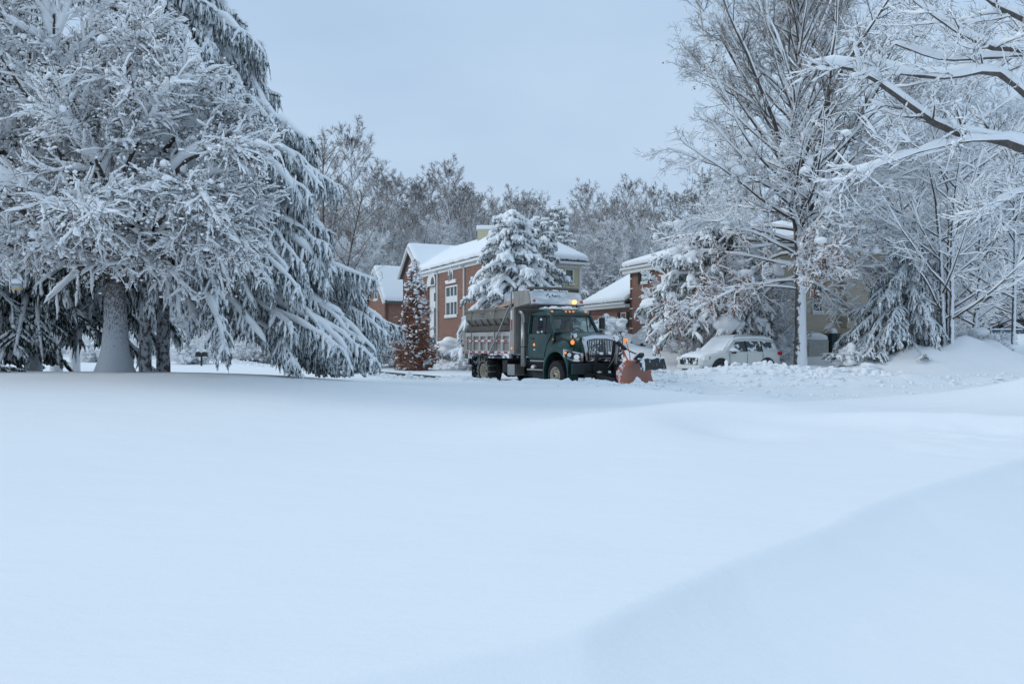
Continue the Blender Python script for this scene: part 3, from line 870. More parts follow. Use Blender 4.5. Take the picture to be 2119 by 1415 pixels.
sg = np.where(rng.uniform(size=n) < .5, -1., 1.); aa = np.radians(rng.normal(58, 14, n)) * sg; th = nrm(np.stack([tan[:, 0], tan[:, 1], 0 * aa], -1))
d = np.stack([th[:, 0] * np.cos(aa) - th[:, 1] * np.sin(aa), th[:, 0] * np.sin(aa) + th[:, 1] * np.cos(aa), tan[:, 2] * .6 - .25], -1)
Ls = rng.uniform(.30, .80, n) * (1.15 - .5 * ts)
Ps = march(p, nrm(d), Ls, 7, rng, .12, -.26); Rs = taper(np.full(n, .014), 7, .5)
Ps[..., 2] = np.maximum(Ps[..., 2], .1)
tubes(foliage, Ps, Rs + .022, 4, jitter=.4, rng=rng); tubes(foliage, Pb[:, 3:], np.full((len(Pb), 9), .06), 5, jitter=.4, rng=rng)
snowcap(sn, Ps, Rs, .062 * rng.uniform(.3, 1.4, n), rng, 6, .50, .5, keep=.75, hp=.35)
def hang(P_, cnt, t0, l0, l1):
    idx = np.repeat(np.arange(len(P_)), cnt); n = len(idx); p, tan = sample(P_, idx, rng.uniform(t0, 1, n))
    d = nrm(np.stack([tan[:, 0] * .22, tan[:, 1] * .22, -np.ones(n)], -1) + rng.normal(0, .14, (n, 3))); Ln = rng.uniform(l0, l1, n) * rng.uniform(.5, 1, n)
    Ln = np.minimum(Ln, np.maximum(p[:, 2] - .15, .04)) * np.where(p[:, 2] < 2.6, np.interp(p[:, 0], [2., 4.0], [.45, 1.]), 1.); return march(p, d, Ln, 5, rng, .09, -.2)
S = np.concatenate([hang(Pb, 130, .18, .25, .75), hang(Ps, 18, .1, .12, .50)])
rS = rng.uniform(.010, .021, len(S)); tubes(foliage, S, rS[:, None] * np.array([.7, 1.2, 1.2, .9, .3])[None], 3, jitter=.3, rng=rng)
sel = rng.uniform(size=len(S)) < .42; i0 = rng.integers(0, 3, sel.sum()); Sq = S[sel]
seg_ = np.stack([Sq[np.arange(len(Sq)), i0], Sq[np.arange(len(Sq)), i0 + 1], Sq[np.arange(len(Sq)), i0 + 2]], 1) + nrm(rng.standard_normal((len(Sq), 1, 3))) * .018
tubes(sn, seg_, rng.uniform(.010, .026, len(Sq))[:, None] * np.array([.25, 1, .4])[None], 4, jitter=.25, rng=rng)
ta = Acc(); trunk_flare(ta, [(0, 0, -.6), (-.04, 0, 1.2), (.02, 0, 4.5), (0, 0, 15.2)], [.185, .18, .15, .03], 1.3, rng=rng); obj('trunk', ta, M['bark_spruce'], T, smooth=True)
obj('boughs', wood, M['bark'], T, smooth=True)
# the rest of the crown, behind and to the left, kept clear of the ground
root2 = T
conifer(T, 0, 0, 0, 15.2, lambda hf, ga: (5.0 * (1 - hf) ** .8 + .2), np.random.default_rng(20), nb=110, base=.24, droop=.60, lift=.20, strand=.6, nstr=56, nsec=11, snow=.17,
        strand_r=.028, snowsec=.5, blob=.12, trunkpart=False, boughs=False, F_=foliage, S_=sn)
# the second dark trunk beside it
x2, y2 = at(301, 0, 22.4)[0], 22.4
T = thing('spruce_tree', 'spruce with dark patchy trunk standing between the broad trunk and the road-side spruce', 'tree', (x2, y2, gz(x2, y2)), 0, 'trees of the left clump')
conifer(T, 0, 0, 0, 12.5, lambda hf, ga: 3.6 * (1 - hf) ** .8 + .2, np.random.default_rng(22), nb=60, base=.26, droop=.7, lift=.15, strand=.7, nstr=50, nsec=9, snow=.17,
        trunk_r=.165, flare=1.3, strand_r=.03, snowsec=.5, mats=('bark_spruce', 'needle_dark', 'snow_tree'))
# spruces behind and left of the broad trunk
for (px, Y, h, r, tr, sd, lab, kw) in (
        (70, 24.5, 12, 4.6, .24, 23, 'dark low-hanging spruce behind the crown at the far left edge', dict(base=.20)),
        (117, 29.5, 12, 3.9, .22, 24, 'frosted slim spruce trunk standing second behind the left clump', dict(base=.31)),
        (155, 33, 12, 3.6, .20, 25, 'farthest slim spruce trunk seen between the left trunks', dict(base=.34)),
        (-190, 22, 13, 4.2, .30, 26, 'dark spruce mostly outside the left edge with one snowy bough reaching in', dict(base=.14))):
    x = at(px, 0, Y)[0]
    T = thing('spruce_tree', lab, 'tree', (x, Y, gz(x, Y)), 0, 'trees of the left clump')
    conifer(T, 0, 0, 0, h, lambda hf, ga, r=r: r * (1 - hf) ** .8 + .2, np.random.default_rng(sd), nb=70, droop=.75, lift=.12, strand=.42, nstr=120, nsec=18, snow=.08,
            trunk_r=tr, strand_r=.022, snowsec=.45, mats=('bark_frost', 'needle_dark', 'snow_tree'), skipstrandsnow=.14, flare=1.5, **kw)

# ============================================================ broadleaf trees
def broadleaf(root, P0, R0, rng, levels, snow, mats=('bark', 'twig', 'snow_tree'), trunks=None, extra=None, snowtop=None, k0=8, kt=3, forks=0, forksize=.1, dabs=0, soft=False):
    """grow twigs on the given limbs. levels: list of dict(count, L, ang, N, trop, ...). trunks drawn separately"""
    wood, twig, sn = Acc(), Acc(), Acc()
    tubes(wood, P0, R0, k0, jitter=.03, rng=rng)
    snowcap(sn, P0, R0, snow[0], rng, 8, .18, .5, hp=.6)
    P, R = P0, R0; allp = [P0]
    for li, lv in enumerate(levels):
        lv = dict(lv); lf = lv.pop('Lf', None); keep = lv.pop('keep', 1.)
        if lf is not None: lv['L'] = lf(P)
        P2, R2, idx, t = grow(P, R, rng=rng, **lv)
        tgt = wood if li == 0 else twig
        tubes(tgt, P2, R2, 5 if li == 0 else (4 if li == 1 else kt))
        S = snow[min(li + 1, len(snow) - 1)]
        if snowtop is not None:
            S = S * snowtop(P2[:, -1])
        if soft and li < 2: softcap(sn, P2, R2, S, keep, rng, li)
        elif keep > 0: snowcap(sn, P2, R2, S, rng, 6 if li < 2 else 5, .35, .5, keep=keep, hp=.7)
        P, R = P2, R2; allp.append(P2)
    if forks:
        Pm = allp[2] if len(allp) > 2 else allp[-1]
        ii = rng.integers(0, len(Pm), forks); pts = Pm[ii, rng.integers(0, Pm.shape[1], forks)]
        sz = forksize * rng.lognormal(0, .4, forks)
        if snowtop is not None: w = snowtop(pts); pts, sz = pts[w > .4], sz[w > .4]
        blobs(sn, pts, sz, rng, 1, .2, .7)
    if dabs:
        Pm = allp[-1]; ii = rng.integers(0, len(Pm), dabs); blobs(sn, Pm[ii, rng.integers(0, Pm.shape[1], dabs)] + [0, 0, .012], .021 * rng.lognormal(0, .45, dabs), rng, 0, .1, .8)
    if extra: extra(allp, root)
    obj('limbs', wood, M[mats[0]], root, smooth=True)
    obj('twigs', twig, M[mats[1]], root, smooth=False)
    obj('snow_load', sn, M[mats[2]], root, smooth=True)
    return allp

def softcap(sn, P, R, S, keep, rng, li):
    m_ = rng.uniform(size=len(P)) < keep
    pillows(sn, P[m_], R[m_], S * rng.uniform(.55, 1.15, m_.sum()), rng, (14, 9)[li], (7, 6)[li], (.35, .42)[li])
# ---- the big snow-laden crown at the left (broad trunk at px 237)
rng = np.random.default_rng(31)
bx, by = at(237, 0, 20.3)[0], 20.3; bz = gz(bx, by)
T = thing('snow_laden_tree', 'big spreading bare tree thick with snow at the left, on a broad flared trunk', 'tree', (bx, by, bz), 0, 'trees of the left clump')
ta = Acc(); top = at(236, 540, 20.0) - Vector((bx, by, bz))
Pt, Rt = trunk_flare(ta, [(0, 0, -.5), (.03, 0, .8), (0, 0, 2.4), tuple(top), tuple(top + Vector((-.5, -.2, 2.0)))], [.40, .285, .245, .215, .13], 2.2, rng=rng, rough=.04, h=1.0)
obj('trunk', ta, M['bark_plastered'], T, smooth=True)
o_ = Vector((bx, by, bz))
def L_(pts): return limb_curve([at(*p) - o_ for p in pts], 10)
LI = [
 ([(236, 560, 20), (300, 500, 18.5), (400, 440, 17.5), (545, 415, 17)], .13),
 ([(236, 575, 20), (320, 540, 18.5), (430, 505, 17.5), (560, 520, 17)], .10),
 ([(225, 570, 20), (260, 450, 18.5), (340, 340, 18), (540, 265, 17.5)], .15),
 ([(225, 560, 20), (250, 400, 19), (285, 280, 18.5), (345, 205, 18)], .14),
 ([(215, 560, 20), (215, 380, 19), (235, 200, 18.5), (285, 70, 18)], .15),
 ([(205, 560, 20), (170, 380, 19), (150, 180, 19), (215, -40, 18.5)], .15),
 ([(205, 565, 20), (120, 420, 19), (60, 240, 18.5), (70, -60, 18)], .14),
 ([(200, 570, 20), (90, 480, 18), (-20, 340, 17), (-110, 120, 17)], .14),
 ([(200, 575, 20), (110, 520, 18), (0, 500, 16.5), (-100, 400, 16)], .13),
 ([(215, 560, 20), (150, 470, 17.5), (60, 400, 15.8), (-60, 330, 15)], .12),
 ([(225, 560, 20), (230, 460, 17.5), (200, 330, 16), (120, 230, 15.5)], .13),
 ([(230, 560, 20), (300, 440, 17.5), (420, 330, 16), (530, 310, 15.5)], .13),
 ([(225, 560, 20), (300, 380, 18), (390, 280, 17), (480, 245, 17)], .13),
 ([(215, 550, 20), (190, 300, 17.5), (240, 170, 16.5), (300, 95, 16)], .13),
 ([(215, 550, 20), (120, 300, 17.5), (20, 140, 16.5), (-60, 20, 16)], .13),
 ([(215, 550, 20), (160, 250, 17.5), (110, 90, 16.5), (130, -90, 16)], .13),
 ([(225, 560, 20), (330, 470, 17.2), (380, 400, 16), (470, 390, 15.3)], .11),
 ([(225, 560, 20), (180, 480, 17), (160, 430, 15.5), (200, 420, 14.5)], .10),
 ([(225, 560, 20), (240, 400, 17), (300, 260, 16), (360, 165, 15.5)], .12),
 ([(205, 565, 20), (60, 380, 18), (-60, 200, 17.5), (-150, 20, 17)], .12),
 ([(225, 568, 20), (300, 520, 18), (370, 470, 17), (500, 470, 16.4)], .10),
]
LI = [([(x if x < 300 else 300 + (x - 300) * .72, y, Y) for x, y, Y in p], r) for p, r in LI]
P0 = np.stack([L_(p) for p, r in LI]); R0 = np.stack([np.linspace(r, r * .3, 10) for p, r in LI]) * .8
broadleaf(T, P0, R0, rng, [
    dict(count=17, t0=.18, ang=(30, 12), L=1.9, N=9, wander=.085, trop=-.03, rr=.5, flat=.6, endshort=.5),
    dict(count=10, t0=.06, ang=(32, 13), L=.9, N=8, wander=.12, trop=-.03, rr=.5, flat=.5, endshort=.4, rmin=.0075, keep=.9),
    dict(count=9, t0=.05, ang=(42, 20), L=.42, N=4, wander=.16, trop=.0, rr=.6, flat=.0, endshort=.4, rmin=.0058, keep=0.14)],
    [.18, .125, .050, .032], mats=('bark', 'twig', 'snow_tree'), forks=150, forksize=.05, dabs=30000, soft=True)

# ---- the near tree whose trunk stands outside the right edge
rng = np.random.default_rng(41)
rx, ry = at(2290, 0, 15.5)[0], 15.5; rz = gz(rx, ry)
T = thing('snowy_tree', 'near bare tree whose thick snow-capped boughs reach in from the top right corner', 'tree', (rx, ry, rz))
o_ = Vector((rx, ry, rz)); ta = Acc()
trunk_flare(ta, [(0, 0, -.5), (0, 0, 1.5), (.05, 0, 3.5), (.1, .1, 6.5), (.3, .2, 10)], [.34, .28, .26, .2, .1], 1.6, rng=rng)
obj('trunk', ta, M['bark_oak'], T, smooth=True)
LI = [
 ([(2290, 430, 15.5), (2190, 345, 15), (2070, 290, 14.8), (1960, 268, 14.6), (1860, 200, 14.5), (1775, 145, 14.4), (1680, 132, 14.4)], .085),
 ([(2290, 330, 15.5), (2150, 220, 15), (2060, 150, 14.6), (1960, 160, 14.5), (1860, 150, 14.5), (1780, 125, 14.5)], .06),
 ([(2290, 270, 15.5), (2160, 120, 15), (2040, 95, 14.6), (1960, 50, 14.5), (1890, 0, 14.5)], .06),
 ([(2290, 230, 15.5), (2160, 125, 16), (2060, 118, 15.8), (1950, 122, 15.7), (1850, 90, 15.7)], .055),
 ([(2290, 180, 15.5), (2150, 60, 15), (2060, 10, 14.6), (1990, -50, 14.5)], .06),
 ([(2290, 450, 15.5), (2150, 310, 15), (2040, 290, 14.6), (1950, 302, 14.4), (1840, 335, 14.3), (1750, 372, 14.2)], .035),
 ([(2290, 300, 15.5), (2180, 150, 16.5), (2090, 30, 16.8), (2000, -30, 17)], .05),
 ([(2290, 420, 15.5), (2190, 400, 15.2), (2110, 400, 15), (2040, 440, 14.8)], .022),
]
P0 = np.stack([limb_curve([at(*p) - o_ for p in pts], 14) for pts, r in LI]); R0 = np.stack([np.linspace(r * 1.25, r * .3, 14) for p, r in LI])
broadleaf(T, P0, R0, rng, [
    dict(count=10, t0=.22, ang=(42, 12), L=1.5, N=9, wander=.07, trop=.035, rr=.38, endshort=.5, flat=.2),
    dict(count=8, t0=.12, ang=(45, 14), L=.7, N=6, wander=.09, trop=.04, rr=.45, rmin=.0055),
    dict(count=5, t0=.2, ang=(42, 16), L=.3, N=4, wander=.12, trop=.03, rr=.6, rmin=.0042, keep=.12)],
    [.118, .050, .021, .013], mats=('bark_near', 'twig', 'snow_tree'))

# ---- pin oak on the verge, trunk at px 1657
rng = np.random.default_rng(51)
ox, oy = at(1657, 0, 36.0)[0], 36.0; oz = gz(ox, oy)
T = thing('pin_oak', 'tall bare oak with a few brown leaves and wind-plastered trunk beside the parked car', 'tree', (ox, oy, oz)); T.scale = (1.2, 1.2, 1.2)
o_ = Vector((ox, oy, oz)); ta = Acc()
stem = limb_curve([(0, 0, -.5), (0, 0, 2.4), (-.05, 0, 4.5), (-.25, .1, 7.5), (-.1, 0, 11), (.1, .1, 17)], 26)
Rst = np.interp(stem[:, 2], [-.5, .2, 1, 4.5, 8, 11.5, 17], [.34, .25, .205, .175, .12, .075, .02])
tubes(ta, stem[None], Rst[None], 14, jitter=.04, rng=rng)
obj('trunk', ta, M['bark_oak'], T, smooth=True)
# limbs: low ones droop, middle ones reach out and sweep up, several leaders climb beside the stem
nl = 104; zz = 2.75 + 11.1 * (np.arange(nl) / nl) ** 1.0
ga = np.arange(nl) * 2.4 + rng.normal(0, .35, nl)
el = np.radians(np.interp(zz, [2.7, 4.5, 7, 10, 14], [2, 14, 28, 42, 56]) + rng.normal(0, 7, nl))
LL = np.interp(zz, [3.3, 4.2, 5.5, 8, 11, 14], [4.3, 5.2, 5.9, 6.0, 5.2, 3.6]) * rng.uniform(.8, 1.12, nl)
trop = np.interp(zz, [3.3, 4.5, 7, 14], [-.055, -.02, .05, .08])
nlead = 9; zz = np.concatenate([zz, rng.uniform(5.0, 7.6, nlead)]); ga = np.concatenate([ga, np.arange(nlead) * 2.4 + .5]); el = np.concatenate([el, np.radians(rng.uniform(50, 66, nlead))])
LL = np.concatenate([LL, rng.uniform(8.5, 10.5, nlead)]); trop = np.concatenate([trop, np.full(nlead, .03)])
low = (zz < 5.2) & (np.sin(ga) < -.15); el = np.where(low, el + .55, el); LL = np.where(low, LL * .7, LL)
p0 = np.stack([np.interp(zz, stem[:, 2], stem[:, 0]), np.interp(zz, stem[:, 2], stem[:, 1]), zz], -1)
d0 = np.stack([np.cos(ga) * np.cos(el), np.sin(ga) * np.cos(el), np.sin(el)], -1)
P0 = march(p0, d0, LL, 12, rng, .075, trop)
R0 = taper(np.concatenate([np.interp(zz[:nl], [3.3, 5, 14], [.042, .06, .032]), np.full(nlead, .085)]), 12, .2)
leafy = {}
def oak_leaves(allp, root):
    a = Acc(); P = np.concatenate([p.reshape(-1, 3) for p in allp[2:]])
    q = P[rng.integers(0, len(P), 60000)]
    w = sm((5.8 - q[:, 2]) / 2.2) * (.2 + .9 * sm((fbm(q[:, 0], q[:, 2], 1.5, 2) + .12) * 4)) * (.3 + .7 * sm((1.2 - q[:, 0]) / 2.5))
    w = np.maximum(w, .012)
    q = q[rng.uniform(size=len(q)) < w]
    q = np.repeat(q, 2, 0) + rng.normal(0, .05, (len(q) * 2, 3))
    leaves(a, q, .05, rng, 1.)
    obj('leaves', a, M['leaf_oak'], root)
broadleaf(T, P0, R0, rng, [
    dict(count=14, t0=.26, ang=(42, 13), L=1.75, N=7, wander=.11, trop=.02, rr=.5, flat=.2, endshort=.4, rmin=.009),
    dict(count=8, t0=.1, ang=(44, 14), L=.72, N=4, wander=.13, trop=.0, rr=.5, rmin=.006, keep=.9),
    dict(count=3, t0=.1, ang=(40, 16), L=.36, N=3, wander=.15, trop=.0, rr=.5, rmin=.0045, keep=.6)],
    [.085, .06, .044, .03], mats=('bark', 'twig', 'snow_tree'), forks=700, forksize=.10,
    snowtop=lambda p: .12 + .88 * sm((10.0 - p[:, 2]) / 5.0), extra=oak_leaves)

# ============================================================ right-hand grove
def bare_tree(root, h, spread, rng, nl=26, t0=.25, r=.16, snow=(.07, .05, .04, .03), lv2=7, lv3=5, mats=('bark_oak', 'bark', 'twig', 'snow_tree'), stems=1, lean=0., top=None, el=(25, 62), lean_x=0, rmin=.006, crownsnow=None, k=6, L2=.36, L3=.42):
    ta = Acc(); P0s, R0s = [], []
    for s in range(stems):
        an = s * 2.4 + rng.uniform(0, 1); off = .16 * (stems > 1)
        b = np.array([math.cos(an) * off, math.sin(an) * off, -.5]); tp = np.array([math.cos(an) * lean + lean_x, math.sin(an) * lean, h])
        mid = (b * .5 + tp * .5) + rng.normal(0, .15, 3) * [1, 1, 0] - np.array([tp[0] * .15, tp[1] * .15, 0])
        stem = limb_curve([b, b * .75 + mid * .25 + [0, 0, .3], mid, tp * .75 + mid * .25, tp], 16)
        Rs = np.linspace(1, .12, 16) ** .9 * r; Rs[0:2] *= 1.25
        tubes(ta, stem[None], Rs[None], 9, jitter=.05, rng=rng)
        n = nl // stems; u = t0 + (1 - t0) * (np.arange(n) + .5) / n
        p0, tan = sample(stem[None], np.zeros(n, int), u)
        ga = np.arange(n) * 2.4 + rng.uniform(0, 6); e_ = np.radians(np.interp(u, [t0, 1], el) + rng.normal(0, 7, n))
        d = np.stack([np.cos(ga) * np.cos(e_), np.sin(ga) * np.cos(e_), np.sin(e_)], -1)
        LL = spread * np.sin(np.clip((u - t0) / (1 - t0) * .80 + .28, 0, 1) * PI) ** .6 * rng.uniform(.8, 1.15, n) + .5
        P0s.append(march(p0, d, LL, 8, rng, .07, .03)); R0s.append(taper(np.interp(u, [t0, 1], [r * .42, r * .14]), 8, .25))
    obj('trunk', ta, M[mats[0]], root, smooth=True)
    P0, R0 = np.concatenate(P0s), np.concatenate(R0s)
    wood, twig, sn = Acc(), Acc(), Acc()
    tubes(wood, P0, R0, 5); snowcap(sn, P0, R0, snow[0] * (crownsnow(P0[:, -1]) if crownsnow else np.ones(len(P0))), rng, k, .3, .5, hp=.7)
    L = np.linalg.norm(P0[:, -1] - P0[:, 0], axis=1)
    P1, R1, i1, t1 = grow(P0, R0, lv2, rng, t0=.15, ang=(40, 13), L=L * L2, N=5, wander=.12, trop=.02, rr=.5, flat=.2, rmin=rmin * 1.3)
    P2, R2, i2, t2 = grow(P1, R1, lv3, rng, t0=.1, ang=(42, 15), L=L[i1] * L2 * L3, N=4, wander=.16, trop=.01, rr=.6, rmin=rmin)
    tubes(twig, P1, R1, 4); tubes(twig, P2, R2, 3)
    snowcap(sn, P1, R1, snow[1] * (crownsnow(P1[:, -1]) if crownsnow else np.ones(len(P1))), rng, 5, .35, .5, hp=.7)
    snowcap(sn, P2, R2, snow[2] * (crownsnow(P2[:, -1]) if crownsnow else np.ones(len(P2))), rng, 4, .35, .5, keep=.9, hp=.7)
    obj('limbs', wood, M[mats[1]], root, smooth=True)
    obj('twigs', twig, M[mats[2]], root)
    obj('snow_load', sn, M[mats[3]], root, smooth=True)
    return root

gp = (
 (1962, 0, 34.6, 11.0, 4.4, 4, 'multi-stemmed bare tree growing out of the snow heap right of the tan house', dict(nl=72, lean=1.2, r=.12, t0=.2, lv2=9, lv3=6)),
 (2096, 0, 36, 11, 4.0, 1, 'slim bare tree with snow down its right side in front of the trampoline', dict(nl=36, r=.11, t0=.35, lv2=9, lv3=6)),
 (1890, 0, 40, 10.5, 4.5, 2, 'bare twin-stemmed tree behind the leaning hemlock', dict(nl=46, r=.14, t0=.25, lean=.8, lv2=8, lv3=6)),
 (2010, 0, 42, 11, 5.0, 1, 'bare tree behind the snow heap, left of the trampoline', dict(nl=42, r=.15, t0=.25, lv2=9, lv3=6)),
 (2150, 0, 44, 12, 5.5, 1, 'bare tree at the right edge behind the trampoline', dict(nl=44, r=.16, t0=.2, lv2=9, lv3=6)),
)
for i, (px, py, Y, h, sp, st, lab, kw) in enumerate(gp):
    x = at(px, 0, Y)[0]
    T = thing('snowy_tree', lab, 'tree', (x, Y, gz(x, Y)), 0, 'bare trees right of the tan house')
    bare_tree(T, h, sp, np.random.default_rng(60 + i), stems=st, **kw)

for (px, Y, h, sp, sd, lab) in ((1548, 42.5, 5.6, 2.3, 66, 'small frosted tree filling the corner between the weeping pine and the tan house'), (1415, 43.5, 5.0, 2.2, 67, 'small frosted tree behind the left side of the weeping pine'), (1600, 41.5, 3.6, 1.6, 68, 'low frosted bush-like tree under the tan wall beside the oak')):
    x = at(px, 0, Y)[0]; T = thing('snowy_tree', lab, 'tree', (x, Y, gz(x, Y)))
    bare_tree(T, h, sp, np.random.default_rng(sd), nl=60, r=.06, t0=.1, lv2=10, lv3=7, stems=3, lean=1.0, el=(15, 60), snow=(.10, .075, .06))

# ---- leaning hemlock, dark with snow, bent to the left down to the snow
hx, hy = at(1858, 0, 35.8)[0], 35.8
T = thing('hemlock_tree', 'dark green hemlock with a leaning trunk and boughs bent down to the snow', 'tree', (hx, hy, gz(hx, hy) - .35))
conifer(T, 0, 0, 0, 5.6, lambda hf, ga: (2.6 * (1 - hf) ** .7 + .3) * (1 + .15 * np.cos(ga - PI)), np.random.default_rng(71), nb=120, base=.16, droop=.85, lift=.35, strand=.30, nstr=50, nsec=20,
        snow=.045, trunk_r=.10, lean=(1.0, .2), mats=('bark_oak', 'needle', 'snow_tree'), strand_r=.024, snowsec=.85, seclen=.34, skipstrandsnow=.34, secdroop=-.25, strandsnow=.04)

# ---- the spruce in front of the left house
sx, sy = at(1058, 0, 46)[0], 46.
T = thing('snowy_spruce', 'broad snow-burdened spruce with drooping white boughs in front of the cream-sided house', 'tree', (sx, sy, gz(sx, sy)))
conifer(T, 0, 0, 0, 8.6, lambda hf, ga: 3.7 * (1 - hf) ** .66 + .12, np.random.default_rng(72), nb=135, base=.10, top=.96, droop=.72, lift=.30, strand=.32, nstr=26, nsec=10,
        snow=.26, trunk_r=.18, mats=('bark_spruce', 'needle', 'snow_tree'), strand_r=.05, snowsec=.62, blob=.24, seclen=.5, skipstrandsnow=.25, strandsnow=.07)
sx, sy = at(1118, 0, 49)[0], 49.
T = thing('snowy_spruce', 'second darker spruce just right of the broad one before the house', 'tree', (sx, sy, gz(sx, sy)))
conifer(T, 0, 0, 0, 8.4, lambda hf, ga: 2.6 * (1 - hf) ** .66 + .12, np.random.default_rng(73), nb=70, base=.12, top=.96, droop=.6, lift=.38, strand=.35, nstr=26, nsec=9,
        snow=.16, trunk_r=.16, mats=('bark_spruce', 'needle', 'snow_tree'), strand_r=.05, snowsec=.55, blob=.15, skipstrandsnow=.2, strandsnow=.06)

# ---- weeping pine laden with round snow pillows in front of the brick house
wx, wy = at(1482, 0, 40)[0], 40.
T = thing('weeping_pine', 'weeping pine hung with round pillows of snow in front of the brick and tan house', 'tree', (wx, wy, gz(wx, wy)))
conifer(T, 0, 0, 0, 6.9, lambda hf, ga: (3.0 * (1 - hf) ** .38 + .3) * (1 + .12 * np.cos(ga - PI)), np.random.default_rng(74), nb=110, base=.30, top=.95, droop=.62, lift=.40, strand=.42, nstr=22, nsec=9,
        snow=.16, trunk_r=.16, mats=('bark_spruce', 'needle_far', 'snow_tree'), strand_r=.05, snowsec=.75, blob=.34, seclen=.55, tipup=0, skipstrandsnow=.45, strandsnow=.07)

# ---- columnar beech with dry brown leaves
cx, cy = at(858, 0, 46.5)[0], 46.5
T = thing('columnar_oak', 'narrow tree thick with dry russet leaves and dabs of snow left of the truck', 'tree', (cx, cy, gz(cx, cy) - .05)); T.scale = (1.2, 1.2, 1.08)
rng = np.random.default_rng(81)
bz = gz(cx, cy)
def colr(z): return np.interp(z, [0, .5, 1.4, 2.2, 3.2, 4.2, 5.2, 6.1], [1.05, 1.30, 1.15, .90, .76, .60, .38, .08])
ta = Acc(); trunk_flare(ta, [(0, 0, -.4), (0, 0, 1), (.02, 0, 3), (0, 0, 5.4)], [.09, .07, .045, .015], 1.4, rng=rng)
obj('trunk', ta, M['bark'], T, smooth=True)
n = 90; zz = rng.uniform(.1, 4.6, n); ga = rng.uniform(0, 6.28, n); P = []
p0 = np.stack([0 * zz, 0 * zz, zz], -1); Lb = colr(zz + .5) * 1.1
d = np.stack([np.cos(ga), np.sin(ga), np.full(n, .55)], -1)
P0 = march(p0, nrm(d), Lb * 1.15, 6, rng, .06, .03); R0 = taper(np.full(n, .014), 6)
P1, R1, _, _ = grow(P0, R0, 8, rng, L=.45, N=4, rmin=.006)
a = Acc(); tubes(a, P0, R0, 4); tubes(a, P1, R1, 3); obj('twigs', a, M['twig'], T)
n = 26000; z = rng.uniform(0.02, 5.5, n) ** 1.0; z = 6.0 * rng.beta(1.1, 1.5, n); th = rng.uniform(0, 6.28, n)
rr = colr(z) * (1 + .22 * np.sin(3 * th + z * 2)) * (.80 + .25 * fbm(th * 2, z * 3, 1., 2)) * rng.uniform(0, 1, n) ** .35
q = np.stack([rr * np.cos(th), rr * np.sin(th), z + .02], -1)
keepm = fbm(q[:, 0] * 1.3 + 5, q[:, 2] * 1.3, .35, 2) > -.30 - .0 * z
keepm &= rng.uniform(size=n) < np.interp(z, [0, 2, 3.8, 4.6, 5.5], [1, .95, .85, .6, .3])
a = Acc(); leaves(a, q[keepm], .052, rng, 1.); obj('leaves', a, M['leaf_brown'], T)
ns = 3000; ii = rng.integers(0, n, ns); qs = q[ii]; w = np.interp(qs[:, 2], [0, 1.5, 3, 5.5], [.02, .16, .3, .8]); qs = qs[rng.uniform(size=ns) < w]
a = Acc(); blobs(a, qs * [1.03, 1.03, 1] + [0, 0, .05], .06 * rng.lognormal(0, .4, len(qs)), rng, 0, .2, .7)
snowcap(a, P1[::3], R1[::3], .035, rng, 4); obj('snow_load', a, M['snow_tree'], T, smooth=True)

# ---- small snow-covered shrubs
def shrub(lab, px, py, Y, w, h, seed, leaf=None, dense=1.0, group=None, blobn=60, bs=.13, name='snowy_shrub', dome=False):
    rng = np.random.default_rng(seed); x = at(px, 0, Y)[0]
    T = thing(name, lab, 'shrub', (x, Y, gz(x, Y) - .05), 0, group)
    n = int(40 * dense); ga = rng.uniform(0, 6.28, n); e_ = rng.uniform(.5, 1.35, n)
    d = np.stack([np.cos(ga) * np.cos(e_) * w / h, np.sin(ga) * np.cos(e_) * w / h, np.sin(e_)], -1)
    P0 = march(rng.normal(0, .1, (n, 3)) * [w, w, 0], nrm(d), h * rng.uniform(.7, 1.1, n), 6, rng, .10, -.04); R0 = taper(np.full(n, .014), 6)
    P1, R1, _, _ = grow(P0, R0, 9, rng, L=h * .38, N=4, rmin=.007, t0=.25); P2, R2, _, _ = grow(P1, R1, 5, rng, L=h * .18, N=3, rmin=.006)
    a = Acc(); tubes(a, P0, R0, 4); tubes(a, P1, R1, 3); tubes(a, P2, R2, 3); obj('twigs', a, M['twig'], T)
    s = Acc(); snowcap(s, P0, R0, .06, rng, 5); snowcap(s, P1, R1, .055, rng, 5); snowcap(s, P2, R2, .045, rng, 4)
    q = P1[rng.integers(0, len(P1), blobn), rng.integers(1, 4, blobn)]; blobs(s, q, bs * rng.lognormal(0, .35, blobn), rng, 1, .18, .8)
    if dome:
        v, f = ICO2; v, f = icosub(3); vv = v * [w * 1.0, w * .8, h * .42] * (1 + .13 * np.sin(v[:, :1] * 6 + seed) + .10 * np.sin(v[:, 1:2] * 9 + 1) + .09 * np.sin(v[:, 2:] * 8 + v[:, :1] * 4)) + [0, 0, h * .62]; s.add(vv, T=f)
        qq = rng.normal(0, 1, (2200, 3)); qq = nrm(qq) * [w * .95, w * .8, h * .5] * rng.uniform(.75, 1.0, (2200, 1)) + [0, 0, h * .45]; qq = qq[qq[:, 2] < h * .55]
        g = Acc(); leaves(g, qq, .06, rng); obj('needles', g, M['needle_far'], T)
    obj('snow_load', s, M['snow_tree'], T, smooth=True)
    return T
gS = 'snow-covered shrubs round the left house'
shrub('wide snow dome of a shrub under the tall white-framed window', 935, 0, 50, 1.15, 1.25, 91, dome=True, group=gS, blobn=30)
shrub('loose frosted shrub left of the russet tree against the brick garage', 812, 0, 52, 1.4, 2.5, 92, group=gS, dense=1.6, blobn=90)
shrub('tall frosted shrub at the left corner of the brick garage', 775, 0, 54, 1.5, 2.2, 93, group=gS, dense=1.6, blobn=120, bs=.16)
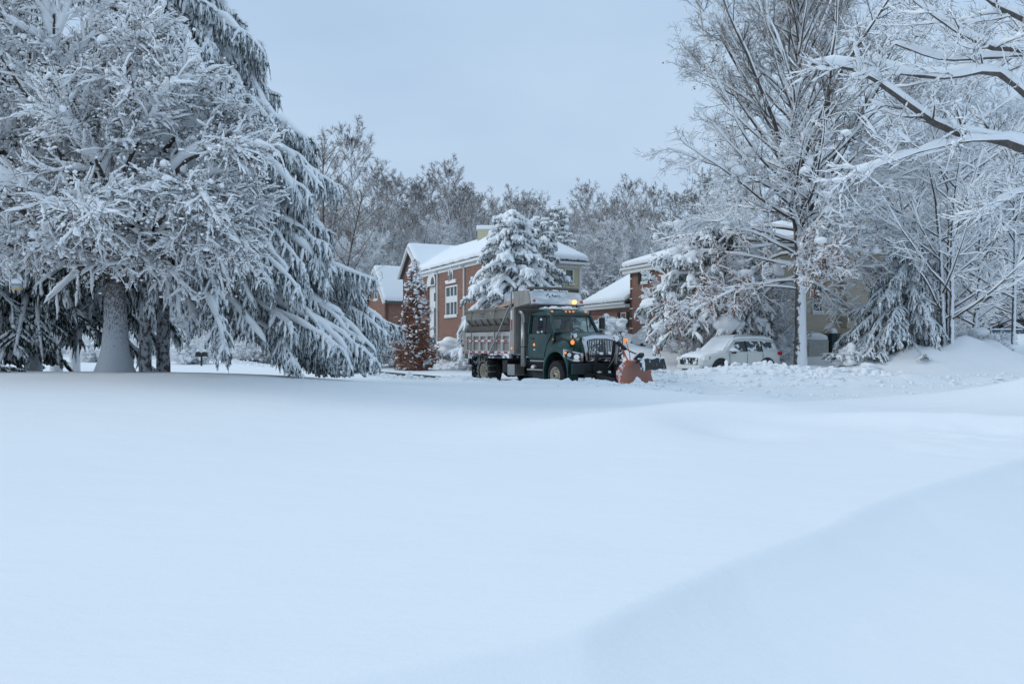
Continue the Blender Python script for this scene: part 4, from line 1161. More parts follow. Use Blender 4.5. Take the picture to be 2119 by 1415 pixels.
shrub('low rounded snowy shrub between the spruce boughs and the garage', 742, 0, 50, 1.3, 1.7, 94, group=gS, dense=1.5, blobn=160, bs=.18)
shrub('small snowy shrub just behind the rear corner of the dump bed', 975, 0, 46, .7, 1.1, 95, group=gS, blobn=40)
shrub('ball-shaped snow-covered shrub seen above the truck hood', 1262, 0, 45, .62, 1.55, 96, blobn=110, bs=.15)
shrub('low snowy shrub at the foot of the leaning hemlock', 1760, 0, 35, .8, .75, 97, blobn=50)
shrub('frosted shrub between the weeping pine and the tan house corner', 1555, 0, 42, 1.6, 2.4, 98, dense=1.5, blobn=110)
shrub('snowy shrub under the tan wall left of the oak trunk', 1600, 0, 41, .7, 1.2, 99, blobn=50)
shrub('pale bent shrub bowed over in front of the trampoline', 2042, 0, 37, .75, 1.7, 100, blobn=70, bs=.2)
shrub('frosted shrub across the road left of the spruce trunks', 395, 0, 60, 2.2, 1.9, 101, dense=1.6, blobn=90, group='frosted shrubs across the road')
shrub('frosted shrub seen between the left trunks', 210, 0, 62, 2.4, 2.3, 102, dense=1.6, blobn=90, group='frosted shrubs across the road')
shrub('frosted shrub behind the hanging spruce tips', 520, 0, 66, 2.4, 2.0, 103, dense=1.6, blobn=90, group='frosted shrubs across the road')
# ============================================================ woods on the hill
rng = np.random.default_rng(201)
def wood_proto(kind, seed):
    r = np.random.default_rng(seed)
    lab, h, sp, kw = {
        0: ('tall brown-topped bare tree with frosted lower boughs in the wood on the hill', 17, 5.2, dict(nl=44, r=.22, t0=.22, lv2=12, lv3=10, rmin=.014, L3=.5, el=(25, 66), snow=(.10, .075, .055), crownsnow=lambda p: .05 + 1.25 * sm((12.0 - p[:, 2]) / 4.0))),
        1: ('slender grey-topped bare tree with frosted lower boughs in the wood on the hill', 15, 3.8, dict(nl=42, r=.17, t0=.25, lv2=12, lv3=10, rmin=.014, L3=.5, el=(30, 70), snow=(.10, .075, .055), crownsnow=lambda p: .05 + 1.25 * sm((10.4 - p[:, 2]) / 4.0))),
        2: ('frost-white bushy bare tree in the lower edge of the wood', 10.5, 4.4, dict(nl=40, r=.13, t0=.12, lv2=12, lv3=9, rmin=.013, L3=.5, el=(20, 55), snow=(.11, .085, .07), crownsnow=lambda p: .55 + .6 * sm((8 - p[:, 2]) / 5.0))),
        3: ('many-stemmed frosted bare tree in the wood on the hill', 13, 4.8, dict(nl=48, r=.13, t0=.15, lv2=11, lv3=9, rmin=.013, L3=.5, el=(30, 65), stems=3, lean=2.2, snow=(.11, .08, .065), crownsnow=lambda p: .1 + 1.1 * sm((10 - p[:, 2]) / 4.0))),
    }[kind]
    T = thing('bare_tree', lab, 'tree', (0, 0, 0), 0, ('tall brown-topped trees in the wood', 'slender grey-topped trees in the wood', 'frost-white bushy trees at the wood edge', 'many-stemmed frosted trees in the wood')[kind])
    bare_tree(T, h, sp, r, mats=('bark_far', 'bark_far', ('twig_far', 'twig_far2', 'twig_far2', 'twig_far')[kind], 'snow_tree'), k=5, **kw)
    return T
protos = {k: [wood_proto(k, 300 + k * 10 + j) for j in range(2 if k != 1 else 1)] for k in range(4)}
used = set()
def put(kind, x, y, sc):
    p = protos[kind][int(rng.integers(len(protos[kind])))]
    rz_ = float(rng.uniform(0, 6.28)); z = gz(x, y) - .25; s = float(sc)
    if p.name not in used:
        used.add(p.name); p.location = (x, y, z); p.rotation_euler = (0, 0, rz_); p.scale = (s, s, s)
        return
    copy_tree(p, (x, y, z), rz_, (s * float(rng.uniform(.92, 1.08)), s, s * float(rng.uniform(.93, 1.08))))
# skyline rows and lower edge rows
def row(px0, px1, Y, n, kinds, hs, jy=3.):
    for i in range(n):
        px = px0 + (px1 - px0) * (i + rng.uniform(.1, .9)) / n; y = Y + rng.uniform(-jy, jy)
        put(int(rng.choice(kinds)), (px - CX) / F * y, y, hs * rng.uniform(.88, 1.12))
row(590, 1370, 112, 24, [0, 0, 1, 1, 3], .76)
row(750, 990, 108, 6, [0, 1], .93)
row(600, 1360, 103, 18, [0, 1, 3, 3], .78)
row(600, 1360, 94, 20, [2, 3, 2, 2], .85)
row(600, 1350, 86, 16, [2, 2, 3], .9, 2)
row(590, 780, 80, 7, [2, 2, 3], .9, 2)
row(1195, 1330, 78, 6, [2, 2, 3], .75, 2)
row(590, 760, 92, 4, [0, 1], 1.05)
# left, behind the clump (seen low between the trunks)
row(-60, 600, 96, 17, [2, 3, 0], .9, 4)
row(-40, 600, 78, 12, [2, 2, 3], .62, 3)
# right side
row(1700, 2200, 80, 13, [0, 1, 3, 2], .98, 4)
row(1760, 2200, 66, 12, [2, 3, 1], .95, 3)
row(1850, 2250, 63, 9, [2, 3, 2], .85, 2)
row(1360, 1700, 90, 8, [0, 3, 2, 1], .85, 3)
# a taller birch-like tree standing out above the spruce shoulder, px 660-720
x, y = at(668, 0, 62)[0], 62.
T = thing('bare_tree', 'tall thin bare tree rising against the sky right of the spruce shoulder', 'tree', (x, y, gz(x, y) - .2))
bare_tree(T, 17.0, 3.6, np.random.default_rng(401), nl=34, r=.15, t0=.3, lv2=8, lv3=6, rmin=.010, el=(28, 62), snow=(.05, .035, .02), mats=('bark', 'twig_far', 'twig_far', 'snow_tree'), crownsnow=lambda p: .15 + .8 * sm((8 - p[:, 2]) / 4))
x, y = at(705, 0, 66)[0], 66.
T = thing('bare_tree', 'leaning thin bare tree right beside the tall thin one above the garage', 'tree', (x, y, gz(x, y) - .2))
bare_tree(T, 14.0, 4.2, np.random.default_rng(402), nl=30, r=.13, t0=.3, lv2=8, lv3=6, rmin=.010, el=(25, 55), lean_x=1.8, snow=(.05, .035, .02), mats=('bark', 'twig_far', 'twig_far', 'snow_tree'), crownsnow=lambda p: .2 + .8 * sm((8 - p[:, 2]) / 4))
# snowy conifers behind the left house
for (px, Y, h, sd, lab) in ((1155, 72, 10.5, 411, 'snowed pine standing behind the cream wing of the left house'), (1090, 76, 9.5, 412, 'pointed conifer just visible behind the house spruce')):
    x = at(px, 0, Y)[0]
    T = thing('snowy_spruce', lab, 'tree', (x, Y, gz(x, Y)))
    conifer(T, 0, 0, 0, h, lambda hf, ga: 2.7 * (1 - hf) ** .6 + .15, np.random.default_rng(sd), nb=70, base=.12, droop=.45, lift=.3, strand=.35, nstr=16, nsec=8,
            snow=.17, trunk_r=.16, mats=('bark', 'needle_far', 'snow_tree'), strand_r=.05, snowsec=.7, blob=.16)
# undergrowth: a tangle of frosted brush nobody could count
rng2 = np.random.default_rng(420)
tw, sn = Acc(), Acc()
def brush(n, px0, px1, y0, y1, h):
    y = rng2.uniform(y0, y1, n); x = (rng2.uniform(px0, px1, n) - CX) / F * y
    p = np.stack([x, y, H(x, y) - .1], -1)
    d = nrm(np.stack([rng2.normal(0, .5, n), rng2.normal(0, .5, n), np.ones(n)], -1))
    P0 = march(p, d, h * rng2.uniform(.5, 1.2, n), 5, rng2, .18, -.04); R0 = taper(np.full(n, .022), 5)
    P1, R1, _, _ = grow(P0, R0, 7, rng2, L=h * .5, N=4, rmin=.014, ang=(50, 15)); P2, R2, _, _ = grow(P1, R1, 4, rng2, L=h * .22, N=3, rmin=.012)
    tubes(tw, P0, R0, 3); tubes(tw, P1, R1, 3); tubes(tw, P2, R2, 3)
    snowcap(sn, P0, R0, .05, rng2, 4); snowcap(sn, P1, R1, .07, rng2, 4); snowcap(sn, P2, R2, .06, rng2, 4)
brush(1000, 560, 1380, 74, 96, 2.8)
brush(700, -100, 620, 66, 90, 2.2)
brush(700, 1700, 1985, 48, 74, 2.8)
brush(600, 1985, 2260, 66, 84, 2.8)
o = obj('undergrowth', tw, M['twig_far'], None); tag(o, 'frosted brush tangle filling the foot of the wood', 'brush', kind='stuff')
o = obj('undergrowth_snow', sn, M['snow_tree'], None, smooth=True); tag(o, 'snow lying on the brush tangle at the foot of the wood', 'snow', kind='stuff')
# ============================================================ houses
def V3(p): return Vector(p)
class Wall:
    """a straight wall from plan point p to q; u runs along it, n points outward (to the left of p->q when flip)"""
    def __init__(s, p, q, out):
        s.p = Vector((p[0], p[1], 0)); s.q = Vector((q[0], q[1], 0)); s.d = (s.q - s.p).normalized(); s.L = (s.q - s.p).length
        n = Vector((s.d.y, -s.d.x, 0)); s.n = n if n.dot(Vector((out[0], out[1], 0))) > 0 else -n
        s.rot = math.atan2(s.d.y, s.d.x)
    def at(s, u, z, o=0.): return s.p + s.d * u + s.n * o + Vector((0, 0, z))
    def box(s, a, u0, u1, z0, z1, o0, o1):
        V = [s.at(u, z, o) for z in (z0, z1) for (u, o) in ((u0, o0), (u1, o0), (u1, o1), (u0, o1))]
        a.add([tuple(v) for v in V], BQ); return a
    def px(s, px):
        """distance u where this wall crosses the photo column px"""
        r = (px - CX) / F
        return (r * s.p.y - s.p.x) / (s.d.x - r * s.d.y)
def lwall(name, w, outline, th, mat, root, holes=()):
    """wall slab from outline of (u,z), inward thickness; built from vertical strips cut round the holes"""
    a = Acc(); us = sorted(set([u for u, z in outline] + [h[0] for h in holes] + [h[1] for h in holes]))
    us = [u for u in us if min(p[0] for p in outline) - 1e-6 <= u <= max(p[0] for p in outline) + 1e-6]
    n = len(outline)
    def span(u):
        zs = []
        for i in range(n):
            (u0, z0), (u1, z1) = outline[i], outline[(i + 1) % n]
            if abs(u1 - u0) > 1e-9 and min(u0, u1) - 1e-9 <= u <= max(u0, u1) + 1e-9:
                zs.append(z0 + (z1 - z0) * (u - u0) / (u1 - u0))
        return min(zs), max(zs)
    for u0, u1 in zip(us[:-1], us[1:]):
        if u1 - u0 < 1e-4: continue
        e = 1e-5; b0, t0 = span(u0 + e); b1, t1 = span(u1 - e); m = (u0 + u1) / 2
        cuts = sorted([(h[2], h[3]) for h in holes if h[0] - 1e-6 < m < h[1] + 1e-6])
        zb0, zb1 = b0, b1; pieces = []
        for (h0, h1) in cuts: pieces.append((zb0, zb1, h0, h0)); zb0 = zb1 = h1
        pieces.append((zb0, zb1, t0, t1))
        for (a0, a1, c0, c1) in pieces:
            if min(c0 - a0, c1 - a1) < -1e-6 or max(c0 - a0, c1 - a1) < 1e-4: continue
            Vv = [w.at(u0, a0), w.at(u1, a1), w.at(u1, c1), w.at(u0, c0)]; Vi = [v - w.n * th for v in Vv]
            a.add([tuple(v) for v in Vv + Vi], [(0, 1, 2, 3), (7, 6, 5, 4), (0, 4, 5, 1), (1, 5, 6, 2), (2, 6, 7, 3), (3, 7, 4, 0)])
    return obj(name, a, mat, root)
def window(w, root, u0, u1, z0, z1, cols=2, rows=2, shutters=False, pane='pane', snow=True, fw=.07, label=None, muntin=.035, sillout=.10):
    a = Acc(); w.box(a, u0, u1, z0, z0 + fw, -.10, .03); w.box(a, u0, u1, z1 - fw, z1, -.10, .03)
    w.box(a, u0, u0 + fw, z0 + fw, z1 - fw, -.10, .03); w.box(a, u1 - fw, u1, z0 + fw, z1 - fw, -.10, .03)
    f = obj('window', a, M['white_trim'], root, label=label)
    g = Acc(); w.box(g, u0 + fw, u1 - fw, z0 + fw, z1 - fw, -.09, -.06); obj('pane', g, M[pane], f)
    m = Acc()
    for i in range(1, cols):
        u = u0 + fw + (u1 - u0 - 2 * fw) * i / cols; w.box(m, u - muntin / 2, u + muntin / 2, z0 + fw, z1 - fw, -.058, -.02)
    for i in range(1, rows):
        z = z0 + fw + (z1 - z0 - 2 * fw) * i / rows; w.box(m, u0 + fw, u1 - fw, z - muntin / 2, z + muntin / 2, -.058, -.018)
    if m.n: obj('muntins', m, M['white_trim'], f)
    s = Acc(); w.box(s, u0 - .06, u1 + .06, z0 - .08, z0, -.05, sillout); obj('sill', s, M['white_trim'], f)
    if snow:
        s = Acc(); w.box(s, u0 - .05, u1 + .05, z0 + .002, z0 + .13, .032, sillout + .02); obj('sill_snow', s, M['snow'], f, bevel=.04)
    if shutters:
        for (a0, a1) in ((u0 - .48, u0 - .05), (u1 + .05, u1 + .48)):
            s = Acc(); w.box(s, a0, a1, z0 - .02, z1 + .02, .004, .05)
            for i in range(14):
                z = z0 + .08 + (z1 - z0 - .16) * i / 13; w.box(s, a0 + .06, a1 - .06, z - .03, z, .052, .068)
            obj('shutter', s, M['shutter'], root)
    return f
def roofpoly(a, pts, th=.12): sheet(a, pts, th)
def snowroof(root, polys, th, name='roof_snow'):
    """snow blanket over the roof planes: each plane is subdivided, lifted, rounded at the free edge"""
    a = Acc()
    for pts in polys:
        sheet(a, [(p[0], p[1], p[2] + .125) for p in pts], th)
    o = obj(name, a, M['snow'], root, smooth=True)
    w = o.modifiers.new('weld', 'WELD'); w.merge_threshold = .002
    m = o.modifiers.new('remesh', 'REMESH'); m.mode = 'VOXEL'; m.voxel_size = .11; m.use_smooth_shade = True
    s = o.modifiers.new('smooth', 'SMOOTH'); s.iterations = 9; s.factor = .6
    return o
def eave(root, p, q, out, name='gutter'):
    a = Acc(); o = Vector((out[0], out[1], 0)).normalized(); p, q = Vector(p), Vector(q)
    bar(a, p + o * .02, q + o * .02, .14, .16); obj(name, a, M['white_trim'], root)
def downspout(w, root, u, z0, z1):
    a = Acc(); w.box(a, u - .05, u + .05, z0, z1, .02, .12); w.box(a, u - .05, u + .05, z1, z1 + .12, .02, .40); obj('downspout', a, M['white_trim'], root)
def inter(P, Qd, R, Sd):
    den = Qd[0] * Sd[1] - Qd[1] * Sd[0]; t = ((R[0] - P[0]) * Sd[1] - (R[1] - P[1]) * Sd[0]) / den
    return (P[0] + Qd[0] * t, P[1] + Qd[1] * t)

# ------------------------------------------------------------ left house
eh = EYE + 5.28                                    # eave height
D = (-8.76, 64.0); A_ = (-6.65, 60.0); Mn = (-4.35, 54.9); K = (-1.74, 49.0)
fd = Vector((K[0] - D[0], K[1] - D[1])).normalized(); bd = Vector((-fd.y, fd.x)); bd = bd if bd.x > 0 else -bd   # into the house, to the right
R_ = (4.55, 52.6)
base = 1.6
T = thing('brick_house', 'two-storey red brick house with snowy hip roof and cream side wall behind the snowy spruce', 'house', (0, 0, 0))
wF = Wall(D, K, (-1, -1)); wR = Wall(K, R_, (1, -1))
uA = (Vector(A_) - Vector(D)).length; uM = (Vector(Mn) - Vector(D)).length
gw = uA; gpk = EYE + 7.35
# tall window right of the downspout, small arched window above, arched entrance
u_w0, u_w1 = wF.px(922.5), wF.px(947)
zt = lambda px, py: EYE + (HY - py) * wF.at(wF.px(px), 0).y / F
zw0, zw1 = zt(935, 655), zt(935, 591)
u_d0, u_d1 = wF.px(884), wF.px(901)
zd1 = zt(893, 592)
holes = [(u_w0, u_w1, zw0, zw1), (u_d0, u_d1, base, zd1)]
lwall('brick_wall', wF, [(0, base), (wF.L, base), (wF.L, eh), (gw, eh), (gw / 2, gpk), (0, eh)], .3, M['brick'], T, holes)
lwall('cream_wall', wR, [(0, base), (wR.L, base), (wR.L, eh), (0, eh)], .3, M['siding_cream'], T, [(wR.px(1169), wR.px(1187), EYE + (712 - 587) / F * 52, EYE + (712 - 556) / F * 52)])
window(wR, T, wR.px(1169), wR.px(1187), EYE + (712 - 587) / F * 52, EYE + (712 - 556) / F * 52, 1, 2, snow=False)
bR = (R_[0] + bd.x * 0 - fd.x * 8, R_[1] - fd.y * 8); bL = (D[0] + bd.x * 6, D[1] + bd.y * 6)
wB = Wall(R_, bR, (1, 1)); lwall('rear_wall', wB, [(0, base), (wB.L, base), (wB.L, eh), (0, eh)], .3, M['siding_cream'], T)
wL = Wall(bL, D, (-1, 1)); lwall('side_wall', wL, [(0, base), (wL.L, base), (wL.L, eh + 1.0), (0, eh + 1)], .3, M['brick'], T)
# corner boards, downspouts, soldier course
a = Acc(); wR.box(a, wR.L - .14, wR.L + .02, base, eh, .004, .05); obj('corner_board', a, M['white_trim'], T)
downspout(wF, T, wF.px(907), base, eh - .25); downspout(wF, T, wF.px(962), base, eh - .3)
# big window: frame with transom band
f = window(wF, T, u_w0, u_w1, zw0, zw1, 3, 1, snow=True, fw=.10, muntin=.13, label='tall white-framed window with a white band across its middle')
a = Acc(); zm = zt(935, 619); wF.box(a, u_w0 + .1, u_w1 - .1, zm - .22, zm + .22, -.057, .01); obj('band', a, M['white_trim'], f)
# small arched window with snow-lined brick arch and ledge
uc = wF.px(934.5); zc = zt(934.5, 582)
a = Acc(); arc = [(-.28, 0), (-.28, .35)] + [(-.28 * math.cos(t), .35 + .42 * math.sin(t)) for t in np.linspace(0, PI, 9)[1:-1]] + [(.28, .35), (.28, 0)]
def archslab(a, w, uc, zc, arc, o0, o1, s=1.):
    n = len(arc); Vv = [w.at(uc + u * s, zc + z * s, o) for o in (o0, o1) for (u, z) in arc]
    a.add([tuple(v) for v in Vv], [(i, (i + 1) % n, n + (i + 1) % n, n + i) for i in range(n)], P=[list(range(n)), list(range(n, 2 * n))[::-1]]); return a
f = obj('window', archslab(a, wF, uc, zc, arc, .004, .03), M['white_trim'], T); g = Acc(); archslab(g, wF, uc, zc + .08, arc, .032, .042, .72); obj('pane', g, M['pane'], f)
a = Acc(); wF.box(a, uc - .95, uc + .95, zc - .14, zc - .03, .003, .09); wF.box(a, uc - 1.0, uc - .35, zc - .028, zc + .08, .003, .12); wF.box(a, uc + .32, uc + 1.0, zc - .028, zc + .08, .003, .12)
ar = [wF.at(uc - .40 * math.cos(t), zc + .35 + .58 * math.sin(t), .06) for t in np.linspace(.1, PI - .1, 10)]
tube(a, ar, .055, 6); wF.box(a, uc - .08, uc + .08, zc + .9, zc + 1.2, .003, .12)
obj('ledge_snow', a, M['snow'], T)
# arched entrance
ue = (u_d0 + u_d1) / 2; we = (u_d1 - u_d0) / 2
a = Acc(); wF.box(a, u_d0, u_d1, zt(893, 672) - .9, zd1, -.25, -.18)
arcd = [(-we, 0)] + [(-we * math.cos(t), .9 * math.sin(t)) for t in np.linspace(0, PI, 11)[1:-1]] + [(we, 0)]
archslab(a, wF, ue, zd1 + .002, arcd, .003, .05); e_ = obj('entrance', a, M['white_trim'], T, label='tall white arched entrance')
g = Acc(); archslab(g, wF, ue + we * .45, zd1 + .08, [(u * .42, z * .62) for u, z in arcd], .052, .06); wF.box(g, ue + .1, u_d1 - .15, zd1 - 1.1, zd1 - .5, -.178, -.17); wF.box(g, ue + .1, u_d1 - .2, base + .4, zd1 - 1.6, -.178, -.165); obj('pane', g, M['pane'], e_)
a = Acc(); tube(a, [wF.at(ue - (we + .12) * math.cos(t), zd1 + 1.05 * math.sin(t), .06) for t in np.linspace(1.4, PI - .15, 8)], .05, 6); wF.box(a, ue - .1, ue + .1, zd1 + 1.0, zd1 + 1.5, .003, .12); obj('arch_snow', a, M['snow'], T)
# roofs
ov = .35
def P3(p, z): return (p[0], p[1], z)
oK = Vector(K) + fd * ov - bd * ov; oR = Vector(R_) + fd * ov + bd * ov
dR = (Vector(R_) - Vector(K)).normalized(); oR = Vector(R_) + dR * ov * 1.4 + fd * ov * .9; oK = Vector(K) - dR * ov * .6 + fd * ov
oBR = Vector(bR) + dR * ov - fd * ov; oM = Vector(Mn) - bd * ov
oBM = Vector(Mn) + bd * 7.2 - fd * .2
ap1 = Vector((0.15, 53.6)); ap2 = Vector((.9, 55.2)); za = EYE + 7.75
ez = eh - .02
rp = [[P3(oM, ez), P3(oK, ez), P3(ap1, za), P3(ap2 - fd * 2, za)], [P3(oK, ez), P3(oR, ez), P3(ap1, za)], [P3(oR, ez), P3(oBR, ez), P3(ap2 - fd * 2, za), P3(ap1, za)], [P3(oBR, ez), P3(oM - fd * 1.0, ez), P3(ap2 - fd * 2, za)]]
# long wing: eaves along the front, ridge behind; cross gable at its far end
gr = Vector(D) + fd * (gw / 2); zg = gpk + .05
rg = gr + bd * 5.2; oA = Vector(A_) + fd * .15 - bd * ov; oD = Vector(D) - fd * .25 - bd * ov
gr0 = gr - bd * ov
rp += [[P3(oA, ez - .05), P3(gr0, zg), P3(rg, zg), P3(Vector(A_) + bd * 5.2 + fd * .1, ez - .05)], [P3(gr0, zg), P3(oD, ez - .05), P3(oD + bd * 5.6, ez - .05), P3(rg, zg)]]
wr0 = Vector(D) + bd * 3.4 + fd * 1; wr1 = Vector(Mn) + bd * 3.4 + fd * 1
rp += [[P3(oA - fd * .2, ez), P3(oM + fd * .3, ez), P3(wr1, zg - .15), P3(wr0, zg - .15)]]
a = Acc()
for p in rp: roofpoly(a, p)
rf = obj('roof', a, M['shingle'], T)
snowroof(T, rp, .42)
eave(T, P3(oA, ez + .02), P3(oK, ez + .02), wF.n); eave(T, P3(oK, ez + .02), P3(oR, ez + .02), wR.n)
a = Acc(); wF.box(a, gw, wF.L, eh - .30, eh - .06, .003, .06); wR.box(a, 0, wR.L, eh - .30, eh - .06, .003, .06); obj('frieze', a, M['white_trim'], T)
a = Acc(); bar(a, P3(oA, ez), P3(gr0, zg), .16, .2); bar(a, P3(oD, ez), P3(gr0, zg), .16, .2); obj('rake_board', a, M['white_trim'], T)
ch = Vector((at(1003, 0, 57)[0], 57.)); a = Acc(); box(a, ch.x - .5, ch.x + .5, ch.y - .4, ch.y + .4, eh + .5, EYE + 8.15); c_ = obj('chimney', a, M['siding_cream'], rf)
a = Acc(); box(a, ch.x - .58, ch.x + .58, ch.y - .48, ch.y + .48, EYE + 8.152, EYE + 8.45)
obj('chimney_snow', a, M['snow'], rf, bevel=.1)

# ------------------------------------------------------------ brick garage at its left
T = thing('brick_garage', 'small brick garage with steep snow-covered gable left of the brick house', 'garage', (0, 0, 0))
G0 = (at(762, 0, 75.4)[0], 75.4); G1 = (at(798, 0, 71.0)[0], 71.0)
wG = Wall(G0, G1, (-1, -1)); zge = EYE + 3.75; zgp = EYE + 6.75; base = 2.2
gd = Vector((wG.d.x, wG.d.y)); gb = Vector((-gd.y, gd.x)); gb = gb if gb.x > 0 else -gb
lwall('brick_wall', wG, [(0, base), (wG.L, base), (wG.L, zge), (wG.L * .5, zgp), (0, zge)], .3, M['brick'], T, [(wG.px(775), wG.px(782), EYE + 4.05, EYE + 5.4)])
window(wG, T, wG.px(775), wG.px(782), EYE + 4.05, EYE + 5.4, 1, 2)
w2 = Wall(G1, Vector(G1) + gb * 7, (1, -1)); lwall('side_wall', w2, [(0, base), (7, base), (7, zge), (0, zge)], .3, M['brick'], T)
rpk = Vector(G0) + gd * (wG.L * .5) - gb * .3; e1 = Vector(G1) + gd * .4 - gb * .3; e0 = Vector(G0) - gd * .4 - gb * .3
rp = [[P3(e1, zge - .15), P3(rpk, zgp + .05), P3(rpk + gb * 7.5, zgp + .05), P3(e1 + gb * 7.5, zge - .15)], [P3(rpk, zgp + .05), P3(e0, zge - .15), P3(e0 + gb * 7.5, zge - .15), P3(rpk + gb * 7.5, zgp + .05)]]
a = Acc()
for p in rp: roofpoly(a, p)
obj('roof', a, M['shingle'], T); snowroof(T, rp, .40)
a = Acc(); bar(a, P3(e1, zge - .1), P3(rpk, zgp + .05), .2, .24); bar(a, P3(e0, zge - .1), P3(rpk, zgp + .05), .2, .24); obj('rake_board', a, M['white_trim'], T)

# ------------------------------------------------------------ right house
T = thing('brick_and_siding_house', 'two-storey house with brick front, black shutters and tan siding side behind the oak', 'house', (0, 0, 0))
P0_, P1_ = Vector((8.6, 58.)), Vector((14.15, 44.)); f2 = (P1_ - P0_).normalized(); b2 = Vector((-f2.y, f2.x)); b2 = b2 if b2.x > 0 else -b2
P2_ = P1_ + b2 * 9.0; P3_ = P0_ + b2 * 9.0
eh = EYE + 5.45; rh = EYE + 7.05; base = .9
wf = Wall(P0_, P1_, (-1, -1)); ws = Wall(P1_, P2_, (1, -1)); wb = Wall(P3_, P0_, (-1, 1))
zf_ = lambda w, px, py: EYE + (HY - py) * w.at(w.px(px), 0).y / F
u0, u1 = wf.px(1328.5), wf.px(1341.5)
za0, za1 = zf_(wf, 1335, 586), zf_(wf, 1335, 547); zb0, zb1 = zf_(wf, 1335, 668), zf_(wf, 1335, 628)
ho = [(u0, u1, za0, za1), (u0, u1, zb0, zb1)] + [(u, u + 1.15, z0, z1) for u in (5.6, 8.8, 12.0) for (z0, z1) in ((za0, za1), (zb0, zb1))]
lwall('brick_wall', wf, [(0, base), (wf.L, base), (wf.L, eh), (0, eh)], .3, M['brick'], T, ho)
for i, h_ in enumerate(ho): window(wf, T, *h_, 1, 2, shutters=(i != 1), pane='pane_blue')
# snow caught on the quoins at the far corner
a = Acc()
for i in range(8):
    z = base + 1.1 + i * .72; wf.box(a, .02, .45 if i % 2 else .30, z, z + .07, .003, .05)
obj('quoin_snow', a, M['snow'], T)
sx0, sx1 = ws.px(1681), ws.px(1702); zs0, zs1 = zf_(ws, 1690, 648), zf_(ws, 1690, 590)
hs = [(sx0, sx1, zs0, zs1)]
fnd = zf_(ws, 1700, 690)
lwall('siding_wall', ws, [(0, fnd), (ws.L, fnd), (ws.L, eh), (0, eh)], .3, M['siding_tan'], T, hs)
a = Acc(); uc0, uc1 = ws.px(1738), ws.px(1790); ws.box(a, uc0, uc1, fnd + .3, EYE + 8.7, .003, .55); chm = obj('chimney_chase', a, M['siding_tan'], T)
a = Acc(); ws.box(a, uc0 - .1, uc1 + .1, EYE + 8.702, EYE + 9.0, -.1, .65); obj('chimney_snow', a, M['snow'], chm, bevel=.1)
for h_ in hs: window(ws, T, *h_, 1, 2, snow=True)
lwall('foundation', ws, [(0, base - .4), (ws.L, base - .4), (ws.L, fnd - .003), (0, fnd - .003)], .27, M['foundation'], T)
wbk = Wall(P2_, P3_, (1, 1)); lwall('rear_wall', wbk, [(0, base - .4), (wbk.L, base - .4), (wbk.L, eh), (0, eh)], .3, M['siding_tan'], T)
lwall('far_wall', wb, [(0, base), (wb.L, base), (wb.L, eh), (0, eh)], .3, M['brick'], T)
a = Acc(); ws.box(a, -.02, .12, fnd, eh, .004, .05); ws.box(a, ws.L - .12, ws.L + .02, fnd, eh, .004, .05); obj('corner_board', a, M['siding_tan'], T)
r0 = P0_ + b2 * 4.5 + f2 * 4.2; r1 = P1_ + b2 * 4.5 - f2 * 4.2
q0 = P0_ - b2 * .45 - f2 * .5; q1 = P1_ - b2 * .45 + f2 * .5; s0 = P3_ + b2 * .45 - f2 * .5; s1 = P2_ + b2 * .45 + f2 * .5
rp = [[P3(q0, eh - .05), P3(q1, eh - .05), P3(r1, rh + .1), P3(r0, rh + .1)], [P3(r0, rh + .1), P3(r1, rh + .1), P3(s1, eh - .05), P3(s0, eh - .05)], [P3(q1, eh - .05), P3(s1, eh - .05), P3(r1, rh + .1)], [P3(s0, eh - .05), P3(q0, eh - .05), P3(r0, rh + .1)]]
a = Acc()
for p in rp: roofpoly(a, p)
obj('roof', a, M['shingle'], T); snowroof(T, rp, .45)
eave(T, P3(q0, eh), P3(q1, eh), wf.n); eave(T, P3(q1, eh), P3(s1, eh), ws.n); eave(T, P3(q0, eh), P3(s0, eh), -f2)
a = Acc(); wf.box(a, -.45, wf.L + .45, eh - .35, eh - .07, .003, .40); obj('soffit', a, M['white_trim'], T)
# garage wing on its far end
g0 = P0_ - f2 * 6.5; base = 1.0
wg = Wall(g0, P0_, (-1, -1)); ge = EYE + 3.0; gp_ = EYE + 5.6
lwall('garage_wall', wg, [(0, base), (wg.L, base), (wg.L, ge), (0, ge)], .3, M['brick'], T, [])
wg2 = Wall(g0 + b2 * 9, g0, (-1, 1)); lwall('garage_gable', wg2, [(0, base), (wg2.L, base), (wg2.L, ge), (wg2.L / 2, gp_), (0, ge)], .3, M['brick'], T)
window(wg, T, wg.L - 1.35, wg.L - .55, zf_(wg, 1298, 676), zf_(wg, 1298, 646), 1, 2, shutters=True)
e0 = g0 - f2 * .5 - b2 * .45; e1 = P0_ - b2 * .45 - f2 * .02; rr0 = g0 - f2 * .5 + b2 * 4.5; rr1 = P0_ + b2 * 4.5 - f2 * .02
rp = [[P3(e0, ge - .05), P3(e1, ge - .05), P3(rr1, gp_), P3(rr0, gp_)], [P3(rr0, gp_), P3(rr1, gp_), P3(P3_ - f2 * .02, ge - .05), P3(g0 + b2 * 9.4 - f2 * .5, ge - .05)]]
a = Acc()
for p in rp: roofpoly(a, p)
obj('garage_roof', a, M['shingle'], T); snowroof(T, rp, .42, 'garage_roof_snow')
eave(T, P3(e0, ge), P3(e1, ge), wg.n)
a = Acc(); wg.box(a, -.4, wg.L - .05, ge - .30, ge - .07, .003, .40); obj('garage_soffit', a, M['white_trim'], T)

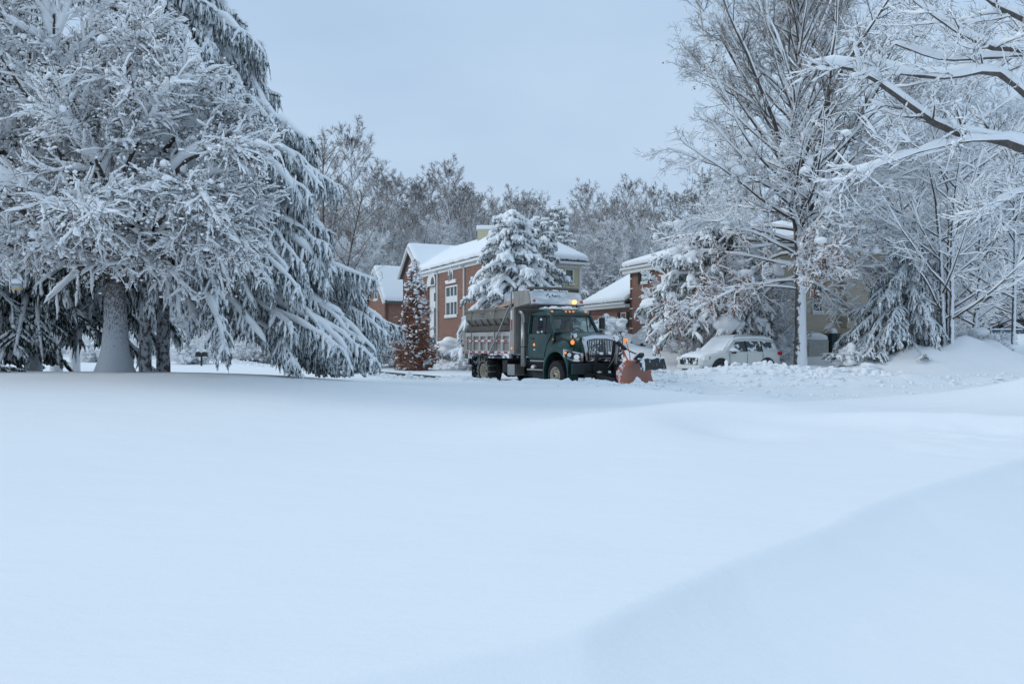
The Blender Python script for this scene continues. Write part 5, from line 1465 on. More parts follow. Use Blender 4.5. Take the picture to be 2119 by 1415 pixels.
# ------------------------------------------------------------ things along the tan wall
def unit(name, lab, px0, px1, ptop, pcap, Y, dep, mat, cat, cap=.35, group=None, slats=True):
    x0, x1 = at(px0, 0, Y)[0], at(px1, 0, Y)[0]; zt_ = at(0, ptop, Y)[2]; zc_ = at(0, pcap, Y)[2]
    w = x1 - x0; xm = (x0 + x1) / 2; zg_ = gz(xm, Y) - .15
    T = thing(name, lab, cat, (xm, Y + dep / 2, zg_), ws.rot * .5, group)
    a = Acc(); h = zt_ - zg_; box(a, -w / 2, w / 2, -dep / 2, dep / 2, 0, h); obj('housing', a, mat, T, bevel=.03)
    if slats:
        a = Acc()
        for i in range(int(h / .07)): box(a, -w / 2 + .06, w / 2 - .06, -dep / 2 - .012, -dep / 2 - .002, .05 + i * .07, .08 + i * .07)
        box(a, -w / 2 - .01, w / 2 + .01, -dep / 2 - .015, dep / 2 + .01, h - .06, h + .006)
        obj('louvres', a, M['grey_trim'] if mat != M['grey_trim'] else M['unit'], T)
    a = Acc(); n = 7; secs = []
    for i, t in enumerate(np.linspace(0, 1, n)):
        zz_ = h + .01 + (zc_ - zt_) * t; k = (1 + .04) * (1 - .9 * t ** 5) if t < 1 else .35
        secs.append([(math.copysign(abs(math.cos(a_)) ** .5, math.cos(a_)) * w / 2 * k * 1.04, math.copysign(abs(math.sin(a_)) ** .5, math.sin(a_)) * dep / 2 * k * 1.04, zz_) for a_ in np.linspace(0, 2 * PI, 21)[:-1]])
    loft(a, secs); obj('snow_cap', a, M['snow'], T, smooth=True)
    return T
unit('air_conditioner', 'beige air conditioner under a thick loaf of snow right of the oak trunk', 1670, 1714, 704, 689, 43.5, .8, M['unit'], 'air conditioner', group='snow-capped units by the tan wall')
unit('air_conditioner', 'second snow-capped unit half hidden by the leaning hemlock', 1748, 1782, 703, 688, 44.6, .8, M['grey_trim'], 'air conditioner', group='snow-capped units by the tan wall')
unit('utility_box', 'dark green box with a snow lump on top between the two snow-capped units', 1720, 1733, 690, 679, 45.0, .35, M['bin_green'], 'box', slats=False)
unit('meter_box', 'small grey meter box with snow on the tan wall left of the oak trunk', 1612, 1622, 676, 668, 44.6, .2, M['grey_trim'], 'box', slats=False)
# trampoline with net
Yt = 58.; x0, x1 = at(2024, 0, Yt)[0], at(2150, 0, Yt)[0]; xm = (x0 + x1) / 2; zt_ = gz(xm, Yt) - .1
T = thing('trampoline', 'big trampoline with dark safety net, blue rim and white poles at the right edge', 'trampoline', (xm, Yt + 2, zt_))
rad_ = (x1 - x0) / 2; zb_ = at(0, 728, Yt)[2] - zt_; ztp = at(0, 683, Yt)[2] - zt_
a = Acc(); k = 40; ring = [(rad_ * math.cos(t), rad_ * math.sin(t)) for t in np.linspace(0, 2 * PI, k + 1)]
loft(a, [[(x, y, z) for x, y in ring[:-1]] for z in (zb_ + .12, ztp - .16)], caps=False); nn = obj('net', a, M['net'], T)
so = nn.modifiers.new('solid', 'SOLIDIFY'); so.thickness = .01
a = Acc(); tube(a, [(x, y, ztp - .05) for x, y in ring], .10, 8); obj('top_rim', a, M['blue_pad'], T, smooth=True)
a = Acc(); tube(a, [(x * 1.005, y * 1.005, ztp + .05) for x, y in ring], .05, 6); tube(a, [(x * 1.01, y * 1.01, zb_ + .10) for x, y in ring], .12, 6); obj('rim_snow', a, M['snow'], T, smooth=True)
a = Acc(); tube(a, [(x, y, zb_ - .02) for x, y in ring], .09, 8); obj('frame', a, M['steel'], T, smooth=True)
for i in range(8):
    t = i * PI / 4 + .3 - PI / 2 - .75; a = Acc(); tube(a, [(rad_ * 1.02 * math.cos(t), rad_ * 1.02 * math.sin(t), -.2), (rad_ * 1.02 * math.cos(t), rad_ * 1.02 * math.sin(t), ztp - .3), (rad_ * .97 * math.cos(t), rad_ * .97 * math.sin(t), ztp)], .035, 8); obj('pole', a, M['white_trim'], T, smooth=True)
# picket fence scraps behind the hemlock
T = thing('picket_fence', 'short run of snowy picket fence behind the foot of the snow heap', 'fence', (at(1898, 0, 47)[0], 47, gz(at(1898, 0, 47)[0], 47)), .1)
a = Acc(); box(a, -1.6, 1.6, .03, .07, .35, .43); box(a, -1.6, 1.6, .03, .07, .85, .93); obj('rail', a, M['grey_trim'], T)
a = Acc()
for i in range(22): prism(a, [(-1.58 + i * .15, .1), (-1.49 + i * .15, .1), (-1.49 + i * .15, 1.1), (-1.535 + i * .15, 1.18), (-1.58 + i * .15, 1.1)], 'y', 0, .028)
obj('pickets', a, M['grey_trim'], T)
a = Acc(); blobs(a, [(-1.5 + i * .15, .03, 1.2) for i in range(21)], .045, np.random.default_rng(5), 1); obj('snow_caps', a, M['snow'], T, smooth=True)
# mailboxes far across the road, px 415
x, y = at(417, 0, 56)[0], 56.
T = thing('mailbox_stand', 'pair of dark mailboxes with round snow caps across the road behind the spruce', 'mailbox', (x, y, gz(x, y) - .2))
a = Acc(); box(a, -.05, .05, -.05, .05, 0, .95); box(a, -.45, .45, -.06, .06, .86, .93); obj('post', a, M['black'], T)
for s in (-1, 1):
    a = Acc(); prism(a, [(s * .22 - .12, .93), (s * .22 + .12, .93), (s * .22 + .12, 1.08)] + [(s * .22 + .12 * math.cos(t), 1.08 + .10 * math.sin(t)) for t in (.5, 1.57, 2.6)] + [(s * .22 - .12, 1.08)], 'y', -.25, .25)
    b = obj('box', a, M['black'], T); a = Acc(); blobs(a, [(s * .22, 0, 1.26)], .19, np.random.default_rng(8), 2, .05, .75); obj('snow_cap', a, M['snow'], b, smooth=True)
# hanging bird feeder at the left edge, px 34, y 588
fp = at(34, 588, 16.0)
T = thing('bird_feeder', 'small hanging bird feeder with snowy domed roof and yellow tray at the far left', 'bird feeder', (fp.x, fp.y, fp.z - .11)); T.scale = (.62, .62, .62)
a = Acc(); lathe(a, [(0, 0), (.15, 0), (.16, .015), (.16, .03), (.0, .03)], 'z', (0, 0, 0)); obj('tray', a, M['yellow'], T, smooth=False)
a = Acc(); lathe(a, [(0.0, .032), (.15, .034), (.125, .12), (.12, .15), (0, .152)], 'z', (0, 0, 0)); obj('seed_house', a, M['feeder'], T)
a = Acc(); lathe(a, [(0, .154), (.16, .155), (.155, .17), (.14, .19), (0, .2)], 'z', (0, 0, 0)); obj('roof', a, M['feeder'], T)
a = Acc(); lathe(a, [(0, .20), (.145, .195), (.15, .25), (.13, .32), (.07, .355), (0, .36)], 'z', (0, 0, 0)); obj('snow_cap', a, M['snow'], T, smooth=True)
a = Acc(); tube(a, [(0, 0, .3), (.02, 0, .75)], .006, 6); obj('wire', a, M['black'], T)
# ============================================================ the plough truck
# local axes: x forward, y to the driver's side (left), z up; origin on the road under the front axle
HD = Vector((.5, -.866))
TC = Vector((2.526, 28.375)); TZ = 0.0
TR = thing('snow_plow_truck', 'dark green dump truck with orange snow plow and salt spreader clearing the road', 'truck', (TC.x, TC.y, TZ), math.atan2(HD.y, HD.x))
WB = 5.28
def tl(p):
    """world point -> truck coordinates"""
    d = Vector((p[0] - TC.x, p[1] - TC.y)); return Vector((d.x * HD.x + d.y * HD.y, -d.x * HD.y + d.y * HD.x, p[2] - TZ))
rng = np.random.default_rng(500)
# chassis
a = Acc()
for s in (-1, 1): box(a, -7.0, 1.0, s * .43 - .05, s * .43 + .05, .72, 1.02)
for x in (-6.8, -5.6, -4.2, -3.0, -1.6, 0, .8): box(a, x - .06, x + .06, -.375, .375, .76, .98)
box(a, -WB - .5, -WB + .5, -.38, .38, .60, .72)
ch = obj('chassis', a, M['black'], TR, bevel=.01)
a = Acc(); cyl(a, (-WB, -.9, .52), (-WB, .9, .52), .09); cyl(a, (0, -.95, .52), (0, .95, .52), .07); lathe(a, [(0, -.25), (.2, -.2), (.26, 0), (.2, .2), (0, .25)], 'x', (-WB, 0, .52)); cyl(a, (-WB + .2, 0, .6), (-1.2, 0, .9), .06); obj('axle', a, M['black'], ch, smooth=True)
a = Acc(); box(a, -1.3, .5, -.34, .34, .62, 1.25); obj('engine', a, M['black'], ch, bevel=.05)
# wheels
def wheel(x, y, side, dual=False, r=.52, chains=False):
    a = Acc(); w = .14
    def tyre(yc): lathe(a, [(.30, -w), (.40, -w - .012), (r - .05, -w), (r - .012, -w * .78), (r, -w * .5), (r, w * .5), (r - .012, w * .78), (r - .05, w), (.40, w + .012), (.30, w)], 'y', (0, yc, 0), 40)
    for yc in ((0, -side * .32) if dual else (0,)): tyre(yc)
    t = obj('wheel', a, M['rubber'], TR, smooth=True); t.location = (x, y, r)
    # tread lugs
    a = Acc()
    for i in range(44):
        an = i * 2 * PI / 44; c, s_ = math.cos(an), math.sin(an)
        for q in (-1, 1):
            p = Vector((c * (r + .004), q * w * .55, s_ * (r + .004))); bar(a, p - Vector((0, w * .3, 0)), p + Vector((0, w * .3, 0)), .035, .02, up=(c, 0, s_))
    obj('tread', a, M['rubber'], t)
    a = Acc()
    if dual: prof = [(.0, -.02), (.10, -.02), (.115, .02), (.16, -.13), (.20, -.15), (.27, -.02), (.285, .10), (.305, .135), (.30, .15), (.285, .145)]
    else: prof = [(0, .17), (.09, .17), (.11, .09), (.15, .085), (.20, .10), (.245, .03), (.27, .05), (.285, .13), (.305, .15), (.30, .16), (.285, .15)]
    lathe(a, [(q[0], side * q[1]) for q in prof], 'y', (0, 0, 0), 36); obj('rim', a, M['rim'], t, smooth=True)
    a = Acc()
    for i in range(10):
        an = i * 2 * PI / 10; rr = .135
        c0 = (rr * math.cos(an), side * (.06 if not dual else -.08), rr * math.sin(an)); cyl(a, c0, (c0[0], c0[1] + side * .05, c0[2]), .018, k=6)
    cyl(a, (0, side * .0, 0), (0, side * (.20 if not dual else .03), 0), .065, .05, 14)
    obj('hub', a, M['rust'], t, smooth=False)
    a = Acc()
    for i in range(5):
        an = i * 2 * PI / 5 + .3; rr = .212; yc = side * (.098 if not dual else -.128)
        cyl(a, (rr * math.cos(an), yc - side * .01, rr * math.sin(an)), (rr * math.cos(an), yc + side * .006, rr * math.sin(an)), .030, k=12)
    obj('hand_hole', a, M['black'], t)
    if chains:
        a = Acc(); n = 14
        for i in range(n):
            an = i * 2 * PI / n; pts = [((r + .02) * math.cos(an + .09 * math.sin(u * 9)), u * w * 1.15, (r + .02) * math.sin(an + .09 * math.sin(u * 9))) for u in np.linspace(-1, 1, 9)]
            pts += [((r - .12) * math.cos(an), side * (w + .02), (r - .12) * math.sin(an))] if side > 0 else []
            tube(a, pts, .013, 5)
            tube(a, [((r + .02) * math.cos(an), side * w * 1.1, (r + .02) * math.sin(an)), ((r - .10) * math.cos(an), side * (w + .03), (r - .10) * math.sin(an))], .013, 5)
        tube(a, [((r - .10) * math.cos(t), side * (w + .03), (r - .10) * math.sin(t)) for t in np.linspace(0, 2 * PI, 60)], .014, 5)
        obj('tyre_chain', a, M['steel'], t, smooth=True)
    return t
for s in (-1, 1):
    wheel(0, s * 1.03, s); wheel(-WB, s * 1.06, s, True, chains=True)
# cab shell ---------------------------------------------------
cx0, cx1 = -2.15, -.42; zf, zb = 1.06, 2.02
a = Acc()
loft(a, [[(x, -hw, zf), (x, -hw - .03, 1.5), (x, -hw, zb), (x, hw, zb), (x, hw + .03, 1.5), (x, hw, zf)] for x, hw in ((cx0, .98), (-1.2, 1.0), (cx1, .98))])
cab = obj('cab', a, M['green'], TR, bevel=.04, seg=3)
a = Acc()   # roof with rounded crown
secs = []
for x, z, hw in ((-2.17, 2.66, .90), (-2.12, 2.80, .88), (-1.9, 2.88, .86), (-1.4, 2.92, .86), (-1.05, 2.88, .86), (-.86, 2.80, .87), (-.78, 2.70, .88)):
    secs.append([(x, -hw, 2.62 if x < -1 else 2.60), (x, -hw - .01, z - .10), (x, -hw * .88, z - .03), (x, -hw * .45, z), (x, hw * .45, z), (x, hw * .88, z - .03), (x, hw + .01, z - .10), (x, hw, 2.62 if x < -1 else 2.60)])
loft(a, secs); obj('roof', a, M['green'], TR, smooth=True)
for s in (-1, 1):
    for q in (((-.36, s * .93, 2.0), (-.80, s * .86, 2.66), .09, .11), ((-2.08, s * .95, 2.0), (-2.09, s * .87, 2.68), .14, .08), ((-1.02, s * .955, 2.0), (-1.04, s * .875, 2.64), .035, .04)):
        a = Acc(); bar(a, *q); obj('window_pillar', a, M['green'], TR, bevel=.015)
a = Acc(); loft(a, [[(-2.16, -.9, 2.0), (-2.16, .9, 2.0), (-2.16, .88, 2.7), (-2.16, -.88, 2.7)][::-1], [(-2.15, -.9, 2.0), (-2.15, .9, 2.0), (-2.15, .88, 2.7), (-2.15, -.88, 2.7)][::-1]], caps=True); 
a = Acc(); box(a, -2.16, -2.11, -.9, .9, 2.0, 2.22); box(a, -2.16, -2.11, -.88, -.5, 2.21, 2.7); box(a, -2.16, -2.11, .5, .88, 2.21, 2.7); obj('rear_panel', a, M['green'], TR)
a = Acc(); n = 9; secs = []
for t in (0, 1):
    secs.append([(-.36 - .44 * t + .10 * (1 - (2 * u - 1) ** 2), (2 * u - 1) * (.91 - .07 * t), 2.03 + .62 * t) for u in np.linspace(0, 1, n)])
loft(a, secs, closed=False, caps=False); obj('windshield', a, M['glass'], TR, smooth=True)
a = Acc()
tube(a, secs[0], .02, 6); tube(a, secs[1], .02, 6); obj('windshield_seal', a, M['black'], TR, smooth=True)
for s in (-1, 1):
    a = Acc(); a.add([(-.46, s * .945, 2.03), (-2.0, s * .95, 2.03), (-2.0, s * .875, 2.63), (-.84, s * .872, 2.63)], [(0, 1, 2, 3)]); g = obj('side_window', a, M['glass_dark' if s < 0 else 'glass'], TR)
a = Acc(); a.add([(-2.13, -.5, 2.22), (-2.13, .5, 2.22), (-2.13, .5, 2.66), (-2.13, -.5, 2.66)], [(0, 1, 2, 3)]); obj('rear_window', a, M['glass'], TR)
for s in (-1, 1):     # doors
    a = Acc(); y0 = s * 1.012; pl = [(-1.98, 1.14), (-.98, 1.14), (-.84, 1.55), (-.48, 1.98), (-1.98, 1.98)]
    prism(a, pl, 'y', y0, y0 + s * .018); d = obj('door', a, M['green'], TR, bevel=.008)
    a = Acc(); bar(a, (-1.86, s * 1.045, 1.82), (-1.66, s * 1.045, 1.82), .03, .045); obj('door_handle', a, M['black'], d, bevel=.008)
    a = Acc(); lathe(a, [(0, 0), (.055, 0), (.055, .02), (.035, .04), (0, .045)] if s > 0 else [(0, 0), (.055, 0), (.055, -.02), (.035, -.04), (0, -.045)], 'y', (-1.62, s * 1.031, 1.60), 14); obj('marker_light', a, M['lamp_amber'], d, smooth=True)
    a = Acc(); box(a, -1.68, -1.56, min(s * 1.031, s * 1.036), max(s * 1.031, s * 1.036), 1.40, 1.44); obj('emblem', a, M['chrome'], d)
# interior: seats, wheel, dash
a = Acc(); box(a, -.95, -.38, -.9, .9, 1.9, 2.06); obj('dashboard', a, M['black'], TR, bevel=.04)
for s in (-1, 1):
    a = Acc(); box(a, -1.85, -1.70, s * .48 - .25, s * .48 + .25, 1.6, 2.35); box(a, -1.84, -1.71, s * .48 - .12, s * .48 + .12, 2.36, 2.52); obj('seat', a, M['seat'], TR, bevel=.04)
a = Acc(); tube(a, [(-1.12 + .07 * math.cos(t), .48 + .22 * math.sin(t), 2.02 + .20 * math.cos(t)) for t in np.linspace(0, 2 * PI, 24)], .018, 6); bar(a, (-1.12, .28, 2.02), (-1.12, .68, 2.02), .03); obj('steering_wheel', a, M['black'], TR, smooth=True)
# hood ----------------------------------------------------------
a = Acc(); secs = []
for x, hw, zt, zs in ((-.40, .93, 2.05, 1.30), (-.1, .90, 2.06, 1.30), (.3, .84, 2.03, 1.30), (.65, .78, 1.99, 1.25), (.93, .73, 1.93, 1.2), (.99, .69, 1.86, 1.2)):
    half = [(hw, zs), (hw, zt - .34), (hw * .975, zt - .20), (hw * .90, zt - .09), (hw * .70, zt - .03), (hw * .35, zt)]
    secs.append([(x, -y, z) for y, z in half] + [(x, y, z) for y, z in half[::-1]])
loft(a, secs); hood = obj('hood', a, M['green'], TR, smooth=True)
for m_ in ('sub',):
    q = hood.modifiers.new('bevel', 'BEVEL'); q.width = .03; q.segments = 2; q.limit_method = 'ANGLE'
for s in (-1, 1):    # side air intake
    pts = []
    for t in np.linspace(0, 1, 8): pts.append((-.32 + .52 * t, s * (.918 - .05 * t + .008), 1.92 - .16 * t ** 2))
    low = [(-.32 + .52 * t, s * (.918 - .05 * t + .012), 1.70 + .04 * t) for t in np.linspace(0, 1, 8)]
    a = Acc(); n = 8; V_ = pts + low; a.add(V_, [(i, i + 1, n + i + 1, n + i) for i in range(n - 1)]); v = obj('air_intake', a, M['black'], TR); so = v.modifiers.new('solid', 'SOLIDIFY'); so.thickness = .012; so.offset = 0
    a = Acc(); box(a, -.02, .10, min(s * 1.02, s * 1.03), max(s * 1.02, s * 1.03), 1.60, 1.66); 
# fenders
for s in (-1, 1):
    secs = []
    for ang in np.linspace(-32, 212, 25):
        an = math.radians(ang); cx_f, r_ = 0.0, .74
        lx, lz = cx_f - r_ * math.cos(an) * 1.0, .60 + (r_ + .02) * math.sin(an)
        tz = max(lz + .05, 0)
        crown = .17 * max(0, math.sin(an)) + .05
        ix = cx_f - (r_ + crown) * math.cos(an) * .98
        secs.append([(lx, s * 1.18, lz), (ix * 1.0, s * 1.18, lz + crown * max(.2, math.sin(an)) + .0), (ix * .98, s * 1.10, lz + crown * 1.3 * max(.1, math.sin(an)) + .03), (ix * .95, s * .88, lz + (crown * 1.5 + .06) * max(.1, math.sin(an)) + .04), (lx * .95, s * .70, lz + (crown * 1.2 + .05) * max(.1, math.sin(an)) + .02), (lx, s * .70, lz)])
    a = Acc(); loft(a, secs); f = obj('fender', a, M['green'], TR, smooth=True)
    q = f.modifiers.new('bevel', 'BEVEL'); q.width = .012; q.segments = 2; q.limit_method = 'ANGLE'
    a = Acc(); lathe(a, [(.66, 0), (.66, .42)] if s < 0 else [(.66, -.42), (.66, 0)], 'y', (0, s * 1.12, .60), 30); obj('wheel_well', a, M['black'], f)
    # nose corner of the fender that carries the lamp
    a = Acc(); loft(a, [[(x, s * y0, z0), (x, s * y1, z0), (x, s * y1, z1), (x, s * y0, z1)] for x, y0, y1, z0, z1 in ((.45, .66, 1.17, 1.12, 1.52), (.68, .66, 1.14, 1.00, 1.47), (.88, .66, 1.06, .99, 1.40), (1.0, .66, .92, 1.0, 1.32))])
    obj('fender_nose', a, M['green'], f, bevel=.03)
    # headlamp: chrome surround, dark bucket, lamps
    def hp(u, v, o=0.):   # u 0..1 from outer side to grille, v 0..1 up
        P_ = [(.52, 1.178), (.74, 1.135), (.91, 1.045), (1.015, .90), (1.03, .72)]
        i = min(int(u * 4), 3); f_ = u * 4 - i; x = P_[i][0] * (1 - f_) + P_[i + 1][0] * f_; y = P_[i][1] * (1 - f_) + P_[i + 1][1] * f_
        nx = .25 + .75 * u; ny = 1 - nx * .8; l = math.hypot(nx, ny)
        zl = 1.20 - .17 * math.sin(min(u * 1.5, 1) * PI / 2); zh = 1.45 - .06 * u
        return (x + nx / l * o, s * (y + ny / l * o), zl * (1 - v) + zh * v)
    us = np.linspace(0, 1, 13)
    def patch(u0, u1, v0, v1, o0, o1, shape=lambda u: (0, 1)):
        A = Acc(); us_ = np.linspace(u0, u1, 11); rows = []
        for o in (o0, o1):
            for vi in (0, 1):
                rows.append([hp(u, v0 + (v1 - v0) * shape((u - u0) / (u1 - u0))[vi], o) for u in us_])
        n = 11; V_ = [p for r_ in (rows[0], rows[1], rows[3], rows[2]) for p in r_]
        Qs = []
        for r_ in range(4):
            for i in range(n - 1): Qs.append((r_ * n + i, r_ * n + i + 1, ((r_ + 1) % 4) * n + i + 1, ((r_ + 1) % 4) * n + i))
        A.add(V_, Qs, P=[[0, n, 2 * n, 3 * n], [n - 1, 4 * n - 1, 3 * n - 1, 2 * n - 1]]); return A
    shp = lambda u: (.0, 1 - .25 * u)
    hl = obj('headlight', patch(0, 1, 0, 1, .004, .022, shp), M['chrome'], TR)
    obj('bucket', patch(.09, .86, .16, .86, .024, .030, shp), M['black'], hl)
    for (u_, v_, r_, mt) in ((.66, .40, .088, 'lamp_on'), (.33, .50, .065, 'lens')):
        p = Vector(hp(u_, v_, .032)); q = Vector(hp(u_, v_, .052)); a = Acc()
        cyl(a, p, p + (q - p) * .9, r_ * 1.15, r_ * 1.15, 18); obj('lamp_ring', a, M['chrome'], hl, smooth=False)
        a = Acc(); cyl(a, p, q, r_, r_ * .8, 18); obj('lamp', a, M[mt] if mt == 'lens' else M['lamp_on'], hl)
    p = Vector(hp(.14, .62, .031)); q = Vector(hp(.14, .62, .045)); a = Acc(); cyl(a, p, q, .05, .04, 14); obj('turn_signal', a, M['lamp_amber'], hl)
    a = Acc(); lathe(a, [(0, 0), (.05, 0), (.05, .02 * s), (0, .04 * s)], 'y', (-.40, s * 1.0, 1.78), 14); obj('marker_light', a, M['amber'], TR, smooth=True)
    a = Acc(); prism(a, [(-.05, 1.60), (.09, 1.60), (.02, 1.67)], 'y', s * 1.02, s * 1.03); 
# grille
a = Acc()
def gp(y, z): return (1.035 + .02 * (1 - (y / .7) ** 2) - .10 * (z - 1.5) * .5, y, z)
outer = [(-.70, 1.72), (-.64, 1.87), (-.3, 1.93), (.3, 1.93), (.64, 1.87), (.70, 1.72), (.60, 1.06), (-.60, 1.06)]
inner = [(-.58, 1.68), (-.54, 1.76), (-.26, 1.80), (.26, 1.80), (.54, 1.76), (.58, 1.68), (.49, 1.15), (-.49, 1.15)]
n = 8
Vf = [gp(y, z) for y, z in outer] + [gp(y, z) for y, z in inner]; Vb = [(x - .12, y, z) for x, y, z in Vf]
Vf = [(x + (.03 if i >= n else 0), y, z) for i, (x, y, z) in enumerate(Vf)]
Q_ = [(i, (i + 1) % n, n + (i + 1) % n, n + i) for i in range(n)]; Q2 = [(2 * n + i, 2 * n + (i + 1) % n, (i + 1) % n, i) for i in range(n)]; Q3 = [(n + i, n + (i + 1) % n, 3 * n + (i + 1) % n, 3 * n + i) for i in range(n)]
a.add(Vf + Vb, Q_ + Q2 + Q3); gr_ = obj('grille', a, M['chrome'], TR, bevel=.012)
a = Acc(); a.add([(.96, y, z) for y, z in inner], P=[list(range(n))]); obj('grille_mesh', a, M['black'], gr_)
nb_ = 15
for i in range(nb_):
    y = -.50 + 1.0 * i / (nb_ - 1); zt_ = 1.79 - .08 * abs(y); y1 = y * .88
    a = Acc(); bar(a, (1.045, y1, 1.16), (1.02 + .015, y, zt_), .030, .035, up=(1, 0, 0)); obj('grille_bar', a, M['chrome'], gr_, bevel=.006)
a = Acc(); blobs(a, [(1.07, -.2 + rng.normal(0, .10), rng.uniform(1.2, 1.75)) for _ in range(16)], .018, rng, 1, .2, 1.6); obj('grille_snow', a, M['snow'], gr_, smooth=True)
a = Acc(); box(a, .99, 1.10, -.60, .60, 1.02, 1.10); obj('grille_ledge', a, M['mirror_snow'], TR, bevel=.02)
# bumper
a = Acc(); prism(a, [(.98, -1.18), (1.10, -1.18), (1.20, -.9), (1.22, 0), (1.20, .9), (1.10, 1.18), (.98, 1.18)], 'z', .60, .97); bp = obj('bumper', a, M['green_dark'], TR, bevel=.02)
a = Acc(); box(a, 1.215, 1.24, -.75, -.45, .70, .88); obj('tow_plate', a, M['black'], bp, bevel=.02)
# roof markers, snow on the roof
for y in (-.74, -.16, 0, .16, .74):
    a = Acc(); x = -.86 - .05 * abs(y); blobs(a, [(x + .02, y, 2.80)], .05, np.random.default_rng(3), 1, .0, .6); v = obj('roof_marker', a, M['lamp_amber'], TR, smooth=True)
a = Acc(); blobs(a, [(rng.uniform(-1.9, -1.0), rng.uniform(-.7, .7), 2.93) for _ in range(46)], .12, rng, 1, .2, .45); obj('roof_snow', a, M['snow'], TR, smooth=True)
# steps, tanks, boxes
for s in (-1, 1):
    a = Acc(); box(a, -1.95, -.85, min(s * .75, s * 1.16), max(s * .75, s * 1.16), .66, .72); box(a, -1.9, -.9, min(s * .7, s * 1.05), max(s * .7, s * 1.05), .98, 1.04); st_ = obj('step', a, M['steel'], TR, bevel=.01)
    a = Acc(); box(a, -1.85, -.95, min(s * .62, s * 1.0), max(s * .62, s * 1.0), .36, .655); obj('tank', a, M['green_dark'], TR, bevel=.05)
a = Acc(); blobs(a, [(-1.8, -1.02, .76), (-1.68, -1.05, .75), (-1.74, -.98, .80)], .07, rng, 1); obj('step_snow', a, M['snow'], TR, smooth=True)
a = Acc(); box(a, -3.55, -3.0, -1.08, -.62, .42, .85); obj('battery_box', a, M['steel'], TR, bevel=.02)
a = Acc(); box(a, -4.2, -2.5, -.55, .55, .40, .7); box(a, -4.1, -3.7, -1.0, -.5, .5, 1.0); obj('hydraulic_tank', a, M['black'], TR, bevel=.04)
# exhaust stack
a = Acc(); tube(a, [(-2.42, -1.02, .78), (-2.42, -1.02, 2.55), (-2.42, -1.02, 2.68), (-2.47, -1.03, 2.80), (-2.60, -1.06, 2.86)], .085, 14, close=False); ex = obj('exhaust_stack', a, M['steel'], TR, smooth=True); so = ex.modifiers.new('solid', 'SOLIDIFY'); so.thickness = .008
a = Acc(); tube(a, [(-2.42, -1.02, .80), (-2.42, -1.02, 2.42)], .105, 14); obj('heat_shield', a, M['steel'], ex, smooth=True)
a = Acc(); cyl(a, (-2.42, -1.02, 1.50), (-2.42, -1.02, 1.53), .115, k=16); obj('clamp', a, M['black'], ex)
# mirrors
def mirror(s):
    a = Acc()
    if s > 0:
        tube(a, [(-.86, .86, 2.72), (-.60, 1.30, 2.72), (-.58, 1.36, 2.66), (-.58, 1.36, 1.98), (-.52, .98, 1.96)], .018, 8)
    else:
        tube(a, [(-.98, -.90, 2.60), (-.80, -1.30, 2.60), (-.80, -1.34, 2.55), (-.80, -1.34, 2.04), (-.86, -1.0, 2.0)], .018, 8)
    m_ = obj('mirror', a, M['black'], TR, smooth=True)
    x, y = (-.58, 1.30) if s > 0 else (-.80, -1.28)
    a = Acc(); box(a, x - .09, x + .03, y - .12, y + .10, 2.18, 2.60); obj('mirror_head', a, M['black'] if s > 0 else M['green_dark'], m_, bevel=.03)
    a = Acc(); box(a, x - .09, x + .03, y - .11, y + .09, 1.99, 2.14); obj('spot_mirror', a, M['mirror_snow'], m_, bevel=.03)
    if s < 0:
        a = Acc(); blobs(a, [(x + .03, y, 2.50), (x + .03, y + .03, 2.06)], .045, rng, 1); obj('mirror_snow', a, M['snow'], m_, smooth=True)
mirror(1); mirror(-1)
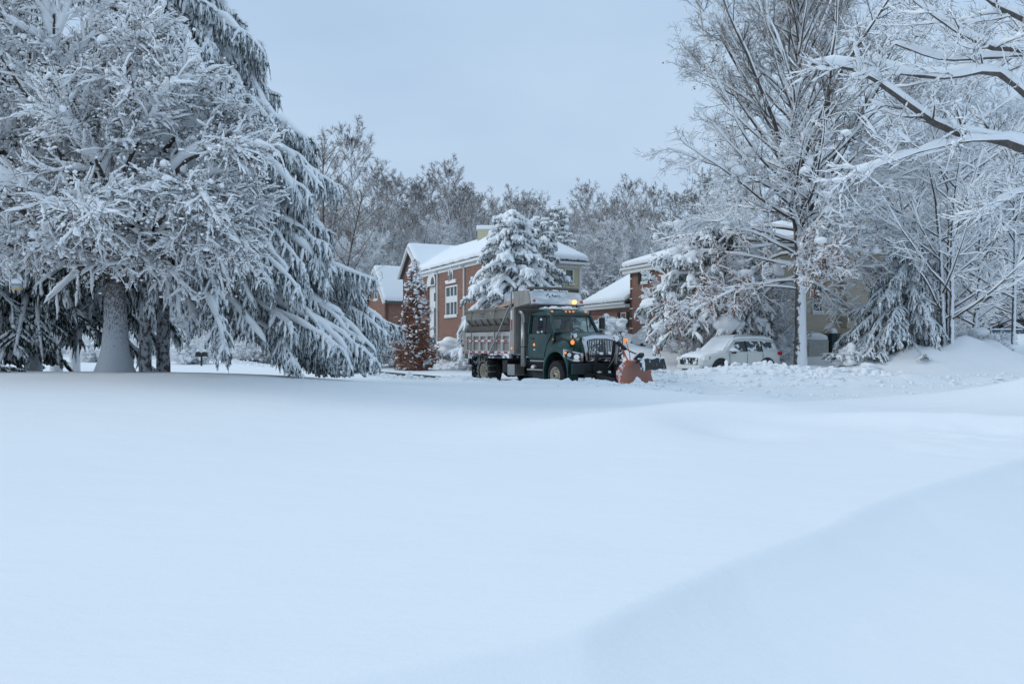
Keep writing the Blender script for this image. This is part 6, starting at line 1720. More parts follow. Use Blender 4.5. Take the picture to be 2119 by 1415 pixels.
# ------------------------------------------------------------ dump bed
b0, b1, bz0, bz1 = -6.95, -2.80, 1.24, 2.10
bed = obj('dump_bed', (lambda a: (box(a, b0, b1, -1.10, 1.10, bz0, bz0 + .10), box(a, b0 + .02, b1, -1.13, -1.09, bz0 + .1, bz1), box(a, b0 + .02, b1, 1.09, 1.13, bz0 + .1, bz1), box(a, b1 - .06, b1 - .002, -1.085, 1.085, bz0 + .1, 2.9)) and a)(Acc()), M['bed'], TR)
for s in (-1, 1):
    y0, y1 = sorted((s * 1.132, s * 1.20))
    a = Acc(); box(a, b0, b1 - .30, y0, y1, bz1 - .17, bz1); box(a, b0, b1 - .30, y0, y1, bz0, bz0 + .13); box(a, b0, b1 - .30, y0, y1, 1.70, 1.80)
    obj('side_rail', a, M['bed_light'], TR, bevel=.012)
    nr = 6
    for i in range(nr + 1):
        a = Acc(); x = b0 + .05 + (b1 - b0 - .40) * i / nr; box(a, x - .075, x + .075, y0 + .003, y1 - .004, bz0 + .06, bz1 - .06); obj('side_rib', a, M['bed_light'], TR)
    a = Acc(); box(a, b0, b1 - .3, *sorted((s * 1.1301, s * 1.134)), bz0 + .13, bz1 - .17); obj('side_panel', a, M['bed'], TR)
    a = Acc(); box(a, b0 - .22, b0 + .02, *sorted((s * 1.06, s * 1.23)), 1.0, bz1 + .12); obj('corner_post', a, M['bed'], TR, bevel=.02)
    a = Acc(); box(a, b1 - .30, b1, *sorted((s * 1.10, s * 1.22)), bz0, 3.05); cp = obj('front_post', a, M['bed'], TR, bevel=.02)
    for (z, mt) in ((1.46, 'lamp_amber'),):
        a = Acc(); lathe(a, [(0, 0), (.05, 0), (.05, s * .02), (0, s * .03)], 'y', (b1 - .15, s * 1.222, z), 12); obj('marker_light', a, M[mt], cp, smooth=True)
    for z in (1.28, 1.56):
        a = Acc(); lathe(a, [(0, 0), (.05, 0), (.05, s * .02), (0, s * .03)], 'y', (b0 - .10, s * 1.232, z), 12); obj('marker_light', a, M['red'], TR, smooth=True)
    a = Acc(); b = Acc()
    for i in range(14):
        for z in (1.265, 1.72):
            if z > 1.5 and i > 12: continue
            x = b0 + .1 + i * .272; yy = sorted((s * 1.2005, s * 1.205)); box(a if i % 2 == 0 else b, x, x + .268 - (.001), *yy, z, z + .062)
    box(a, b1 - .22, b1 - .12, *sorted((s * 1.2205, s * 1.224)), 2.15, 2.55); box(b, b1 - .22, b1 - .12, *sorted((s * 1.2205, s * 1.224)), 2.56, 2.9)
    obj('red_reflector', a, M['tape_red'], TR); obj('white_reflector', b, M['tape_white'], TR)
a = Acc(); box(a, b0 - .12, b0 - .02, -1.05, 1.05, bz0 + .02, bz1 + .1); obj('tailgate', a, M['bed'], TR, bevel=.02)
# spreader hopper
a = Acc(); h0, h1 = b0 - .02, b1 - .33
loft(a, [[(x, -1.16, 3.02), (x, -1.16, 2.62), (x, -.80, 2.12), (x, .80, 2.12), (x, 1.16, 2.62), (x, 1.16, 3.02)] for x in (h0 + .0, h0 + .02, h1)]); hop = obj('spreader_hopper', a, M['hopper'], TR)
a = Acc()
for s in (-1, 1):
    box(a, h0 - .02, h1 + .01, *sorted((s * 1.161, s * 1.20)), 2.96, 3.04)
    for i in range(7): x = h0 + .25 + (h1 - h0 - .5) * i / 6; bar(a, (x, s * 1.168, 2.64), (x, s * .95, 2.25), .03, .10)
obj('hopper_rib', a, M['hopper'], hop)
a = Acc(); box(a, b0 + .05, b1 - .06, -1.05, 1.05, 2.095, 2.14); box(a, b0 + .06, b1 - .34, -1.08, -1.04, 2.14, 2.36); obj('sill_board', a, M['hopper_dark'], TR)
a = Acc(); xs = np.linspace(h0 + .1, h1 - .05, 26); ys = np.linspace(-1.12, 1.12, 17); VX, VY = np.meshgrid(xs, ys)
VZ = 2.98 + .66 * np.exp(-((VX - (h1 - .05)) / 1.55) ** 2) * (1 - (VY / 1.25) ** 2) + .14 * np.exp(-((VX - (h0 + 1.6)) / .8) ** 2) * (1 - (VY / 1.2) ** 2) + .05 * fbm(VX * 3, VY * 3, 1.0, 3)
a.add(np.stack([VX, VY, VZ], -1).reshape(-1, 3), grid_quads(26, 17)); obj('salt_load', a, M['salt'], TR, smooth=True)
a = Acc(); blobs(a, [(rng.uniform(h0 + .4, h1 - 1.6), rng.uniform(-1.0, -.5), 3.06) for _ in range(14)], .06, rng, 1, .2, .5); obj('salt_snow', a, M['snow'], TR, smooth=True)
for x in (-6.35, -4.35):
    a = Acc(); tube(a, [(x + .04, -1.21, 3.0), (x, -1.23, 2.5), (x + .02, -1.22, 1.9), (x - .03, -1.23, 1.2)], .014, 6); bar(a, (x - .06, -1.21, 2.93), (x + .06, -1.21, 2.93), .03); obj('strap', a, M['hose'], TR)
a = Acc(); bar(a, (-2.95, -1.27, 3.18), (-4.72, -1.27, 1.18), .05, .06); bar(a, (-2.95, -1.25, 3.0), (-2.95, -1.25, 3.6), .05, .05); obj('tarp_arm', a, M['steel'], TR, bevel=.01)
a = Acc(); box(a, -5.62, -5.22, -1.207, -1.203, 2.84, 2.87); box(a, -5.62, -5.30, -1.207, -1.203, 2.79, 2.81); prism(a, [(-5.55, 2.75), (-5.3, 2.75), (-5.42, 2.70)], 'y', -1.207, -1.203); 
for v in a.V: v[:, 1] += .042
obj('hopper_label', a, M['ink'], hop)
# cab shield over the cab
a = Acc(); prism(a, [(-2.86, 3.0), (-1.72, 3.12), (-1.68, 3.18), (-1.82, 3.58), (-1.92, 3.62), (-2.86, 3.62)], 'y', -1.20, -1.14); prism(a, [(-2.86, 3.0), (-1.72, 3.12), (-1.68, 3.18), (-1.82, 3.58), (-1.92, 3.62), (-2.86, 3.62)], 'y', 1.14, 1.20)
prism(a, [(-2.86, 3.0), (-1.72, 3.10), (-1.72, 3.15), (-2.86, 3.05)], 'y', -1.139, 1.139)
sh = obj('cab_shield', a, M['bed'], TR, bevel=.012)
a = Acc(); prism(a, [(-1.72, 3.09), (-1.64, 3.10), (-1.64, 3.19), (-1.80, 3.57), (-1.88, 3.57)], 'y', -1.139, 1.139); fp_ = obj('shield_face', a, M['shield'], TR, bevel=.015)
a = Acc(); box(a, -1.68, -1.62, -1.20, 1.20, 3.06, 3.095); obj('shield_lip', a, M['bed_dark'], TR)
a = Acc(); tube(a, [(-1.98, -1.1, 3.68), (-1.98, -.3, 3.70), (-1.98, .5, 3.70), (-1.98, 1.15, 3.67)], .075, 12); tp = obj('tarp_roll', a, M['bed_dark'], TR, smooth=True)
a = Acc(); blobs(a, [(-1.92 + rng.normal(0, .05), rng.uniform(-1.15, .6), 3.62) for _ in range(30)], .05, rng, 1, .2, .6); obj('shield_snow', a, M['snow'], TR, smooth=True)
for y in (-1.05, 1.05):
    a = Acc(); blobs(a, [(-1.60, y, 3.22)], .06, np.random.default_rng(3), 1, 0, .8); obj('shield_marker', a, M['red'], TR, smooth=True)
a = Acc(); blobs(a, [(-1.55, .70, 3.20)], .095, np.random.default_rng(3), 2, 0, .8); bc = obj('beacon', a, M['beacon'], TR, smooth=True)
a = Acc(); cyl(a, (-1.55, .82, 2.85), (-1.58, .82, 3.10), .03, k=8); obj('beacon_post', a, M['black'], bc)
# lettering on the shield face
fd_ = Vector((-.16, 0, .38)).normalized(); fo = Vector((-1.64, 0, 3.19)); nrmF = Vector((.38, 0, .16)).normalized()
def on_shield(y, h, o=.003): return fo + fd_ * h + Vector((0, y, 0)) + nrmF * o
cu = bpy.data.curves.new('lettering', 'FONT'); cu.body = 'Aero'; cu.size = .20; cu.extrude = .002; cu.align_x = 'LEFT'
co = bpy.data.objects.new('lettering', cu)
dg = None
C.objects.link(co); bpy.context.view_layer.update(); me = bpy.data.meshes.new_from_object(co.evaluated_get(bpy.context.evaluated_depsgraph_get())); C.objects.unlink(co); bpy.data.objects.remove(co)
me.name = 'lettering'; me.materials.clear(); me.materials.append(M['ink'])
lo = bpy.data.objects.new('lettering', me); C.objects.link(lo); lo.parent = fp_; KIDS.setdefault(fp_.name, []).append(lo)
# text x runs to truck +y (camera right); text up follows the face
lo.matrix_local = Matrix(((0, fd_.x, nrmF.x, on_shield(-.22, .19).x), (1, 0, 0, -.22), (0, fd_.z, nrmF.z, on_shield(-.22, .19).z), (0, 0, 0, 1)))
a = Acc()
for (y, h, w_) in ((-.43, .24, .03), (-.36, .31, .045), (-.30, .21, .045)):
    pts = [on_shield(y + math.cos(t) * w_, h + math.sin(t) * w_) for t in (.4, 2.2, 4.0, 5.2)]; sheet(a, [tuple(p) for p in pts], .004, nrmF)
obj('emblem', a, M['ink'], fp_)
# rear mud flap
for s in (-1, 1):
    a = Acc(); box(a, -WB - 1.02, -WB - .99, *sorted((s * .70, s * 1.22)), .22, 1.12); obj('mud_flap', a, M['mirror_snow'], TR)
    a = Acc(); box(a, -WB - 1.02, -WB + .75, *sorted((s * .72, s * 1.16)), 1.12, 1.16); obj('rear_fender', a, M['black'], TR)
a = Acc(); box(a, b0 - .3, b0 - .15, -.9, .9, .75, 1.0); box(a, b0 - .35, b0 - .25, -1.2, -1.1, 1.5, 1.66); obj('rear_bumper', a, M['black'], TR)
# plough lights on brackets
for s in (-1, 1):
    x, y = (.82, -.92) if s < 0 else (1.16, .86)
    zb = 1.66 if s < 0 else 1.72
    a = Acc(); tube(a, [(x - .1, y, 1.35), (x, y, zb - .1), (x, y, zb + .15)], .022, 8); lp = obj('plow_light', a, M['black'], TR, smooth=True)
    a = Acc(); box(a, x - .09, x + .03, y - .11, y + .11, zb + .16, zb + .34); obj('lamp_housing', a, M['mirror_snow'], lp, bevel=.03)
    a = Acc(); cyl(a, (x + .031, y, zb + .25), (x + .05, y, zb + .25), .075, k=16); obj('lamp', a, M['lens'], lp)
    a = Acc(); yy = y + (.14 if s > 0 else -.10); blobs(a, [(x + .02, yy, zb + .02 if s < 0 else zb + .02)], .075, np.random.default_rng(3), 2, 0, 1.); obj('turn_signal', a, M['lamp_amber'], lp, smooth=True)
# lift frame and push arms
a = Acc()
for s in (-1, 1):
    bar(a, (1.15, s * .42, .45), (1.45, s * .42, 1.25), .09, .12); bar(a, (1.1, s * .42, .55), (2.45, s * .42, .42), .10, .14)
box(a, 1.1, 1.35, -.75, .75, .40, .62); bar(a, (1.45, -.5, 1.22), (1.45, .5, 1.22), .10)
bar(a, (1.30, .36, .9), (1.52, .36, 1.72), .16, .20); bar(a, (1.52, .36, 1.70), (2.05, .30, 1.45), .09, .10)
lf = obj('lift_frame', a, M['black'], TR, bevel=.012)
a = Acc(); bar(a, (1.62, .22, .95), (1.60, .30, 1.60), .07); tube(a, [(1.20, .2, .8), (1.5, .22, 1.1), (1.62, .26, 1.45)], .025, 8); obj('lift_cylinder', a, M['steel'], lf)
a = Acc(); blobs(a, [(1.5, .36, 1.80), (1.56, .32, 1.74), (1.5, -.3, 1.30), (1.45, .1, 1.3), (1.3, .55, .66), (1.25, -.2, .66), (1.3, .2, .66), (1.5, .35, 1.86)], .07, rng, 1); obj('frame_snow', a, M['snow'], lf, smooth=True)
a = Acc(); tube(a, [(1.50, .48, 1.72), (1.7, .46, 1.45), (1.95, .42, 1.15), (2.35, .25, .98)], .026, 8); tube(a, [(1.48, .52, 1.66), (1.66, .50, 1.38), (1.9, .36, 1.18)], .022, 8); obj('hose', a, M['orange'], lf, smooth=True)
# blade --------------------------------------------------------
nb0 = tl((3.70, 25.0, 0)); bdir = tl((3.70 + .47, 25.0 + .883, 0)) - nb0; bdir.z = 0; bdir.normalize()      # along the blade, towards the far end
bn = Vector((bdir.y, -bdir.x, 0)); bn = bn if bn.x > 0 else -bn     # the way it faces
BL = 3.0
def bp_(u, c, o=0.):
    """u metres along the blade, c 0..1 up its curved face, o behind"""
    an = math.radians(-38 + 100 * c); R__ = .52
    x = -R__ * math.cos(an) + R__ * .45; z = .62 + R__ * math.sin(an) * 1.02
    nx, nz = math.cos(an), -math.sin(an)
    p = nb0 + bdir * u + bn * (x - nx * o); return (p.x, p.y, z + math.sin(an) * o * 0 + .0 + (o * .2 if o else 0))
a = Acc(); cs = np.linspace(0, 1, 12); us_ = np.linspace(0, BL, 8)
def bladepatch(u0, u1, c0, c1, o0, o1, k=12, ku=6):
    A = Acc(); cs_ = np.linspace(c0, c1, k)
    secs = [[bp_(u, c, o0) for c in cs_] + [bp_(u, c, o1) for c in cs_[::-1]] for u in np.linspace(u0, u1, ku)]
    loft(A, secs); return A
blade = obj('plow_blade', bladepatch(0, BL, 0, 1, 0, .02), M['plow'], TR, smooth=False)
for u in (-.03,): obj('end_plate', bladepatch(u, u + .03, 0, 1, -.02, .16), M['plow_edge'], blade)
a = Acc(); obj('top_rail', bladepatch(-.03, BL + .01, .955, 1.0, .021, .14, 4), M['plow_edge'], blade)
for u in np.linspace(.5, BL - .3, 5): obj('blade_rib', bladepatch(u - .02, u + .02, 0, .95, .021, .13, 10, 2), M['orange'], blade)
a = Acc(); p0 = Vector(bp_(0, 0)); p1 = Vector(bp_(BL, 0)); bar(a, p0 + bn * .01 + Vector((0, 0, -.07)), p1 + bn * .01 + Vector((0, 0, -.07)), .03, .2); obj('cutting_edge', a, M['steel'], blade)
# rubber deflector flap from the top edge
def fl(u, h, o): p = nb0 + bdir * u + bn * (.10 + .06 * h + o); return (p.x, p.y, 1.13 - .36 * h + .02 * math.sin(u * 6))
a = Acc(); secs = []
for u in np.linspace(.5, 3.15, 14): secs.append([fl(u, 0, 0), fl(u, .5, .02), fl(u, 1, 0.04), fl(u, 1, .06), fl(u, .5, .05), fl(u, 0, .03)])
loft(a, secs); obj('deflector', a, M['flap'], blade)
a = Acc(); q0 = Vector(bp_(.9, 1)); q1 = Vector(bp_(3.0, 1)); bar(a, q0 + Vector((0, 0, .0)), q1, .22, .025); obj('deflector_bracket', a, M['flap'], blade)
a = Acc(); blobs(a, [tuple(Vector(fl(u, rng.uniform(0, .9), .06))) for u in rng.uniform(.55, .8, 12)], .05, rng, 1, .2, 1.2); blobs(a, [tuple(Vector(fl(u, 0, 0)) + Vector((0, 0, .02))) for u in np.linspace(.55, 3.1, 90)], .035, rng, 1); obj('deflector_snow', a, M['snow'], blade, smooth=True)
# pivot block on top, chain, markers
pv = Vector(bp_(.75, .98)); top_ = Vector((1.56, .36, 1.74))
a = Acc(); bar(a, pv + Vector((-.25, .1, -.05)), pv + Vector((.28, -.02, .22)), .16, .12); obj('trip_edge_block', a, M['black'], lf, bevel=.02)
a = Acc(); bar(a, pv + Vector((-.16, -.03, .06)), pv + Vector((.14, -.09, .24)), .05, .04); obj('block_snow', a, M['snow'], lf, bevel=.01)
a = Acc(); e0, e1 = top_, pv + Vector((.10, .05, .2)); nl_ = 22
for i in range(nl_):
    t0, t1 = i / nl_, (i + 1.35) / nl_; sag = lambda t: -.10 * math.sin(PI * t)
    A_p = e0.lerp(e1, t0) + Vector((0, 0, sag(t0))); B_p = e0.lerp(e1, min(t1, 1)) + Vector((0, 0, sag(min(t1, 1)))); bar(a, A_p, B_p, .045 if i % 2 else .014, .014 if i % 2 else .045)
obj('chain', a, M['black'], lf)
a = Acc(); m0 = Vector(bp_(.12, .98)); tube(a, [m0 + Vector((0, 0, -.05)), m0 + Vector((-.12, .06, .28)), m0 + Vector((-.34, .10, .62))], .014, 8); obj('marker_stick', a, M['orange'], blade, smooth=True)
a = Acc(); m0 = Vector(fl(2.85, 0, 0)); w0 = [m0, m0 + bdir * -.10 + Vector((0, 0, .22)), m0 + bdir * -.42 + bn * -.06 + Vector((0, 0, .48)), m0 + bdir * -.95 + bn * -.15 + Vector((0, 0, .80))]
tube(a, [tuple(x) for x in limb_curve(w0, 10)], .013, 8); obj('marker_stick', a, M['orange'], blade, smooth=True)

# ------------------------------------------------------------ the driver
DR = thing('person', 'driver in an orange high-visibility vest sitting behind the steering wheel of the truck', 'person', (0, 0, 0))
def skin(name, joints, bones, mat, parent, sub=2):
    me = bpy.data.meshes.new(name); me.from_pydata([j[0] for j in joints], bones, []); me.update()
    o = bpy.data.objects.new(name, me); C.objects.link(o); me.materials.append(mat)
    if parent: o.parent = parent; KIDS.setdefault(parent.name, []).append(o)
    s_ = o.modifiers.new('skin', 'SKIN'); s_.use_smooth_shade = True
    for v, j in zip(me.skin_vertices[0].data, joints): v.radius = (j[1], j[2] if len(j) > 2 else j[1])
    me.skin_vertices[0].data[0].use_root = True
    u_ = o.modifiers.new('sub', 'SUBSURF'); u_.levels = sub; u_.render_levels = sub
    return o
dp = TC.to_3d() + Vector((HD.x, HD.y, 0)) * -1.60 + Vector((-HD.y, HD.x, 0)) * .40; DR.location = (dp.x, dp.y, TZ + 1.62); DR.rotation_euler = (0, 0, math.atan2(HD.y, HD.x))
J = [((0, 0, 0), .17, .14), ((.0, 0, .25), .16, .13), ((-.02, 0, .47), .18, .11), ((-.01, 0, .56), .07, .07), ((0, 0, .64), .06, .06), ((.02, 0, .73), .085, .095), ((.02, 0, .82), .08, .09), ((.01, 0, .88), .045, .05),
     ((-.02, .19, .47), .07), ((.12, .27, .27), .05), ((.38, .20, .38), .038), ((.45, .17, .41), .035), ((-.02, -.19, .47), .07), ((.12, -.27, .27), .05), ((.38, -.14, .38), .038), ((.45, -.11, .41), .035),
     ((.20, .11, -.03), .09), ((.48, .13, .02), .07), ((.52, .13, -.35), .05), ((.20, -.11, -.03), .09), ((.48, -.13, .02), .07), ((.52, -.13, -.35), .05)]
B = [(0, 1), (1, 2), (2, 3), (3, 4), (4, 5), (5, 6), (6, 7), (2, 8), (8, 9), (9, 10), (10, 11), (2, 12), (12, 13), (13, 14), (14, 15), (0, 16), (16, 17), (17, 18), (0, 19), (19, 20), (20, 21)]
body = skin('body', J, B, M['skin'], DR)
vest = skin('vest', [((0, 0, .02), .19, .16), ((0, 0, .25), .18, .15), ((-.02, 0, .46), .20, .13), ((-.02, .18, .47), .085), ((.05, .24, .36), .075), ((-.02, -.18, .47), .085), ((.05, -.24, .36), .075)], [(0, 1), (1, 2), (2, 3), (3, 4), (2, 5), (5, 6)], M['vest'], DR)
a = Acc(); blobs(a, [(-.0, 0, .83)], .098, np.random.default_rng(9), 2, .02, .85); obj('cap', a, M['cloth'], DR, smooth=True)
a = Acc(); blobs(a, [(.105, 0, .745)], .018, np.random.default_rng(9), 1, 0, 1.3); obj('nose', a, M['skin'], DR, smooth=True)
for s in (-1, 1):
    a = Acc(); blobs(a, [(.092, s * .032, .775)], .011, np.random.default_rng(9), 1, 0, 1.); obj('eye', a, M['ink'], DR, smooth=True)
    for k_ in range(4):
        a = Acc(); y = s * .14 + .02 * s; tube(a, [(.46, s * .15 - .01, .42 - .018 * k_), (.50, s * .17, .43 - .018 * k_), (.49, s * .19, .415 - .018 * k_)], [.010, .009, .007], 6); obj('finger', a, M['skin'], DR, smooth=True)
    a = Acc(); tube(a, [(.45, s * .15, .43), (.47, s * .13, .45)], [.011, .008], 6); obj('thumb', a, M['skin'], DR, smooth=True)
# ============================================================ parked cars
def car(T, L, W_, Hh, st, belt, windows, ride=.0, white='white_paint', wheels=(), rear_glass=None, lamps=True, snow=.10, front_glass=None):
    """st: stations (x, half width, top z, roof half width factor); x from rear 0 to front L, centred"""
    pass
def suv(T):
    # stations: x, halfwidth, zbottom, belt z, top z, top halfwidth
    st = [(-2.36, .78, .55, .95, 1.02, .70), (-2.30, .88, .42, 1.05, 1.30, .70), (-2.15, .92, .38, 1.12, 1.66, .64), (-1.9, .94, .38, 1.12, 1.74, .64), (-1.0, .955, .36, 1.12, 1.79, .67), (0, .955, .36, 1.10, 1.78, .68), (.45, .955, .36, 1.09, 1.72, .67),
          (.80, .955, .36, 1.08, 1.42, .70), (1.10, .95, .36, 1.07, 1.16, .80), (1.7, .94, .38, 1.03, 1.10, .76), (2.1, .90, .42, .96, 1.02, .72), (2.28, .82, .45, .88, .93, .66), (2.36, .70, .50, .78, .82, .58)]
    secs = []
    for (x, w, zb, be, zt, tw) in st:
        half = [(w * .90, zb), (w, zb + .14), (w + .01, (zb + be) / 2), (w, be - .05), (w * .965, be)] + ([(tw + .05, zt - .10), (tw, zt - .03), (tw * .6, zt)] if zt - be > .2 else [(w * .93, be + (zt - be) * .5), (tw, zt - .01), (tw * .6, zt)])
        secs.append([(x, -y, z) for y, z in half] + [(x, y, z) for y, z in half[::-1]])
    a = Acc(); loft(a, secs); b = obj('body', a, M['white_paint'], T, smooth=True)
    m_ = b.modifiers.new('sub', 'SUBSURF'); m_.levels = 1; m_.render_levels = 2
    def sp(x, z, s, o=.012):    # point on the slanted side glass
        t = (z - 1.11) / (1.68 - 1.11); y = .918 * (1 - t) + .735 * t; return (x, s * (y + o), z)
    for s in (-1, 1):
        for pl, nm in (([(.86, 1.16), (-.12, 1.15), (-.12, 1.60), (.42, 1.58)], 'front_side_window'), ([(-.22, 1.15), (-1.10, 1.15), (-1.10, 1.60), (-.22, 1.61)], 'rear_side_window'), ([(-1.42, 1.22), (-1.98, 1.27), (-1.84, 1.56), (-1.18, 1.59)], 'quarter_window')):
            a = Acc(); n = len(pl); Vv = [sp(x, z, s) for x, z in pl] + [sp(x, z, s, .03) for x, z in pl]
            a.add(Vv, [(i, (i + 1) % n, n + (i + 1) % n, n + i) for i in range(n)], P=[[0, 1, 2, 3], [7, 6, 5, 4]]); obj(nm, a, M['car_glass'], T)
        for x in (-.17, -1.14):
            a = Acc(); bar(a, sp(x, 1.14, s, .022), sp(x, 1.61, s, .022), .05, .02); obj('window_post', a, M['black'], T)
        for x in (-.05, -1.02):
            a = Acc(); bar(a, (x - .22, s * .985, .98), (x - .04, s * .985, .98), .03, .035); obj('door_handle', a, M['white_paint'], T, bevel=.008)
        a = Acc(); bar(a, (-.16, s * .972, .50), (-.17, s * .968, 1.08), .012, .012); bar(a, (.86, s * .972, .50), (.88, s * .962, 1.05), .012, .012); bar(a, (-1.12, s * .972, .80), (-1.14, s * .966, 1.08), .012, .012); obj('door_seam', a, M['black'], T)
        for x in (-1.40, 1.38):
            r_ = .44; a = Acc(); ring = []
            n = 17
            secs_ = []
            for t in np.linspace(-.15, PI + .15, n):
                c, q = math.cos(t), math.sin(t); secs_.append([(x + (r_) * c, s * .93, .38 + r_ * q), (x + (r_) * c, s * .985, .38 + r_ * q), (x + (r_ + .065) * c, s * .98, .38 + (r_ + .065) * q), (x + (r_ + .065) * c, s * .93, .38 + (r_ + .065) * q)])
            loft(a, secs_); obj('wheel_arch', a, M['black'], T)
            a = Acc(); lathe(a, [(0, 0), (r_, 0), (r_, .03 * s), (0, .03 * s)], 'y', (x, s * .945, .38), 28); obj('wheel_well', a, M['black'], T)
            a = Acc(); lathe(a, [(.22, s * .01), (.34, 0), (.375, s * -.03), (.375, s * -.16), (.34, s * -.19)], 'y', (x, s * .988, .375), 32); w = obj('wheel', a, M['rubber'], T, smooth=True)
            a = Acc(); lathe(a, [(0, s * -.01), (.06, 0), (.20, s * -.02), (.225, s * .012), (.24, s * .005)], 'y', (x, s * .99, .375), 24)
            for k_ in range(6): an = k_ * PI / 3; bar(a, (x, s * .992, .375), (x + .2 * math.cos(an), s * .99, .375 + .2 * math.sin(an)), .05, .03)
            obj('rim', a, M['steel'], w)
            a = Acc(); blobs(a, [(x + rng.uniform(-.25, .25), s * 1.0, .25 + rng.uniform(-.1, .2)) for _ in range(10)], .09, rng, 1, .2, 1.); obj('wheel_snow', a, M['snow'], w, smooth=True)
        a = Acc(); prism(a, [(-2.37, .98), (-2.08, 1.0), (-2.12, 1.13), (-2.36, 1.14)], 'y', s * .84, s * .945); obj('tail_light', a, M['red'], T, bevel=.015)
        a = Acc(); prism(a, [(1.98, .80), (2.30, .78), (2.26, .93), (1.95, .97)], 'y', s * .62, s * .90); hl = obj('headlight', a, M['lens'], T, bevel=.02)
        a = Acc(); prism(a, [(1.94, .82), (2.03, .82), (2.02, .95), (1.93, .95)], 'y', s * .86, s * .915); obj('turn_signal', a, M['amber'], hl, bevel=.01)
        a = Acc(); loft(a, [[(.72, s * .98, 1.08), (.82, s * .98, 1.08), (.80, s * .98, 1.16), (.72, s * .98, 1.16)], [(.68, s * 1.20, 1.06), (.84, s * 1.20, 1.06), (.82, s * 1.19, 1.24), (.70, s * 1.19, 1.24)]]); mr = obj('mirror', a, M['black'], T, bevel=.03)
        a = Acc(); blobs(a, [(.78, s * 1.10, 1.22)], .125, rng, 2, .08, .8); obj('mirror_snow', a, M['snow'], mr, smooth=True)
        a = Acc(); tube(a, [(.3, s * .60, 1.80), (.1, s * .60, 1.86), (-1.6, s * .60, 1.87), (-1.8, s * .60, 1.80)], .02, 6); obj('roof_rail', a, M['steel'], T)
    a = Acc(); box(a, 2.28, 2.40, -.55, .55, .60, .88); obj('grille', a, M['mirror_snow'], T, bevel=.03)
    a = Acc(); box(a, 2.24, 2.42, -.75, .75, .40, .58); obj('bumper', a, M['white_paint'], T, bevel=.05)
    a = Acc(); Vv = [(.50, -.62, 1.69), (.50, .62, 1.69), (1.08, .74, 1.19), (1.08, -.74, 1.19)]; sheet(a, Vv, .02); obj('windshield', a, M['car_snow'], T)
    # snow blanket: roof, windscreen, hood
    def blanket(xs, hw, zf, th, nm):
        nx_, ny_ = len(xs), 17; a = Acc(); rows = []
        for x in xs:
            r = []
            for v in np.linspace(-1, 1, ny_):
                ed = (1 - abs(v) ** 4) ** .5 if abs(v) < 1 else 0; ex_ = min(1, (x - xs[0] + .01) / .12, (xs[-1] - x + .01) / .12)
                r.append((x, v * hw(x), zf(x, v) + th * ed * max(ex_, 0) ** .5 * (1 + .25 * float(fbm(np.array([x * 1.]), np.array([v * 1.]), .6, 2)[0]))))
            rows.append(r)
        a.add([p for r in rows for p in r], grid_quads(ny_, nx_)); return obj(nm, a, M['car_snow'], T, smooth=True)
    blanket(np.linspace(-2.2, .62, 30), lambda x: .70, lambda x, v: np.interp(x, [-2.2, -1.9, -1, 0, .45, .62], [1.60, 1.70, 1.76, 1.755, 1.69, 1.56]) - .03 * v * v, .14, 'roof_snow')
    blanket(np.linspace(.45, 1.25, 16), lambda x: .74, lambda x, v: np.interp(x, [.45, .8, 1.1, 1.25], [1.66, 1.38, 1.14, 1.12]) - .02 * v * v, .10, 'windshield_snow')
    blanket(np.linspace(.95, 2.32, 24), lambda x: np.interp(x, [.95, 1.7, 2.1, 2.32], [.86, .83, .78, .66]), lambda x, v: np.interp(x, [.95, 1.1, 1.7, 2.1, 2.32], [1.10, 1.11, 1.06, .98, .88]) - .03 * v * v, .10, 'hood_snow')
rng = np.random.default_rng(610)
S_ = thing('parked_suv', 'white parked sport utility vehicle half buried in snow beside the oak, red tail light showing', 'car', (9.8, 36.0, .14), math.radians(180 + 29))
suv(S_)
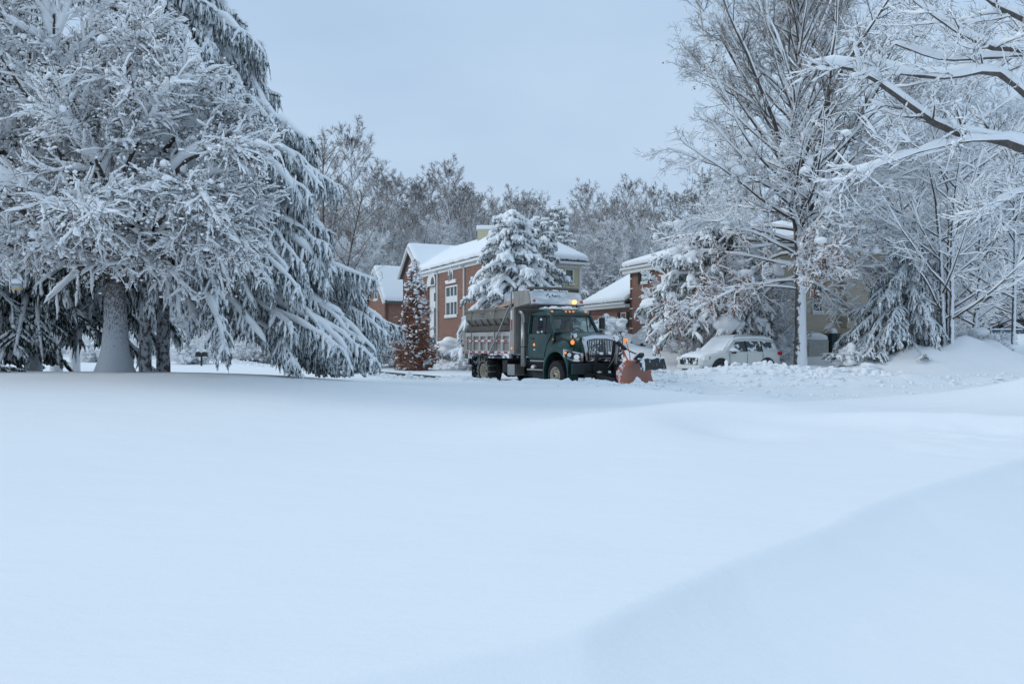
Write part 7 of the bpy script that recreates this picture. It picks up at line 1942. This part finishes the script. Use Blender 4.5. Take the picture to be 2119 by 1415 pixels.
# small snow-covered car seen from behind, far up the drive
px_, Yc = 1344, 50.0; x = at(px_, 0, Yc)[0]
S2 = thing('parked_hatchback', 'small white car buried in snow with only its dark rear window showing beyond the plow', 'car', (x, Yc, gz(x, Yc) - .42), math.radians(96))
st = [(-2.0, .66, .45, .85, .90, .60), (-1.95, .78, .36, .92, 1.0, .66), (-1.75, .83, .34, .96, 1.34, .56), (-1.4, .84, .34, .96, 1.46, .56), (-.4, .85, .34, .96, 1.50, .57), (.3, .85, .34, .95, 1.42, .57), (.9, .85, .34, .95, 1.02, .7), (1.7, .80, .36, .88, .92, .66), (2.0, .64, .45, .7, .75, .5)]
secs = []
for (x_, w, zb, be, zt_, tw) in st:
    half = [(w * .9, zb), (w, zb + .12), (w, be - .04), (w * .96, be)] + ([(tw + .04, zt_ - .08), (tw, zt_ - .02), (tw * .6, zt_)] if zt_ - be > .2 else [(w * .92, be + (zt_ - be) * .5), (tw, zt_ - .01), (tw * .6, zt_)])
    secs.append([(x_, -y, z) for y, z in half] + [(x_, y, z) for y, z in half[::-1]])
a = Acc(); loft(a, secs); b = obj('body', a, M['white_paint'], S2, smooth=True); m_ = b.modifiers.new('sub', 'SUBSURF'); m_.levels = 1; m_.render_levels = 2
a = Acc(); loft(a, [[(-1.98, -.50, 1.0), (-1.98, .50, 1.0), (-1.80, .46, 1.36), (-1.80, -.46, 1.36)], [(-1.90, -.50, 1.0), (-1.90, .50, 1.0), (-1.72, .46, 1.36), (-1.72, -.46, 1.36)]]); obj('rear_window', a, M['shutter'], S2, bevel=.02)
a = Acc(); bar(a, (-1.955, -.32, 1.12), (-1.93, .30, 1.17), .02, .03); obj('wiper', a, M['black'], S2)
for s in (-1, 1):
    a = Acc(); box(a, -2.0, -1.9, *sorted((s * .60, s * .76)), .70, .92); obj('tail_light', a, M['red'], S2, bevel=.01)
    for x_ in (-1.25, 1.25): a = Acc(); lathe(a, [(0, 0), (.31, 0), (.31, -s * .18), (0, -s * .18)], 'y', (x_, s * .86, .31), 20); obj('wheel', a, M['rubber'], S2)
a = Acc(); blobs(a, [(-1.62 + .3 * i, .16 * ((i % 3) - 1), 1.54) for i in range(7)], .34, rng, 2, .08, .45); blobs(a, [(1.2, .3, 1.05), (1.2, -.3, 1.05), (.8, 0, 1.2), (1.6, 0, .98)], .4, rng, 2, .08, .4); blobs(a, [(-2.1, .5, .72), (-2.12, -.5, .70), (-2.15, 0, .66)], .28, rng, 2, .1, .5); obj('snow_load', a, M['snow'], S2, smooth=True)
